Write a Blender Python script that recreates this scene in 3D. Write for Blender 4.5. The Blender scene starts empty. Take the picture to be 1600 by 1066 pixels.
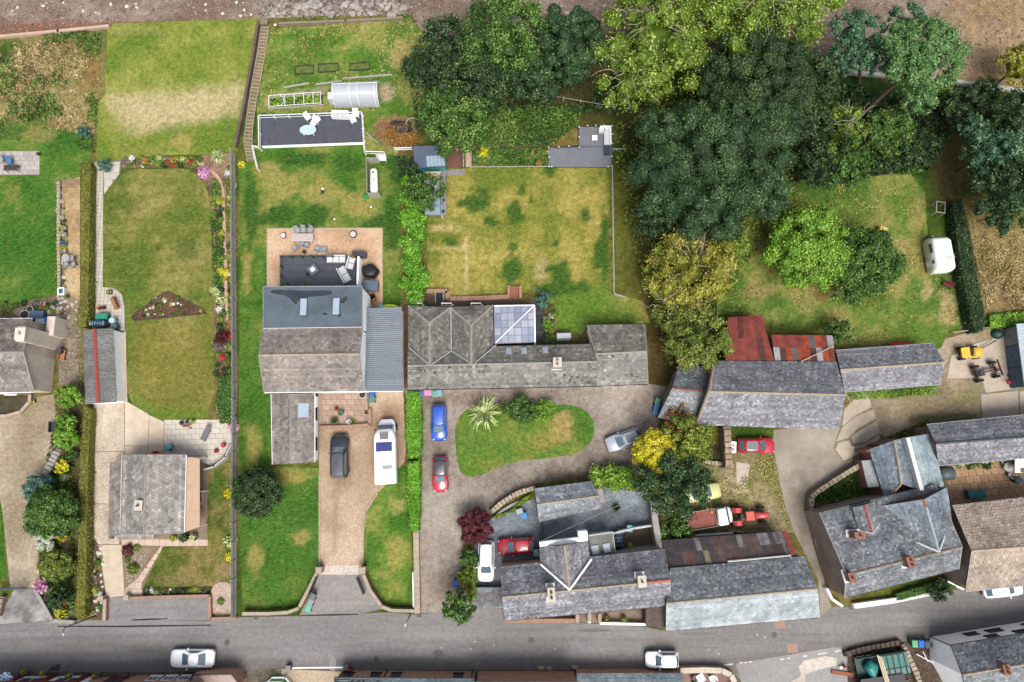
import bpy,math,random
import numpy as np
from mathutils import Vector,Matrix
random.seed(7);RNG=np.random.default_rng(7)
SC=bpy.context.scene
COL=SC.collection
# ------------------------------------------------------------------ camera, sky, sun, exposure
FPX,CH=1067.0,78.0
TILT=math.atan(180.0/FPX)
cam_d=bpy.data.cameras.new('camera');cam=bpy.data.objects.new('camera',cam_d);COL.objects.link(cam)
cam.location=(0,0,CH);cam.rotation_euler=(TILT,0,0)
cam_d.sensor_fit='HORIZONTAL';cam_d.sensor_width=36.0;cam_d.lens=36.0*FPX/1600.0
cam_d.clip_end=2000;cam_d.clip_start=1
SC.camera=cam
SUN_EL,SUN_AZ=60.0,165.0
world=bpy.data.worlds.new('World');SC.world=world;world.use_nodes=True
wn=world.node_tree.nodes;wl=world.node_tree.links
bgn=wn['Background'];bgn.inputs['Strength'].default_value=0.105
sky=wn.new('ShaderNodeTexSky');sky.sky_type='NISHITA';sky.sun_disc=False
sky.sun_elevation=math.radians(SUN_EL);sky.sun_rotation=math.radians(SUN_AZ)
sky.air_density=1.0;sky.dust_density=4.0;sky.ozone_density=1.0
hs=wn.new('ShaderNodeHueSaturation');hs.inputs['Saturation'].default_value=0.6
wl.new(sky.outputs[0],hs.inputs['Color']);wl.new(hs.outputs[0],bgn.inputs['Color'])
sun_d=bpy.data.lights.new('sun','SUN');sun_d.energy=2.2;sun_d.angle=math.radians(34);sun_d.color=(1.0,0.97,0.92)
sun=bpy.data.objects.new('sun',sun_d);COL.objects.link(sun)
_az=math.radians(SUN_AZ);_el=math.radians(SUN_EL)
_sd=Vector((math.sin(_az)*math.cos(_el),math.cos(_az)*math.cos(_el),math.sin(_el)))
sun.rotation_euler=_sd.to_track_quat('Z','Y').to_euler();sun.location=(0,-60,90)
SC.view_settings.view_transform='Standard';SC.view_settings.look='None'
SC.view_settings.exposure=1.15;SC.view_settings.gamma=1.0
SC.render.engine='CYCLES';SC.cycles.max_bounces=6
# ------------------------------------------------------------------ helpers
_ct,_st=math.cos(TILT),math.sin(TILT)
def W(px,py,z=0.0):
 """the point at height z that the photograph shows at (px, py)"""
 u=(px-800.0)/FPX;v=(533.0-py)/FPX
 dx,dy,dz=u,v*_ct+_st,v*_st-_ct
 t=(z-CH)/dz
 return Vector((dx*t,dy*t,z))
def topx(P):
 """world points (n,3 or n,2 at z 0) to photo pixels"""
 P=np.asarray(P,float);x=P[:,0];y=P[:,1];z=(P[:,2]if P.shape[1]>2 else 0)-CH
 cy=y*_ct+z*_st;cz=-y*_st+z*_ct
 return np.stack([800+FPX*x/-cz,533-FPX*cy/-cz],1)
def ang(px,py,deg):
 """world heading of a direction drawn in the photo (0 = right, 90 = up)"""
 a=math.radians(deg);p=W(px,py);q=W(px+8*math.cos(a),py-8*math.sin(a))
 return math.atan2(q.y-p.y,q.x-p.x)
KALB=0.50
def S(r,g,b,k=None):
 k=KALB if k is None else k
 f=lambda c:(c/255/12.92 if c<=10 else((c/255+0.055)/1.055)**2.4)*k
 return(f(r),f(g),f(b))
 # ---- value noise
_perm=np.random.default_rng(3).random((256,256))
def vnoise(x,y):
 xi=np.floor(x).astype(int);yi=np.floor(y).astype(int);fx=x-xi;fy=y-yi
 fx=fx*fx*(3-2*fx);fy=fy*fy*(3-2*fy)
 a=_perm[xi&255,yi&255];b=_perm[(xi+1)&255,yi&255];c=_perm[xi&255,(yi+1)&255];d=_perm[(xi+1)&255,(yi+1)&255]
 return(a*(1-fx)+b*fx)*(1-fy)+(c*(1-fx)+d*fx)*fy
def fbm(x,y,o=4,off=0.0):
 s=0;a=0.5;t=0
 for i in range(o):
  s=s+a*vnoise(x+off+17.3*i,y+off*1.7+9.1*i);t+=a;a*=0.55;x=x*2.03;y=y*2.03
 return s/t
def smooth(a,b,x):
 t=np.clip((x-a)/(b-a),0,1);return t*t*(3-2*t)
 # ---- materials
MATS={}
def newmat(name):
 m=bpy.data.materials.new(name);m.use_nodes=True
 return m,m.node_tree.nodes,m.node_tree.links,m.node_tree.nodes['Principled BSDF']
def noise_node(n,l,scale,detail=3,coord='Object',rough=0.6,stretch=None):
 tc=n.new('ShaderNodeTexCoord');nz=n.new('ShaderNodeTexNoise')
 nz.inputs['Scale'].default_value=scale;nz.inputs['Detail'].default_value=detail;nz.inputs['Roughness'].default_value=rough
 if stretch:
  mp=n.new('ShaderNodeMapping');mp.inputs['Scale'].default_value=stretch;l.new(tc.outputs[coord],mp.inputs['Vector']);l.new(mp.outputs[0],nz.inputs['Vector'])
 else:l.new(tc.outputs[coord],nz.inputs['Vector'])
 return nz
def ramp(n,l,src,stops,interp='LINEAR'):
 r=n.new('ShaderNodeValToRGB');r.color_ramp.interpolation=interp
 e=r.color_ramp.elements
 while len(e)<len(stops):e.new(0.5)
 for i,(p,c)in enumerate(stops):e[i].position=p;e[i].color=(*c,1)if len(c)==3 else c
 l.new(src,r.inputs[0]);return r
def mulcol(n,l,a,b,fac=1.0,mode='MULTIPLY'):
 m=n.new('ShaderNodeMix');m.data_type='RGBA';m.blend_type=mode
 if isinstance(fac,(int,float)):m.inputs[0].default_value=fac
 else:l.new(fac,m.inputs[0])
 for s,i in((a,6),(b,7)):
  if isinstance(s,tuple):m.inputs[i].default_value=(*s,1)
  else:l.new(s,m.inputs[i])
 return m.outputs[2]
def bump(n,l,b,src,strength=0.3,dist=0.05):
 bp=n.new('ShaderNodeBump');bp.inputs['Strength'].default_value=strength;bp.inputs['Distance'].default_value=dist
 l.new(src,bp.inputs['Height']);l.new(bp.outputs[0],b.inputs['Normal'])
def plain(name,col,rough=0.6,var=0.15,scale=3.0,metal=0.0,rand=0.0,bmp=0.0,spec=0.3):
 """a coloured surface with mottling; rand adds a brightness difference from piece to piece"""
 key=(name,col,rough,var,scale,metal,rand)
 if key in MATS:return MATS[key]
 m,n,l,b=newmat(name);MATS[key]=m
 nz=noise_node(n,l,scale,5)
 r=ramp(n,l,nz.outputs['Fac'],[(0.3,(1-var,)*3),(0.7,(1+var,)*3)])
 c=mulcol(n,l,col,r.outputs[0])
 if rand:
  oi=n.new('ShaderNodeObjectInfo');r2=ramp(n,l,oi.outputs['Random'],[(0,(1-rand,)*3),(1,(1+rand,)*3)])
  c=mulcol(n,l,c,r2.outputs[0])
 l.new(c,b.inputs['Base Color']);b.inputs['Roughness'].default_value=rough;b.inputs['Metallic'].default_value=metal
 b.inputs['Specular IOR Level'].default_value=spec
 if bmp:bump(n,l,b,nz.outputs['Fac'],bmp,0.03)
 return m
def glossy(name,col,rough=0.15,coat=0.6):
 if name in MATS:return MATS[name]
 m,n,l,b=newmat(name);MATS[name]=m
 nz=noise_node(n,l,2.5,4);r=ramp(n,l,nz.outputs['Fac'],[(0.3,(0.9,)*3),(0.7,(1.06,)*3)])
 l.new(mulcol(n,l,col,r.outputs[0]),b.inputs['Base Color']);b.inputs['Roughness'].default_value=rough+0.2;b.inputs['Coat Weight'].default_value=coat
 b.inputs['Coat Roughness'].default_value=0.06;return m
def ground_mat(name,fine=9.0,amp=0.35,bmp=0.5,spec=0.05,speck=None,second=None):
 """colour comes from the sheet's own 'Col' attribute, broken up by grain"""
 m,n,l,b=newmat(name)
 at=n.new('ShaderNodeAttribute');at.attribute_name='Col'
 nz=noise_node(n,l,fine,6,'Object',0.7);r=ramp(n,l,nz.outputs['Fac'],[(0.28,(1-amp,)*3),(0.72,(1+amp,)*3)])
 c=mulcol(n,l,at.outputs['Color'],r.outputs[0])
 nz2=noise_node(n,l,fine*0.23,6,'Object',0.72);r2=ramp(n,l,nz2.outputs['Fac'],[(0.32,(1-amp*0.75,)*3),(0.68,(1+amp*0.75,)*3)])
 c=mulcol(n,l,c,r2.outputs[0])
 if second:
  nz3=noise_node(n,l,second[0],4,'Object',0.6,second[1]);r3=ramp(n,l,nz3.outputs['Fac'],[(0.48,(0,0,0)),(0.72,(second[3],)*3)]);c=mulcol(n,l,c,second[2],r3.outputs[0],'MIX')
 if speck:
  sc,th,colr=speck
  v=n.new('ShaderNodeTexVoronoi');v.inputs['Scale'].default_value=sc;tc=n.new('ShaderNodeTexCoord');l.new(tc.outputs['Object'],v.inputs['Vector'])
  rr=ramp(n,l,v.outputs['Distance'],[(th*0.6,(1,1,1)),(th,(0,0,0))])
  c=mulcol(n,l,c,colr,rr.outputs[0],'MIX')
 l.new(c,b.inputs['Base Color']);b.inputs['Roughness'].default_value=0.95;b.inputs['Specular IOR Level'].default_value=spec
 bump(n,l,b,nz.outputs['Fac'],bmp,0.08)
 return m
def setts_mat(name,sx,sy,mortar,rot=0.0,amp=0.25,bmp=0.6):
 """small blocks, setts or bricks too small to pick apart: colour from 'Col', joints from a brick texture"""
 m,n,l,b=newmat(name)
 at=n.new('ShaderNodeAttribute');at.attribute_name='Col'
 tc=n.new('ShaderNodeTexCoord');mp=n.new('ShaderNodeMapping');mp.inputs['Rotation'].default_value=(0,0,rot);l.new(tc.outputs['Object'],mp.inputs['Vector'])
 br=n.new('ShaderNodeTexBrick');l.new(mp.outputs[0],br.inputs['Vector'])
 br.inputs['Scale'].default_value=1.0;br.inputs['Brick Width'].default_value=sx;br.inputs['Row Height'].default_value=sy
 br.inputs['Mortar Size'].default_value=min(sx,sy)*0.09;br.inputs['Mortar Smooth'].default_value=0.4
 br.inputs['Color1'].default_value=(1-amp,1-amp,1-amp,1);br.inputs['Color2'].default_value=(1+amp,1+amp,1+amp,1);br.inputs['Mortar'].default_value=(*mortar,1)
 c=mulcol(n,l,at.outputs['Color'],br.outputs['Color'])
 nz=noise_node(n,l,5.0,6,'Object',0.7);r=ramp(n,l,nz.outputs['Fac'],[(0.3,(0.78,)*3),(0.7,(1.2,)*3)])
 c=mulcol(n,l,c,r.outputs[0])
 l.new(c,b.inputs['Base Color']);b.inputs['Roughness'].default_value=0.85;b.inputs['Specular IOR Level'].default_value=0.2
 bump(n,l,b,br.outputs['Fac'],-bmp,0.02)
 return m
def slate_mat(name,c1,c2,c3,lich=(0.5,0.5,0.46),lamt=0.62,rough=0.55,streak=None,moss=None):
 """roof covering: each slate has its own 'v'; weather streaks, lichen dots and moss lie over it"""
 key=('slate',name)
 if key in MATS:return MATS[key]
 m,n,l,b=newmat(name);MATS[key]=m
 at=n.new('ShaderNodeAttribute');at.attribute_name='v'
 r=ramp(n,l,at.outputs['Fac'],[(0.0,c1),(0.5,c2),(1.0,c3)])
 nz=noise_node(n,l,0.55,5,'Object',0.62);r2=ramp(n,l,nz.outputs['Fac'],[(0.3,(0.62,)*3),(0.7,(1.36,)*3)])
 c=mulcol(n,l,r.outputs[0],r2.outputs[0])
 nf=noise_node(n,l,7.0,5,'Object',0.7);r3=ramp(n,l,nf.outputs['Fac'],[(0.3,(0.8,)*3),(0.7,(1.2,)*3)])
 c=mulcol(n,l,c,r3.outputs[0])
 if moss:
  nm=noise_node(n,l,0.9,6,'Object',0.75);rm=ramp(n,l,nm.outputs['Fac'],[(0.55,(0,0,0)),(0.72,(0.8,)*3)]);c=mulcol(n,l,c,moss,rm.outputs[0],'MIX')
 nl=noise_node(n,l,4.2,4,'Object',0.8);rl=ramp(n,l,nl.outputs['Fac'],[(lamt,(0,0,0)),(lamt+0.06,(0.85,)*3)])
 c=mulcol(n,l,c,lich,rl.outputs[0],'MIX')
 l.new(c,b.inputs['Base Color']);b.inputs['Roughness'].default_value=rough;b.inputs['Specular IOR Level'].default_value=0.35
 bump(n,l,b,nf.outputs['Fac'],0.25,0.01)
 return m
def leaf_mat(cols,rough=0.6):
 key=('leaf',cols)
 if key in MATS:return MATS[key]
 m,n,l,b=newmat('foliage');MATS[key]=m
 at=n.new('ShaderNodeAttribute');at.attribute_name='v'
 k=len(cols)
 r=ramp(n,l,at.outputs['Fac'],[(i/(k-1),c)for i,c in enumerate(cols)])
 nz=noise_node(n,l,1.1,3);r2=ramp(n,l,nz.outputs['Fac'],[(0.3,(0.75,)*3),(0.7,(1.25,)*3)])
 c=mulcol(n,l,r.outputs[0],r2.outputs[0])
 l.new(c,b.inputs['Base Color']);b.inputs['Roughness'].default_value=rough;b.inputs['Specular IOR Level'].default_value=0.18
 return m
def rubble_mat(name,c1,c2,scale=2.6,mortar=None):
 """rubble stone or weathered render on walls"""
 key=('rub',name)
 if key in MATS:return MATS[key]
 m,n,l,b=newmat(name);MATS[key]=m
 tc=n.new('ShaderNodeTexCoord');v=n.new('ShaderNodeTexVoronoi');v.inputs['Scale'].default_value=scale;l.new(tc.outputs['Object'],v.inputs['Vector'])
 mx=mulcol(n,l,c1,c2,v.outputs['Color'],'MIX')
 nz=noise_node(n,l,5,5);r=ramp(n,l,nz.outputs['Fac'],[(0.3,(0.75,)*3),(0.7,(1.2,)*3)])
 c=mulcol(n,l,mx,r.outputs[0])
 if mortar:
  v2=n.new('ShaderNodeTexVoronoi');v2.feature='DISTANCE_TO_EDGE';v2.inputs['Scale'].default_value=scale;l.new(tc.outputs['Object'],v2.inputs['Vector'])
  rr=ramp(n,l,v2.outputs['Distance'],[(0.02,(1,1,1)),(0.07,(0,0,0))]);c=mulcol(n,l,c,mortar,rr.outputs[0],'MIX')
  bump(n,l,b,v2.outputs['Distance'],0.5,0.05)
 l.new(c,b.inputs['Base Color']);b.inputs['Roughness'].default_value=0.9;return m
 # ---- objects
def tag(o,label=None,cat=None,group=None,kind=None):
 if label:o['label']=label
 if cat:o['category']=cat
 if group:o['group']=group
 if kind:o['kind']=kind
 return o
def link(name,data,parent=None):
 o=bpy.data.objects.new(name,data);COL.objects.link(o)
 if parent is not None:o.parent=parent
 return o
def root(name,loc,rz=0.0,label=None,cat=None,group=None):
 o=link(name,None);o.location=loc;o.rotation_euler=(0,0,rz);o.empty_display_size=0.3
 return tag(o,label,cat,group)
def mesh_data(name,verts,faces,mat,smoothf=False,attrs=None):
 me=bpy.data.meshes.new(name);me.from_pydata([tuple(v)for v in verts],[],faces);me.materials.append(mat)
 if smoothf:me.polygons.foreach_set('use_smooth',[True]*len(me.polygons))
 if attrs is not None:
  a=me.attributes.new('v','FLOAT','POINT');a.data.foreach_set('value',np.asarray(attrs,np.float32))
 return me
def quads_data(name,V,mat,v=None,nper=4,smoothf=False):
 """V (m*nper,3): unshared polygons of nper corners"""
 V=np.asarray(V,np.float32).reshape(-1,3);nv=len(V);m=nv//nper
 me=bpy.data.meshes.new(name);me.vertices.add(nv);me.vertices.foreach_set('co',V.ravel())
 me.loops.add(nv);me.loops.foreach_set('vertex_index',np.arange(nv,dtype=np.int32))
 me.polygons.add(m);me.polygons.foreach_set('loop_start',np.arange(m,dtype=np.int32)*nper);me.polygons.foreach_set('loop_total',np.full(m,nper,np.int32))
 me.update(calc_edges=True);me.materials.append(mat)
 if v is not None:
  a=me.attributes.new('v','FLOAT','POINT');a.data.foreach_set('value',np.asarray(v,np.float32).ravel())
 return me
class MB:
 """collects shapes for ONE mesh"""
 def __init__(s):s.v=[];s.f=[]
 def add(s,vs,fs):
  k=len(s.v);s.v+=[tuple(p)for p in vs];s.f+=[tuple(i+k for i in f)for f in fs];return s
 def box(s,c,d,rz=0.0,M=None,taper=1.0):
  x,y,z=d[0]/2,d[1]/2,d[2]/2;R=Matrix.Rotation(rz,3,'Z')if M is None else M;c=Vector(c)
  P=[Vector((a*x*(taper if e>0 else 1),b*y*(taper if e>0 else 1),e*z))for e in(-1,1)for a,b in((-1,-1),(1,-1),(1,1),(-1,1))]
  return s.add([c+R@p for p in P],[(3,2,1,0),(4,5,6,7),(0,1,5,4),(1,2,6,5),(2,3,7,6),(3,0,4,7)])
 def prism(s,poly,z0,z1):
  n=len(poly);a=sum(poly[i][0]*poly[(i+1)%n][1]-poly[(i+1)%n][0]*poly[i][1]for i in range(n))
  if a<0:poly=poly[::-1]
  vs=[(p[0],p[1],z0)for p in poly]+[(p[0],p[1],z1)for p in poly]
  return s.add(vs,[tuple(range(n-1,-1,-1)),tuple(range(n,2*n))]+[(i,(i+1)%n,n+(i+1)%n,n+i)for i in range(n)])
 def slab(s,poly,t):
  """polygon in space (counter-clockwise from above), thickened downwards"""
  n=len(poly);vs=[tuple(p)for p in poly]+[(p[0],p[1],p[2]-t)for p in poly]
  return s.add(vs,[tuple(range(n)),tuple(range(2*n-1,n-1,-1))]+[(i,n+i,n+(i+1)%n,(i+1)%n)for i in range(n)])
 def tube(s,pts,rad,seg=6,cap=True):
  pts=[Vector(p)for p in pts];n=len(pts);rads=rad if isinstance(rad,(list,tuple))else[rad]*n;k=len(s.v);vs=[];fs=[]
  for i,p in enumerate(pts):
   t=(pts[min(i+1,n-1)]-pts[max(i-1,0)]).normalized();a=Vector((0,0,1))if abs(t.z)<0.9 else Vector((1,0,0))
   u=t.cross(a).normalized();w=t.cross(u)
   vs+=[p+(u*math.cos(2*math.pi*j/seg)+w*math.sin(2*math.pi*j/seg))*rads[i]for j in range(seg)]
  for i in range(n-1):
   for j in range(seg):fs.append((i*seg+j,i*seg+(j+1)%seg,(i+1)*seg+(j+1)%seg,(i+1)*seg+j))
  if cap:fs.append(tuple(range(seg-1,-1,-1)));fs.append(tuple(range((n-1)*seg,n*seg)))
  return s.add(vs,fs)
 def cyl(s,c,r,h,seg=12,r2=None,axis='Z'):
  c=Vector(c);r2=r if r2 is None else r2;d={'Z':Vector((0,0,1)),'X':Vector((1,0,0)),'Y':Vector((0,1,0))}[axis]
  return s.tube([c,c+d*h],[r,r2],seg)
 def dome(s,c,rx,ry,h,seg=14,rings=5):
  vs=[];fs=[]
  for i in range(rings):
   a=math.pi/2*i/rings
   vs+=[(c[0]+rx*math.cos(a)*math.cos(2*math.pi*j/seg),c[1]+ry*math.cos(a)*math.sin(2*math.pi*j/seg),c[2]+h*math.sin(a))for j in range(seg)]
  vs.append((c[0],c[1],c[2]+h))
  for i in range(rings-1):
   for j in range(seg):fs.append((i*seg+j,i*seg+(j+1)%seg,(i+1)*seg+(j+1)%seg,(i+1)*seg+j))
  t=len(vs)-1
  for j in range(seg):fs.append(((rings-1)*seg+j,(rings-1)*seg+(j+1)%seg,t))
  return s.add(vs,fs)
 def loft(s,rings,close=True):
  n=len(rings[0]);vs=[p for r in rings for p in r];fs=[]
  for i in range(len(rings)-1):
   for j in range(n):fs.append((i*n+j,i*n+(j+1)%n,(i+1)*n+(j+1)%n,(i+1)*n+j))
  if close:fs.append(tuple(range(n-1,-1,-1)));fs.append(tuple(range((len(rings)-1)*n,len(rings)*n)))
  return s.add(vs,fs)
 def data(s,name,mat,sm=False):return mesh_data(name,s.v,s.f,mat,sm)
 def build(s,name,mat,parent=None,sm=False):return link(name,s.data(name,mat,sm),parent)
def copy_tree(o,parent=None):
 c=o.copy();COL.objects.link(c)
 if parent is not None:c.parent=parent
 for ch in list(o.children):copy_tree(ch,c)
 return c
 # ---- polygons
def inpoly(P,poly):
 P=np.asarray(P,float);x,y=P[:,0],P[:,1];r=np.zeros(len(P),bool);n=len(poly)
 for i in range(n):
  x0,y0=poly[i][:2];x1,y1=poly[(i+1)%n][:2]
  if y0==y1:continue
  r^=((y0>y)!=(y1>y))&(x<(x1-x0)*(y-y0)/(y1-y0)+x0)
 return r
def segdist(P,poly,closed=True):
 P=np.asarray(P,float);d=np.full(len(P),1e9);n=len(poly)
 for i in range(n if closed else n-1):
  a=np.array(poly[i][:2],float);b=np.array(poly[(i+1)%n][:2],float);ab=b-a
  t=np.clip(((P[:,:2]-a)@ab)/max(ab@ab,1e-9),0,1);q=a+t[:,None]*ab
  d=np.minimum(d,np.hypot(P[:,0]-q[:,0],P[:,1]-q[:,1]))
 return d
def clip_half(poly,a,b,c):
 out=[];n=len(poly)
 for i in range(n):
  p,q=poly[i],poly[(i+1)%n];dp=a*p[0]+b*p[1]-c;dq=a*q[0]+b*q[1]-c
  if dp<=0:out.append(p)
  if(dp<0<dq)or(dq<0<dp):
   t=dp/(dp-dq);out.append(tuple(p[k]+t*(q[k]-p[k])for k in range(len(p))))
 return out
def clip_rect(poly,x0,y0,x1,y1):
 for a,b,c in((-1,0,-x0),(1,0,x1),(0,-1,-y0),(0,1,y1)):
  if len(poly)<3:return[]
  poly=clip_half(poly,a,b,c)
 return poly
def parea(poly):return 0.5*sum(poly[i][0]*poly[(i+1)%len(poly)][1]-poly[(i+1)%len(poly)][0]*poly[i][1]for i in range(len(poly)))
def smooth_poly(poly,it=2):
 """rounds a polygon's corners (Chaikin)"""
 for _ in range(it):
  q=[]
  for i in range(len(poly)):
   a,b=poly[i],poly[(i+1)%len(poly)]
   q+=[tuple(a[k]*.75+b[k]*.25 for k in range(2)),tuple(a[k]*.25+b[k]*.75 for k in range(2))]
  poly=q
 return poly
def wpoly(pp,z=0.0):return[tuple(W(p[0],p[1],z))for p in pp]
def sheet(name,pp,z,mat,colfn,res=0.45,parent=None,kind='structure'):
 """a piece of ground: polygon from photo pixels, cut into a fine grid that carries its own colours"""
 poly=[(p[0],p[1])for p in wpoly(pp,z)]
 if parea(poly)<0:poly=poly[::-1]
 A=np.array(poly);x0,y0=np.floor(A.min(0)/res)*res;nx,ny=np.ceil((A.max(0)-(x0,y0))/res).astype(int)+1
 gx=x0+np.arange(nx+1)*res;gy=y0+np.arange(ny+1)*res
 GX,GY=np.meshgrid(gx,gy,indexing='ij');ins=inpoly(np.stack([GX.ravel(),GY.ravel()],1),poly).reshape(nx+1,ny+1)
 cross=np.zeros((nx+1,ny+1),bool)
 for i in range(len(poly)):
  a=A[i];b=A[(i+1)%len(poly)];k=int(np.hypot(*(b-a))/(res*0.2))+2
  Q=a+np.linspace(0,1,k)[:,None]*(b-a);I=((Q-(x0,y0))/res).astype(int)
  cross[np.clip(I[:,0],0,nx),np.clip(I[:,1],0,ny)]=True
 cnt=ins[:-1,:-1].astype(int)+ins[1:,:-1]+ins[1:,1:]+ins[:-1,1:]
 cross[:-1,:-1]|=(cnt>0)&(cnt<4);full=(cnt==4)&~cross[:-1,:-1]
 I,J=np.nonzero(full)
 Q=np.stack([np.stack([gx[I],gy[J]],1),np.stack([gx[I+1],gy[J]],1),np.stack([gx[I+1],gy[J+1]],1),np.stack([gx[I],gy[J+1]],1)],1).reshape(-1,2)
 tv=[Q];lens=[np.full(len(I),4,np.int32)]
 bi,bj=np.nonzero(cross[:-1,:-1])
 for i,j in zip(bi,bj):
  c=clip_rect(poly,gx[i],gy[j],gx[i+1],gy[j+1])
  if len(c)>=3 and abs(parea(c))>1e-5:tv.append(np.array(c));lens.append(np.array([len(c)],np.int32))
 V2=np.concatenate(tv);L=np.concatenate(lens);nv=len(V2)
 V=np.concatenate([V2,np.full((nv,1),z)],1).astype(np.float32)
 me=bpy.data.meshes.new(name);me.vertices.add(nv);me.vertices.foreach_set('co',V.ravel())
 me.loops.add(nv);me.loops.foreach_set('vertex_index',np.arange(nv,dtype=np.int32))
 me.polygons.add(len(L));me.polygons.foreach_set('loop_start',np.concatenate([[0],np.cumsum(L)[:-1]]).astype(np.int32));me.polygons.foreach_set('loop_total',L)
 me.update(calc_edges=True);me.materials.append(mat)
 px=topx(V);C=np.clip(colfn(px,V2),0.002,0.9)
 if mat.name.startswith('grass'):lum=C@np.array([.3,.6,.1]);C=lum[:,None]+(C-lum[:,None])*0.93;C=np.clip(C*0.88,.002,1)
 at=me.attributes.new('Col','FLOAT_COLOR','POINT');at.data.foreach_set('color',np.concatenate([C,np.ones((nv,1))],1).astype(np.float32).ravel())
 o=link(name,me,parent)
 if parent is None:o['kind']=kind
 return o
def mixc(C,c,f):return C*(1-f[:,None])+np.array(c)*f[:,None]
def lawnfn(cols,scale=0.25,bias=0.0,blobs=(),polys=(),stripes=None,seed=0.0,contrast=0.22):
 """cols from lush to dry; blobs (px,py,r,col,amount[,ry]); polys (points, col, amount, softness px)"""
 def f(px,xy):
  t=fbm(xy[:,0]*scale,xy[:,1]*scale,4,seed)+0.35*(fbm(xy[:,0]*scale*5,xy[:,1]*scale*5,3,seed+5)-0.5)
  t=np.clip((t-0.5+bias)/contrast*0.5+0.5,0,1)*(len(cols)-1);C=np.zeros((len(px),3));K=np.array(cols)
  i=np.clip(t.astype(int),0,len(cols)-2);fr=(t-i)[:,None];C=K[i]*(1-fr)+K[i+1]*fr
  jit=fbm(px[:,0]*0.06,px[:,1]*0.06,4,seed+2)-0.5;fine=fbm(px[:,0]*0.35,px[:,1]*0.35,2,seed+3)-0.5
  if stripes:
   d,w,a=stripes;s=np.sin((px@np.array(d))/w*2*np.pi+jit*3);C=C*(1+a*s[:,None])
  for pl in polys:
   sd=np.where(inpoly(px,pl[0]),1,-1)*segdist(px,pl[0])+jit*pl[3]*2+fine*pl[3];C=mixc(C,pl[1],smooth(-pl[3],pl[3],sd)*pl[2])
  for bl in blobs:
   ry=bl[5]if len(bl)>5 else bl[2];r=np.hypot((px[:,0]-bl[0])/bl[2],(px[:,1]-bl[1])/ry)
   C=mixc(C,bl[3],(1-smooth(0.72,1.1,r+jit*0.9+fine*0.5))*bl[4])
  return C
 return f
 # ------------------------------------------------------------------ the ground
GRASS=ground_mat('grass_turf',8.0,0.55,1.0,second=(2.2,(1.0,2.6,1),S(190,176,98),0.28))
ROUGH=ground_mat('rough_ground',6.0,0.6,1.0,second=(1.7,(1,1,1),S(86,104,44),0.5))
EARTH=ground_mat('earth',9.0,0.40,0.8,speck=(5.5,0.2,S(205,195,180)))
SHINGLE=ground_mat('shingle',5.0,0.40,0.9,speck=(1.9,0.17,S(190,182,175)))
GRAVEL=ground_mat('gravel',11.0,0.42,0.9,speck=(9.0,0.28,S(190,178,165)))
TARMAC=ground_mat('tarmac',9.0,0.22,0.4,0.2,second=(0.35,(.25,3.5,1),S(116,112,110),0.55))
CONC=ground_mat('concrete',5.0,0.16,0.25,0.2)
SETTS=ground_mat('drive_gravel',7.0,0.42,0.9,speck=(4.5,0.2,S(196,186,176)))
COBBLE=setts_mat('grey_cobbles',0.27,0.20,(0.6,0.6,0.62),0.12,0.22)
BLOCK=setts_mat('tan_block_paving',0.24,0.13,(0.7,0.68,0.66),math.radians(90),0.14,0.4)
LUSH,GREEN,OLIVE,DRY,STRAW=S(52,108,26),S(84,138,40),S(132,136,56),S(168,154,82),S(206,184,130)
BROWN,DARKG,SOIL=S(150,120,84),S(40,62,26),S(112,92,74)
def basefn(px,xy):
 C=lawnfn([S(70,96,36),S(110,112,52),S(132,116,70)],0.16,0.0,seed=11)(px,xy)
 jit=fbm(px[:,0]*0.05,px[:,1]*0.05,4,4.0)-0.5
 def pp(poly,c,a,w):
  nonlocal C
  sd=np.where(inpoly(px,poly),1,-1)*segdist(px,poly)+jit*w*2.2;C=mixc(C,c,smooth(-w,w,sd)*a)
 pp([(-300,60),(165,40),(160,150),(150,205),(60,195),(-300,190)],S(160,144,96),0.95,14)
 pp([(0,70),(90,65),(70,130),(0,150)],S(112,86,66),0.85,16);pp([(-40,60),(60,62),(40,85),(-40,95)],S(76,104,38),0.9,10)
 pp([(105,70),(160,60),(130,110),(110,125)],S(100,120,46),0.7,12);pp([(125,90),(158,90),(155,140),(130,140)],S(140,100,60),0.7,10)
 pp([(35,165),(90,160),(85,195),(30,200)],S(78,100,40),0.8,10)
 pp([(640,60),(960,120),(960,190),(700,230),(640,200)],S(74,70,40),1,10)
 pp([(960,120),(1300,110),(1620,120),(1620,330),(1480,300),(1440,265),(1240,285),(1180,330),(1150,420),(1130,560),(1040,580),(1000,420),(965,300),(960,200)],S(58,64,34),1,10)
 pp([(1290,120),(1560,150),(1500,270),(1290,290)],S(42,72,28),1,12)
 pp([(1460,200),(1520,200),(1500,330),(1455,320)],S(104,88,56),0.8,12)
 pp([(1490,320),(1640,360),(1640,505),(1540,505),(1500,360)],S(152,132,88),1,14);pp([(1560,440),(1640,430),(1640,480),(1570,480)],S(126,92,70),0.8,10)
 pp([(960,262),(1000,270),(1010,400),(1030,520),(1015,560),(955,470)],S(108,110,48),1,8);pp([(985,300),(1010,330),(1040,520),(1015,560),(1000,430)],S(104,86,52),0.8,9)
 pp([(1012,505),(1060,500),(1060,600),(1012,600)],S(86,66,46),0.9,8)
 pp([(-300,1030),(1900,1000),(1900,1500),(-300,1500)],S(120,110,98),1,5)
 pp([(70,960),(160,960),(150,600),(85,600)],S(110,98,66),0.8,5)
 return C
g0=[(-230,-120),(1830,-120),(1830,1230),(-230,1230)]
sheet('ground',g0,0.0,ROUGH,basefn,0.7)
far=MB();F=900.0
gw=[Vector(p)for p in wpoly(g0)]
ring=[(-F,F),(F,F),(F,-F),(-F,-F)]
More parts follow.
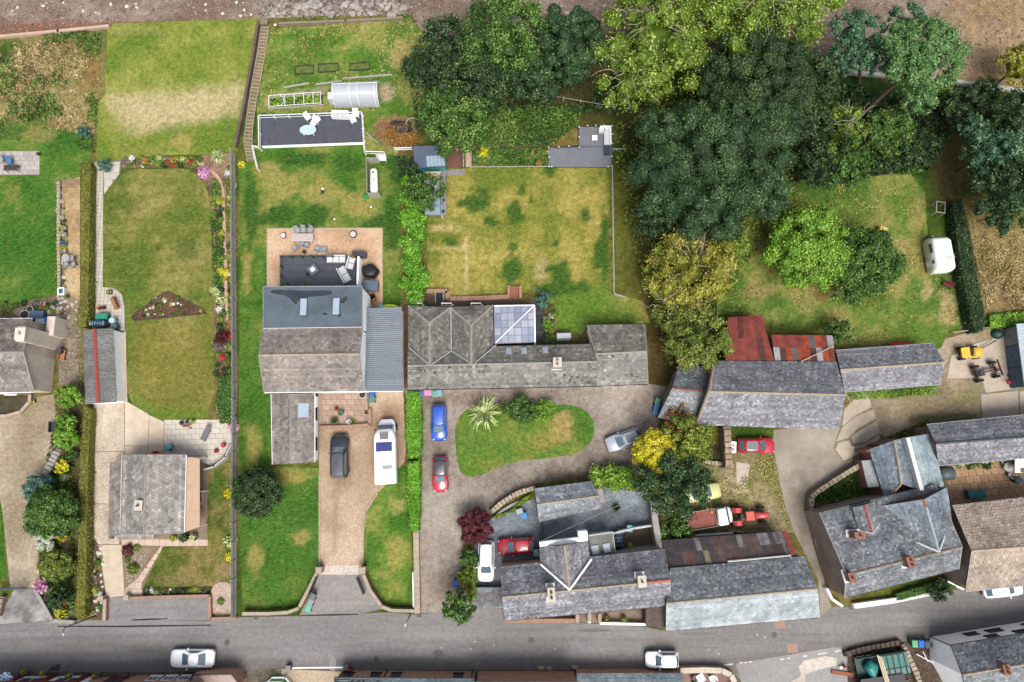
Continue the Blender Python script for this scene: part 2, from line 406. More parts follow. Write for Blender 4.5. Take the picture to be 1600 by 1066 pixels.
for i in range(4):
 a,b=gw[i],gw[(i+1)%4];c,d=ring[(i+1)%4],ring[i]
 far.add([(a.x,a.y,-0.002),(b.x,b.y,-0.002),(c[0],c[1],-0.5),(d[0],d[1],-0.5)],[(3,2,1,0)])
tag(far.build('surrounding_land',plain('distant_pasture',S(104,116,58),0.95,0.3,0.05)),kind='structure')
def beachfn(px,xy):
 C=lawnfn([S(132,112,98),S(152,134,120),S(172,156,142)],0.2,0.0,seed=21)(px,xy)
 band=smooth(26,40,px[:,1]+8*(fbm(px[:,0]*.02,px[:,1]*.02,3)-.5))*(px[:,0]<420)
 C=mixc(C,S(140,92,72),band*0.75)
 right=smooth(800,900,px[:,0]);C=mixc(C,S(116,92,82),right*0.6*(1-smooth(1250,1400,px[:,0])))
 far_r=smooth(1430,1530,px[:,0]+60*(fbm(px[:,0]*.03,px[:,1]*.03,3,3)-.5));C=mixc(C,S(164,134,88),far_r*0.7)
 blob=(fbm(px[:,0]*.02,px[:,1]*.04,4,8)>0.56)*0.45;C=mixc(C,S(128,106,92),blob)
 return C
sheet('beach',[(-230,-118),(1828,-118),(1828,165),(1600,138),(1480,125),(1330,112),(1230,60),(960,110),(905,70),(680,55),(655,46),(643,20),(405,29),(170,36),(90,46),(-230,72)],0.006,SHINGLE,beachfn,0.55)
def const(c,a=0.14,sc=0.3,seed=0.0,blobs=(),polys=()):
 c=np.array(c);return lawnfn([tuple(c*(1-a)),tuple(c),tuple(c*(1+a))],sc,0.0,blobs,polys,None,seed,0.3)
sheet('lawn',[(-230,192),(60,190),(140,214),(144,252),(125,254),(124,275),(94,284),(92,458),(54,468),(0,480),(-230,490)],0.012,GRASS,lawnfn([S(54,112,28),S(74,128,36),S(124,146,60)],0.22,0.0,[(20,205,60,S(74,110,40),.8,14),(18,300,16,S(132,142,60),.7),(60,210,30,S(160,150,80),.7,14)],seed=1))
sheet('lawn',[(168,37),(408,29),(371,236),(340,241),(250,243),(190,250),(151,252),(152,165),(164,148)],0.014,GRASS,lawnfn([S(108,138,40),S(134,152,50),S(160,166,74)],0.22,0,[(205,235,45,S(150,152,66),.7,12),(285,222,22,S(178,162,86),.8,12),(200,45,60,S(170,166,92),.5,12)],[([(160,148),(230,142),(300,140),(388,122),(384,176),(330,188),(245,202),(190,206),(163,176)],S(204,188,134),.8,13),([(185,160),(300,150),(370,140),(350,175),(230,196)],S(214,194,146),.7,12)],seed=2))
sheet('lawn',[(418,46),(560,36),(640,28),(656,48),(700,80),(690,170),(640,215),(618,244),(567,236),(566,174),(402,180),(398,150)],0.016,GRASS,lawnfn([S(74,124,34),S(104,144,48),S(164,164,84)],0.35,0,[(625,85,18,S(196,176,112),.8,22),(520,38,110,S(178,164,92),.6,6),(640,140,22,S(150,150,80),.6,30),(620,206,34,S(150,112,84),1,26),(640,222,20,S(120,84,56),.9,14),(603,143,14,S(190,172,140),.95,16)],[([(412,160),(430,148),(520,134),(524,140),(440,156),(420,176)],S(196,176,140),.9,4)],seed=3))
L4=smooth_poly([(190,272),(164,304),(161,330),(160,448),(178,449),(192,460),(196,478),(197,560),(199,628),(237,656),(256,657),(338,656),(333,480),(331,340),(326,300),(312,276),(290,262),(240,265),(212,263)],1)
sheet('lawn',L4,0.018,GRASS,lawnfn([S(86,116,36),S(120,130,50),S(158,150,80)],0.18,0.0,[(188,315,26,S(82,108,30),.75,20),(288,388,20,S(78,104,32),.7,22),(172,340,10,S(84,108,34),.7,14),(182,386,4,S(62,72,34),.8),(250,388,4,S(62,72,34),.8),(215,470,30,S(104,130,40),.7,12),(300,462,12,S(74,110,34),.7,8)],[([(196,500),(335,500),(338,656),(256,656),(199,628)],S(148,136,58),.55,16),([(196,480),(206,500),(208,640),(250,656),(336,654),(336,640),(240,640),(212,600)],S(104,140,40),.8,6)],stripes=((0.04,1.0),20.0,0.07),seed=4))
L5=[(374,262),(402,232),(566,228),(576,238),(640,246),(640,268),(627,290),(626,480),(598,482),(598,357),(417,357),(417,448),(405,560),(412,612),(424,616),(425,728),(497,732),(500,742),(499,885),(487,910),(467,950),(450,955),(379,957),(373,740),(374,520)]
gblobs=[(x,y,r,S(46,100,30),.9,ry)for x,y,r,ry in((440,333,26,14),(495,335,28,18),(588,350,26,14),(612,350,13,50),(475,250,40,12),(540,255,25,14),(393,330,12,60),(620,262,18,30),(425,340,30,14))]
dblobs=[(x,y,r,S(176,162,84),.75,ry)for x,y,r,ry in((440,290,34,22),(500,300,40,18),(560,320,26,26),(420,265,26,14),(385,430,8,40),(395,700,14,40),(440,745,40,14),(400,870,14,30),(470,840,16,14))]
sheet('lawn',L5,0.020,GRASS,lawnfn([S(54,112,26),S(84,132,38),S(142,148,66)],0.24,-0.02,gblobs+dblobs,[([(374,742),(500,742),(498,885),(465,952),(378,958)],S(66,120,36),.45,12)],seed=5))
sheet('lawn',[(590,771),(604,756),(632,724),(640,740),(646,946),(600,946),(585,915),(572,888),(567,840),(570,800)],0.022,GRASS,lawnfn([S(58,118,28),S(98,142,44),S(164,162,78)],0.32,0.03,[(620,790,14,S(180,168,96),.7,18),(628,860,14,S(170,164,76),.7,24),(612,925,26,S(150,158,62),.6,14)],seed=6))
L7=[(697,284),(701,262),(955,262),(959,460),(1005,470),(1016,505),(920,507),(908,521),(868,521),(864,480),(848,456),(820,452),(795,468),(700,470),(668,456),(667,342),(697,338)]
gb=[(x,y,r,S(54,102,30),.95,ry)for x,y,r,ry in((745,318,22,14),(755,300,10,7),(768,346,15,11),(704,378,14,8),(805,330,16,22),(860,262,10,18),(831,312,6,7),(815,300,7,8),(914,337,10,12),(870,380,7,7),(877,425,16,22),(860,420,9,8),(800,420,16,20),(720,318,8,8),(935,400,10,20),(880,450,40,16),(945,380,10,60),(838,347,3,3),(800,385,10,10))]
sb=[(727,400,4,S(214,192,126),.85,62),(695,357,30,S(206,184,122),.8,7),(690,390,30,S(204,182,116),.75,4),(845,420,14,S(196,176,116),.7,26),(900,465,60,S(98,138,40),.7,30),(955,300,12,S(92,120,34),.6,60)]
sheet('lawn',L7,0.024,GRASS,lawnfn([S(116,134,42),S(150,150,56),S(184,170,82)],0.3,0.02,sb+gb,[([(864,480),(850,455),(960,460),(1016,505),(908,521),(868,521)],S(88,138,38),.8,14)],stripes=((0.5,0.87),11.0,0.03),seed=7))
ISLAND=smooth_poly([(711,690),(711,662),(722,644),(742,636),(800,631),(870,631),(908,636),(928,654),(928,688),(905,708),(860,716),(800,721),(765,737),(738,748),(716,738)],2)
sheet('lawn',ISLAND,0.026,GRASS,lawnfn([S(66,124,32),S(88,138,42),S(132,146,58)],0.25,-.04,[(880,668,24,S(186,160,92),.85,24),(850,690,30,S(164,152,74),.7,18),(908,670,16,S(74,122,36),.8,28),(735,735,16,S(80,134,36),.7,10),(770,660,14,S(82,128,40),.6)],seed=8))
sheet('lawn',[(1165,345),(1200,300),(1240,284),(1360,262),(1420,268),(1445,300),(1452,400),(1492,450),(1504,510),(1480,524),(1470,545),(1305,552),(1300,520),(1205,518),(1192,490),(1120,492),(1120,470),(1150,410)],0.028,GRASS,lawnfn([S(72,116,36),S(102,138,48),S(164,156,84)],0.24,0.0,[(1405,320,26,S(88,132,42),.7,30),(1380,290,30,S(140,150,66),.6,18),(1190,455,30,S(168,146,92),.7,14),(1285,458,18,S(150,116,80),.8,14),(1200,340,26,S(80,92,40),.8,30),(1445,450,14,S(200,178,120),.7,20),(1480,480,16,S(206,180,126),.8,30),(1412,390,8,S(190,166,110),.7,20),(1210,470,16,S(70,112,36),.6,14),(1430,450,20,S(78,130,40),.8,18),(1230,512,60,S(60,92,30),.7,8),(1420,525,60,S(108,140,50),.6,14)],seed=9))
sheet('lawn',[(324,728),(362,720),(363,912),(330,917),(224,917),(256,853),(324,853)],0.030,GRASS,lawnfn([S(66,96,28),S(108,118,46),S(152,134,82)],0.4,0.03,[(342,760,14,S(56,104,28),.8,34),(350,890,14,S(176,150,106),.7,14),(335,845,12,S(138,132,56),.6,30),(280,905,40,S(150,128,82),.6,8)],seed=10))
sheet('lawn',[(-230,740),(-6,742),(4,800),(8,880),(10,905),(-230,905)],0.012,GRASS,lawnfn([S(50,110,24),S(80,134,36),S(120,146,54)],0.3,0,seed=12))
def roadfn(px,xy):
 C=const(S(145,142,140),0.08,0.12,30)(px,xy)
 s=fbm(px[:,0]*0.006,px[:,1]*0.11,4,12)-0.5;C=C*(1+0.5*s[:,None])
 south=smooth(28,4,segdist(px,[(-300,1052),(200,1050),(440,1046),(560,1049),(900,1050),(1065,1046),(1130,1043),(1360,1006),(1480,992),(1800,950)],False)+10*(fbm(px[:,0]*.02,px[:,1]*.05,3)-.5));C=mixc(C,S(116,106,98),south*0.5)  # shade of the southern houses painted into the road colour
 for x,y,rx,ry,c,a in((685,1020,12,6,S(120,122,124),.6),(480,1020,40,8,S(140,138,140),.5),(900,996,60,5,S(126,124,124),.5),(1060,1000,120,7,S(136,124,114),.5)):
  C=mixc(C,c,(1-smooth(.6,1.1,np.hypot((px[:,0]-x)/rx,(px[:,1]-y)/ry)))*a)
 return C
ROADN=[(-230,978),(0,976),(85,970),(170,969),(330,970),(380,964),(470,963),(600,957),(650,960),(700,956),(735,950),(784,950),(790,972),(905,973),(1010,980),(1040,986),(1282,966),(1300,948),(1325,948),(1452,926),(1510,920),(1600,914),(1828,898)]
ROADS=[(1828,950),(1600,972),(1488,992),(1456,997),(1390,1005),(1340,1018),(1322,1040),(1345,1230),(1200,1230),(1160,1066),(1138,1044),(1060,1045),(900,1047),(540,1048),(440,1043),(370,1050),(200,1050),(-230,1053)]
sheet('road',ROADN+ROADS,0.034,TARMAC,roadfn,0.5)
sheet('road',[(1150,1037),(1230,1024),(1300,1012),(1322,1012),(1330,1230),(1205,1230)],0.038,CONC,const(S(164,161,158),0.12,0.3,31),0.5)
sheet('driveway',[(498,897),(566,897),(596,952),(560,960),(468,962)],0.038,TARMAC,const(S(158,152,148),0.05,0.3,32),0.5)
sheet('driveway',[(164,934),(326,930),(327,969),(166,970)],0.040,TARMAC,const(S(150,147,146),0.07,0.4,33),0.5)
sheet('driveway',[(22,921),(56,919),(84,966),(78,970),(-8,976)],0.042,TARMAC,lawnfn([S(116,112,110),S(150,147,144),S(184,180,176)],0.9,0,seed=34),0.35)
sheet('driveway',[(-230,636),(0,642),(22,644),(46,622),(84,616),(88,660),(91,700),(72,735),(44,764),(46,800),(56,830),(60,870),(62,905),(56,918),(16,918),(12,880),(4,800),(-8,742),(-230,738)],0.032,GRAVEL,lawnfn([S(160,144,118),S(180,164,138),S(196,182,158)],0.2,0.0,[(25,900,30,S(140,128,110),.5,14)],seed=35),0.5)
sheet('driveway',[(497,614),(571,612),(630,611),(634,700),(632,722),(604,756),(590,771),(570,800),(566,886),(500,886)],0.036,BLOCK,lawnfn([S(184,158,130),S(204,178,150),S(214,190,164)],0.2,0.0,[(535,720,18,S(150,122,98),.5,50),(525,800,6,S(160,132,106),.5,80),(610,650,20,S(156,120,92),.6,30)],seed=36),0.5)
sheet('threshold',[(501,884),(563,884),(565,898),(499,898)],0.046,BLOCK,const(S(222,210,198),0.06,1.0,37),0.3)
sheet('driveway',[(630,606),(930,600),(1012,600),(1042,604),(1030,655),(1020,690),(1000,742),(940,742),(836,756),(775,786),(748,828),(722,850),(722,905),(735,952),(700,957),(656,958),(655,820),(660,720)],0.010,SETTS,lawnfn([S(138,126,114),S(162,150,138),S(180,168,156)],0.14,0.0,[(900,745,60,S(112,92,82),.7,10),(960,735,40,S(106,84,72),.6,16),(700,620,60,S(128,108,96),.6,14),(1000,640,20,S(134,116,106),.6,30),(700,920,40,S(150,132,112),.5,30)],seed=38),0.5)
COURT=[(735,905),(740,858),(760,815),(790,792),(815,782),(836,780),(842,818),(846,885),(784,888),(786,950),(738,951)]
sheet('courtyard',COURT,0.036,COBBLE,lawnfn([S(116,122,130),S(142,150,158),S(160,168,176)],0.3,0,[(765,935,30,S(126,120,118),.8,14)],seed=39),0.4)
sheet('courtyard',[(842,818),(845,780),(935,760),(1002,770),(1024,776),(1026,822),(960,832),(846,850)],0.040,COBBLE,lawnfn([S(112,118,126),S(140,149,158),S(158,168,178)],0.3,0,seed=40),0.4)
sheet('yard',[(1026,780),(1100,700),(1140,690),(1212,706),(1210,720),(1224,780),(1240,832),(1034,846)],0.008,ROUGH,lawnfn([S(112,112,66),S(142,132,92),S(168,154,122)],0.35,0,[(1055,815,26,S(86,118,40),.85,30),(1140,750,20,S(186,164,134),.7,16),(1120,830,60,S(96,90,54),.7,20),(1100,700,40,S(72,58,44),.9,22),(1180,780,40,S(160,148,106),.5,30)],seed=41),0.45)
sheet('yard',[(1300,550),(1470,532),(1600,495),(1828,480),(1828,640),(1600,648),(1448,662),(1390,690),(1340,650),(1318,612)],0.012,GRAVEL,lawnfn([S(136,122,96),S(164,146,118),S(186,168,142)],0.25,0,[(1430,615,60,S(96,122,50),.8,7),(1480,655,60,S(96,104,56),.75,10),(1520,620,40,S(132,128,80),.7,14),(1490,540,40,S(188,168,146),.8,30),(1440,630,40,S(160,144,108),.6,18)],seed=42),0.45)
sheet('farm_track',[(1208,672),(1240,668),(1312,668),(1320,640),(1342,614),(1360,612),(1378,690),(1352,712),(1300,745),(1268,770),(1268,800),(1282,880),(1294,935),(1300,950),(1282,968),(1278,905),(1240,830),(1224,780),(1212,725)],0.016,CONC,lawnfn([S(146,134,120),S(170,158,144),S(184,172,158)],0.2,0,[(1255,800,14,S(142,128,112),.5,60),(1340,690,30,S(190,176,156),.6,30)],seed=43),0.45)
sheet('garden_bed',[(1268,800),(1275,768),(1345,722),(1360,750),(1356,785),(1285,800)],0.020,ROUGH,lawnfn([S(60,98,36),S(84,112,48),S(110,100,70)],0.6,0,[(1310,790,40,S(126,96,76),.9,10)],seed=44),0.35)
sheet('garden_bed',[(1330,945),(1475,905),(1500,900),(1500,918),(1450,924),(1332,946)],0.026,ROUGH,lawnfn([S(66,102,40),S(110,102,66),S(134,112,90)],0.6,0,seed=45),0.35)
sheet('patio',[(1456,722),(1600,712),(1828,700),(1828,790),(1600,782),(1484,792),(1474,740)],0.018,CONC,lawnfn([S(160,124,92),S(192,156,122),S(206,174,146)],0.8,0,seed=46),0.4)
sheet('yard',[(146,632),(199,627),(238,655),(258,660),(258,712),(326,722),(326,854),(256,854),(222,934),(166,936),(152,850),(146,840)],0.006,CONC,const(S(150,130,110),0.1,0.5,47),0.5)
sheet('garden_bed',[(142,838),(152,850),(165,936),(162,968),(144,968)],0.024,EARTH,const(S(112,88,72),0.2,0.8,48),0.4)
sheet('garden_bed',[(224,918),(330,916),(330,930),(224,932)],0.034,EARTH,const(S(78,66,46),0.25,0.8,49),0.4)
PEB=smooth_poly([(329,964),(329,925),(334,914),(346,909),(358,911),(367,921),(368,964)],1)
sheet('pebble_bed',PEB,0.044,GRAVEL,const(S(206,182,164),0.12,1.5,50),0.35)
sheet('garden_bed',[(331,340),(327,300),(312,275),(292,261),(190,262),(192,251),(340,241),(368,238),(368,660),(338,660),(334,480)],0.008,EARTH,lawnfn([S(96,78,58),S(134,106,84),S(160,132,108)],0.8,0,seed=51),0.35)
TRI=[(205,498),(206,493),(254,458),(263,456),(318,484),(321,489),(312,491),(212,501)]
sheet('rockery_bed',TRI,0.042,EARTH,const(S(102,78,62),0.2,0.8,52),0.3)
sheet('path',[(90,284),(125,276),(125,470),(118,500),(90,490),(93,460)],0.016,GRAVEL,lawnfn([S(176,146,104),S(204,174,128),S(216,190,148)],0.5,0,[(110,285,16,S(140,118,98),.8,10),(108,480,20,S(146,122,94),.8,24)],seed=53),0.4)
sheet('garden_bed',[(-230,488),(0,480),(54,468),(92,462),(120,490),(122,620),(94,625),(88,510),(50,500),(-230,500)],0.018,EARTH,lawnfn([S(108,92,78),S(140,122,104),S(164,148,130)],0.8,0,seed=54),0.4)
sheet('garden_bed',[(84,616),(122,622),(122,960),(118,966),(80,962),(60,920),(62,870),(56,830),(46,800),(44,764),(72,735),(91,700),(88,660)],0.016,EARTH,lawnfn([S(84,76,50),S(116,98,70),S(92,106,48)],0.5,0,[(105,850,16,S(178,150,122),.9,16),(72,870,12,S(70,104,40),.8,30),(95,935,22,S(96,112,50),.8,30)],seed=55),0.4)
sheet('flower_bed',[(720,236),(860,232),(905,190),(905,168),(760,172),(720,200)],0.018,EARTH,lawnfn([S(54,76,34),S(80,96,42),S(112,92,56)],0.6,0,seed=56),0.4)
sheet('flower_bed',[(734,234),(858,233),(858,262),(734,262)],0.030,EARTH,lawnfn([S(74,96,34),S(104,118,46),S(140,104,58)],0.6,0,seed=57),0.35)
sheet('pond',[(-230,618),(44,618),(44,628),(30,642),(10,648),(-230,646)],0.046,plain('pond_water',S(84,78,58),0.12,0.3,1.5),const(S(80,74,56),0.1),0.5)
sheet('courtyard',[(638,606),(650,606),(632,612),(628,480),(640,470)],0.004,TARMAC,const(S(110,78,56),0.1),0.5)
sheet('path',[(836,470),(852,470),(868,482),(866,535),(836,536)],0.032,TARMAC,const(S(62,64,72),0.1,1.0,58),0.4)
sheet('garden_bed',[(850,470),(866,474),(870,522),(920,520),(920,536),(852,536)],0.034,EARTH,lawnfn([S(70,92,38),S(104,92,58),S(122,98,74)],0.8,0,seed=59),0.35)
sheet('yard',[(668,456),(700,470),(795,468),(838,470),(838,480),(638,480),(640,462)],0.030,CONC,const(S(104,88,76),0.12,0.6,60),0.4)
sheet('yard',[(924,838),(1028,826),(1034,856),(924,872)],0.044,CONC,const(S(112,98,86),0.14,0.8,61),0.4)
sheet('courtyard',[(790,945),(1012,940),(1012,978),(905,972),(790,971)],0.042,CONC,const(S(150,132,118),0.12,0.8,62),0.4)
sheet('yard',[(1324,1012),(1390,1006),(1460,998),(1490,1230),(1330,1230)],0.040,EARTH,const(S(98,82,70),0.2,0.8,63),0.4)
sheet('yard',[(440,1045),(540,1050),(530,1230),(440,1230)],0.036,BLOCK,const(S(206,186,158),0.06,0.8,64),0.4)
sheet('patio',[(1064,1050),(1140,1052),(1150,1230),(1064,1230)],0.036,BLOCK,const(S(158,126,112),0.1,0.8,65),0.4)
# ---- paving whose slabs can be picked apart: every slab is a piece of its ground
def pieces(name,parent,poly_px,z,w,h,gap,mat,rot=0.0,thick=0.04,bond=True,jz=0.006,bed=None,minfrac=0.06):
 """cuts a polygon into slabs along a grid turned by rot; whole slabs share one mesh"""
 poly=[(p[0],p[1])for p in wpoly(poly_px,z)]
 if parea(poly)<0:poly=poly[::-1]
 c,s=math.cos(-rot),math.sin(-rot);R=[(x*c-y*s,x*s+y*c)for x,y in poly];A=np.array(R);x0,y0=A.min(0);x1,y1=A.max(0)
 sb=MB();sb.box((0,0,thick/2),(w-gap,h-gap,thick),taper=0.985);whole=sb.data(name,mat);out=[]
 r=0;y=y0
 while y<y1:
  x=x0-(w*0.5 if(bond and r%2)else 0)
  while x<x1:
   cell=clip_rect(R,x+gap/2,y+gap/2,x+w-gap/2,y+h-gap/2)
   a=abs(parea(cell))if len(cell)>2 else 0
   zz=z+random.uniform(-jz,jz)
   if a>0.985*(w-gap)*(h-gap):
    o=link(name,whole,parent);cx,cy=x+w/2,y+h/2;o.location=(cx*c+cy*s,-cx*s+cy*c,zz);o.rotation_euler=(0,0,rot);out.append(o)
   elif a>minfrac*w*h:
    cx=sum(p[0]for p in cell)/len(cell);cy=sum(p[1]for p in cell)/len(cell);mb=MB();mb.prism([(p[0]-cx,p[1]-cy)for p in cell],0,thick)
    o=link(name,mb.data(name,mat),parent);o.location=(cx*c+cy*s,-cx*s+cy*c,zz);o.rotation_euler=(0,0,rot);out.append(o)
   x+=w
  y+=h;r+=1
 return out
PALE=plain('pale_flagstone',S(218,208,194),0.85,0.1,4,rand=0.07,bmp=0.15)
CREAM=plain('cream_path_slab',S(206,198,182),0.85,0.1,4,rand=0.07,bmp=0.15)
TANC=plain('tan_concrete_slab',S(218,200,176),0.85,0.12,1.2,rand=0.05,bmp=0.1)
TANF=plain('tan_flagstone',S(214,192,172),0.85,0.1,4,rand=0.08)
BUFF=plain('buff_sandstone_flag',S(196,158,122),0.85,0.14,2,rand=0.16)
PINKF=plain('pink_grey_flag',S(186,158,140),0.85,0.16,2,rand=0.14)
GREYF=plain('grey_patio_flag',S(186,178,170),0.85,0.12,3,rand=0.12)
o=tag(MB().prism([p[:2]for p in wpoly([(257,656),(352,656),(362,672),(361,690),(350,714),(330,730),(316,722),(257,713)])],0.0,0.012).build('patio',plain('sand_joint',S(170,160,146),0.9)),kind='structure')
pieces('paving_slab',o,smooth_poly([(257,656),(352,656),(361,672),(360,690),(350,713),(330,728),(317,721),(257,713)],0),0.014,0.9,0.6,0.03,PALE,math.radians(2))
o=tag(MB().prism([p[:2]for p in wpoly([(148,252),(190,250),(188,272),(163,305),(161,449),(178,449),(192,460),(196,480),(196,520),(150,520),(147,400)])],0.0,0.014).build('path',plain('dark_joint',S(130,122,108),0.9)),kind='structure')
pieces('paving_slab',o,[(148,254),(161,254),(161,449),(177,450),(190,460),(194,478),(195,516),(150,518)],0.016,0.45,0.45,0.03,CREAM,math.radians(0.4),bond=False)
pieces('paving_slab',o,[(161.5,254),(188,253),(186,272),(163,303)],0.016,0.9,0.9,0.02,CREAM,math.radians(0.4))
o=tag(MB().prism([p[:2]for p in wpoly([(191,515),(197,515),(199,627),(192,629)])],0,0.012).build('path',TANC),kind='structure')
o=tag(MB().prism([p[:2]for p in wpoly([(146,632),(199,627),(238,655),(258,660),(258,712),(250,760),(172,760),(172,845),(222,934),(168,934),(152,850),(146,840)])],0.0,0.0075).build('yard',plain('slab_joint',S(140,118,96),0.9)),kind='structure')
STAINC=slate_mat('stained_concrete_slab',S(200,182,158),S(206,188,166),S(212,196,176),S(226,220,212),0.53,.9)
for k,pp in enumerate([[(146.5,633),(194,628),(194.5,705),(146.5,705)],[(195.2,628),(198,627.5),(233,648),(231,697),(195.3,696)],[(233.6,649),(256,659),(256,711),(231.4,711)],[(195.3,697),(231,697.6),(231,711),(195.3,711)],[(146.5,706),(194,706),(191,722),(172,722),(172,787),(146,787)],[(146,788),(172,788),(171,842),(186,842),(186,850),(154,850),(146.5,838)]]):
 MB().prism([p[:2]for p in wpoly(pp)],0.008,0.022+0.001*k).build('concrete_slab',STAINC if k in(0,4,5)else TANC,o)
o=tag(MB().prism([p[:2]for p in wpoly([(154,851),(326,842),(326,854),(256,854),(222,934),(167,935)])],0.0,0.0105).build('path',plain('slab_joint',S(140,118,96),0.9)),kind='structure')
MB().prism([p[:2]for p in wpoly([(155,851.5),(190,851.5),(195,931),(167,934)])],0.011,0.03).build('concrete_slab',TANC,o)
pieces('paving_slab',o,[(196,920),(214,905),(252,853),(190.8,851.6),(190.8,842),(325,842),(325,853),(256,853.4),(222,910),(222,932),(196,932)],0.014,0.75,0.75,0.03,TANF)
o=bpy.data.objects['patio']
pieces('flagstone',bpy.data.objects['patio.001']if False else tag(MB().prism([p[:2]for p in wpoly([(500,614),(572,612),(578,616),(576,668),(502,668)])],0,0.039).build('patio',plain('dark_joint',S(130,122,108),0.9)),kind='structure'),[(500,614),(573,612),(577,664),(502,667)],0.041,0.8,0.62,0.03,PINKF)
o=tag(MB().prism([p[:2]for p in wpoly([(-230,236),(62,236),(62,274),(-230,274)])],0.0,0.016).build('patio',plain('dark_joint',S(130,122,108),0.9)),kind='structure')
pieces('paving_slab',o,[(-30,236),(62,236),(62,273),(-30,273)],0.018,0.75,0.6,0.03,GREYF)
o=tag(MB().prism([p[:2]for p in wpoly([(1474,728),(1560,716),(1620,714),(1620,781),(1484,792)])],0.0,0.022).build('patio',plain('dark_joint',S(130,122,108),0.9)),kind='structure')
pieces('flagstone',o,[(1476,730),(1560,717),(1620,715),(1620,779),(1486,790)],0.024,0.85,0.75,0.04,BUFF,math.radians(4))
o=tag(MB().prism([p[:2]for p in wpoly([(417,357),(598,356),(598,482),(565,482),(565,450),(417,450)])],0.0,0.03).build('patio',plain('kerb_sand',S(196,176,150),0.9)),kind='structure')
sheet('block_paving',[(419,359),(596,358),(596,481),(566,481),(566,449),(419,449)],0.035,BLOCK,lawnfn([S(200,164,128),S(218,182,148),S(228,196,166)],0.4,0,[(585,460,14,S(190,152,110),.7,20)],seed=66),0.4,parent=o)
o=tag(MB().prism([p[:2]for p in wpoly([(1476,572),(1490,545),(1575,520),(1590,600),(1828,600),(1828,642),(1532,656),(1530,614)])],0,0.014).build('yard',plain('weedy_joint',S(142,134,104),0.9,.3,2)),kind='structure')
for k,pp in enumerate([[(1486,556),(1522,538),(1572,522),(1582,608),(1540,614),(1534,590),(1480,592)],[(1533,617),(1590,611),(1592,648),(1535,654)],[(1593,612),(1650,606),(1650,642),(1594,648)]]):
 MB().prism([p[:2]for p in wpoly(pp)],0.015,0.03).build('concrete_slab',plain('yard_concrete',S(196,180,162),0.85,0.14,1.0,rand=0.05),o)
for k,pp in enumerate([[(1150,722),(1172,726),(1167,758),(1151,757)],[(1149,768),(1160,758),(1172,768),(1170,772),(1150,772)]]):
 o=tag(MB().prism([p[:2]for p in wpoly(pp)],0.0,0.03).build('path',plain('pale_worn_concrete',S(200,186,168),0.85,0.14,2)),kind='structure')
o=tag(MB().prism([p[:2]for p in wpoly([(1316,640),(1342,614),(1358,613),(1376,688),(1352,710),(1318,724),(1302,700),(1312,668)])],0,0.0185).build('path',plain('weedy_joint',S(142,134,104),0.9,.3,2)),kind='structure')
for pp in[[(1319,641),(1342,616),(1356,615),(1362,636),(1338,648),(1316,666)],[(1316,668),(1337,651),(1364,640),(1368,654),(1340,670),(1326,684),(1306,690)],[(1330,682),(1345,672),(1370,658),(1374,676),(1352,690),(1334,694)],[(1305,702),(1310,692),(1326,688),(1330,698),(1350,694),(1374,680),(1374,686),(1350,706),(1318,720)]]:
 MB().prism([p[:2]for p in wpoly(pp)],0.019,0.034).build('concrete_slab',plain('yard_concrete',S(196,180,162),0.85,0.14,1.0,rand=0.05),o)
o=tag(MB().prism([p[:2]for p in wpoly([(1248,1042),(1256,1032),(1290,1025),(1308,1029),(1306,1040),(1280,1046),(1252,1056)])],0,0.05).build('path',plain('white_concrete_apron',S(214,204,192),0.85,0.2,2)),kind='structure')
for pp in([(1234,1066),(1258,1052),(1258,1100),(1230,1100)],):tag(MB().prism([p[:2]for p in wpoly(pp)],0,0.052).build('path',plain('pale_worn_concrete',S(200,186,168),0.85,0.14,2)),kind='structure')
DASH=plain('road_paint',S(225,222,216),0.8,0.2,6)
for x,y,l in((1138,1038.5,13),(1158,1035.5,5),(1165,1035,4),(1172,1034,4),(1222,1030,7),(1232,1028.5,5),(1258,1025,6),(1285,1021,15),(1310,1017,11)):
 p=W(x,y);tag(MB().box((p.x,p.y,0.0445),(l/14,0.13,0.004),ang(x,y,9)).build('road_marking',DASH),kind='structure')
for x,y,w,h in((1218,976,16,10),(1238,1013,16,12)):
 p=W(x,y);tag(MB().box((p.x,p.y,0.038),(w/14,h/14,0.006),ang(x,y,3)).build('road_patch',setts_mat('brick_patch',.2,.1,(.6,.6,.6))if 0 else plain('pink_brick_patch',S(176,142,124),.85,.16,9)),kind='structure')
for x,y,w,h,g in((520,1038,10,22,160),(685,1020,18,9,118),(120,1012,22,7,138),(930,985,55,5,118),(1090,990,60,4,128),(1195,1005,6,22,140),(372,1020,14,7,138)):
 p=W(x,y);tag(MB().prism([(p.x+math.cos(a)*w/28*random.uniform(.85,1.1),p.y+math.sin(a)*h/28*random.uniform(.85,1.1))for a in np.linspace(0,2*math.pi,13)[:-1]],0.034,0.037).build('road_patch',plain('tar_patch',S(g,g-2,g-4),.9,.1,6)),kind='structure')
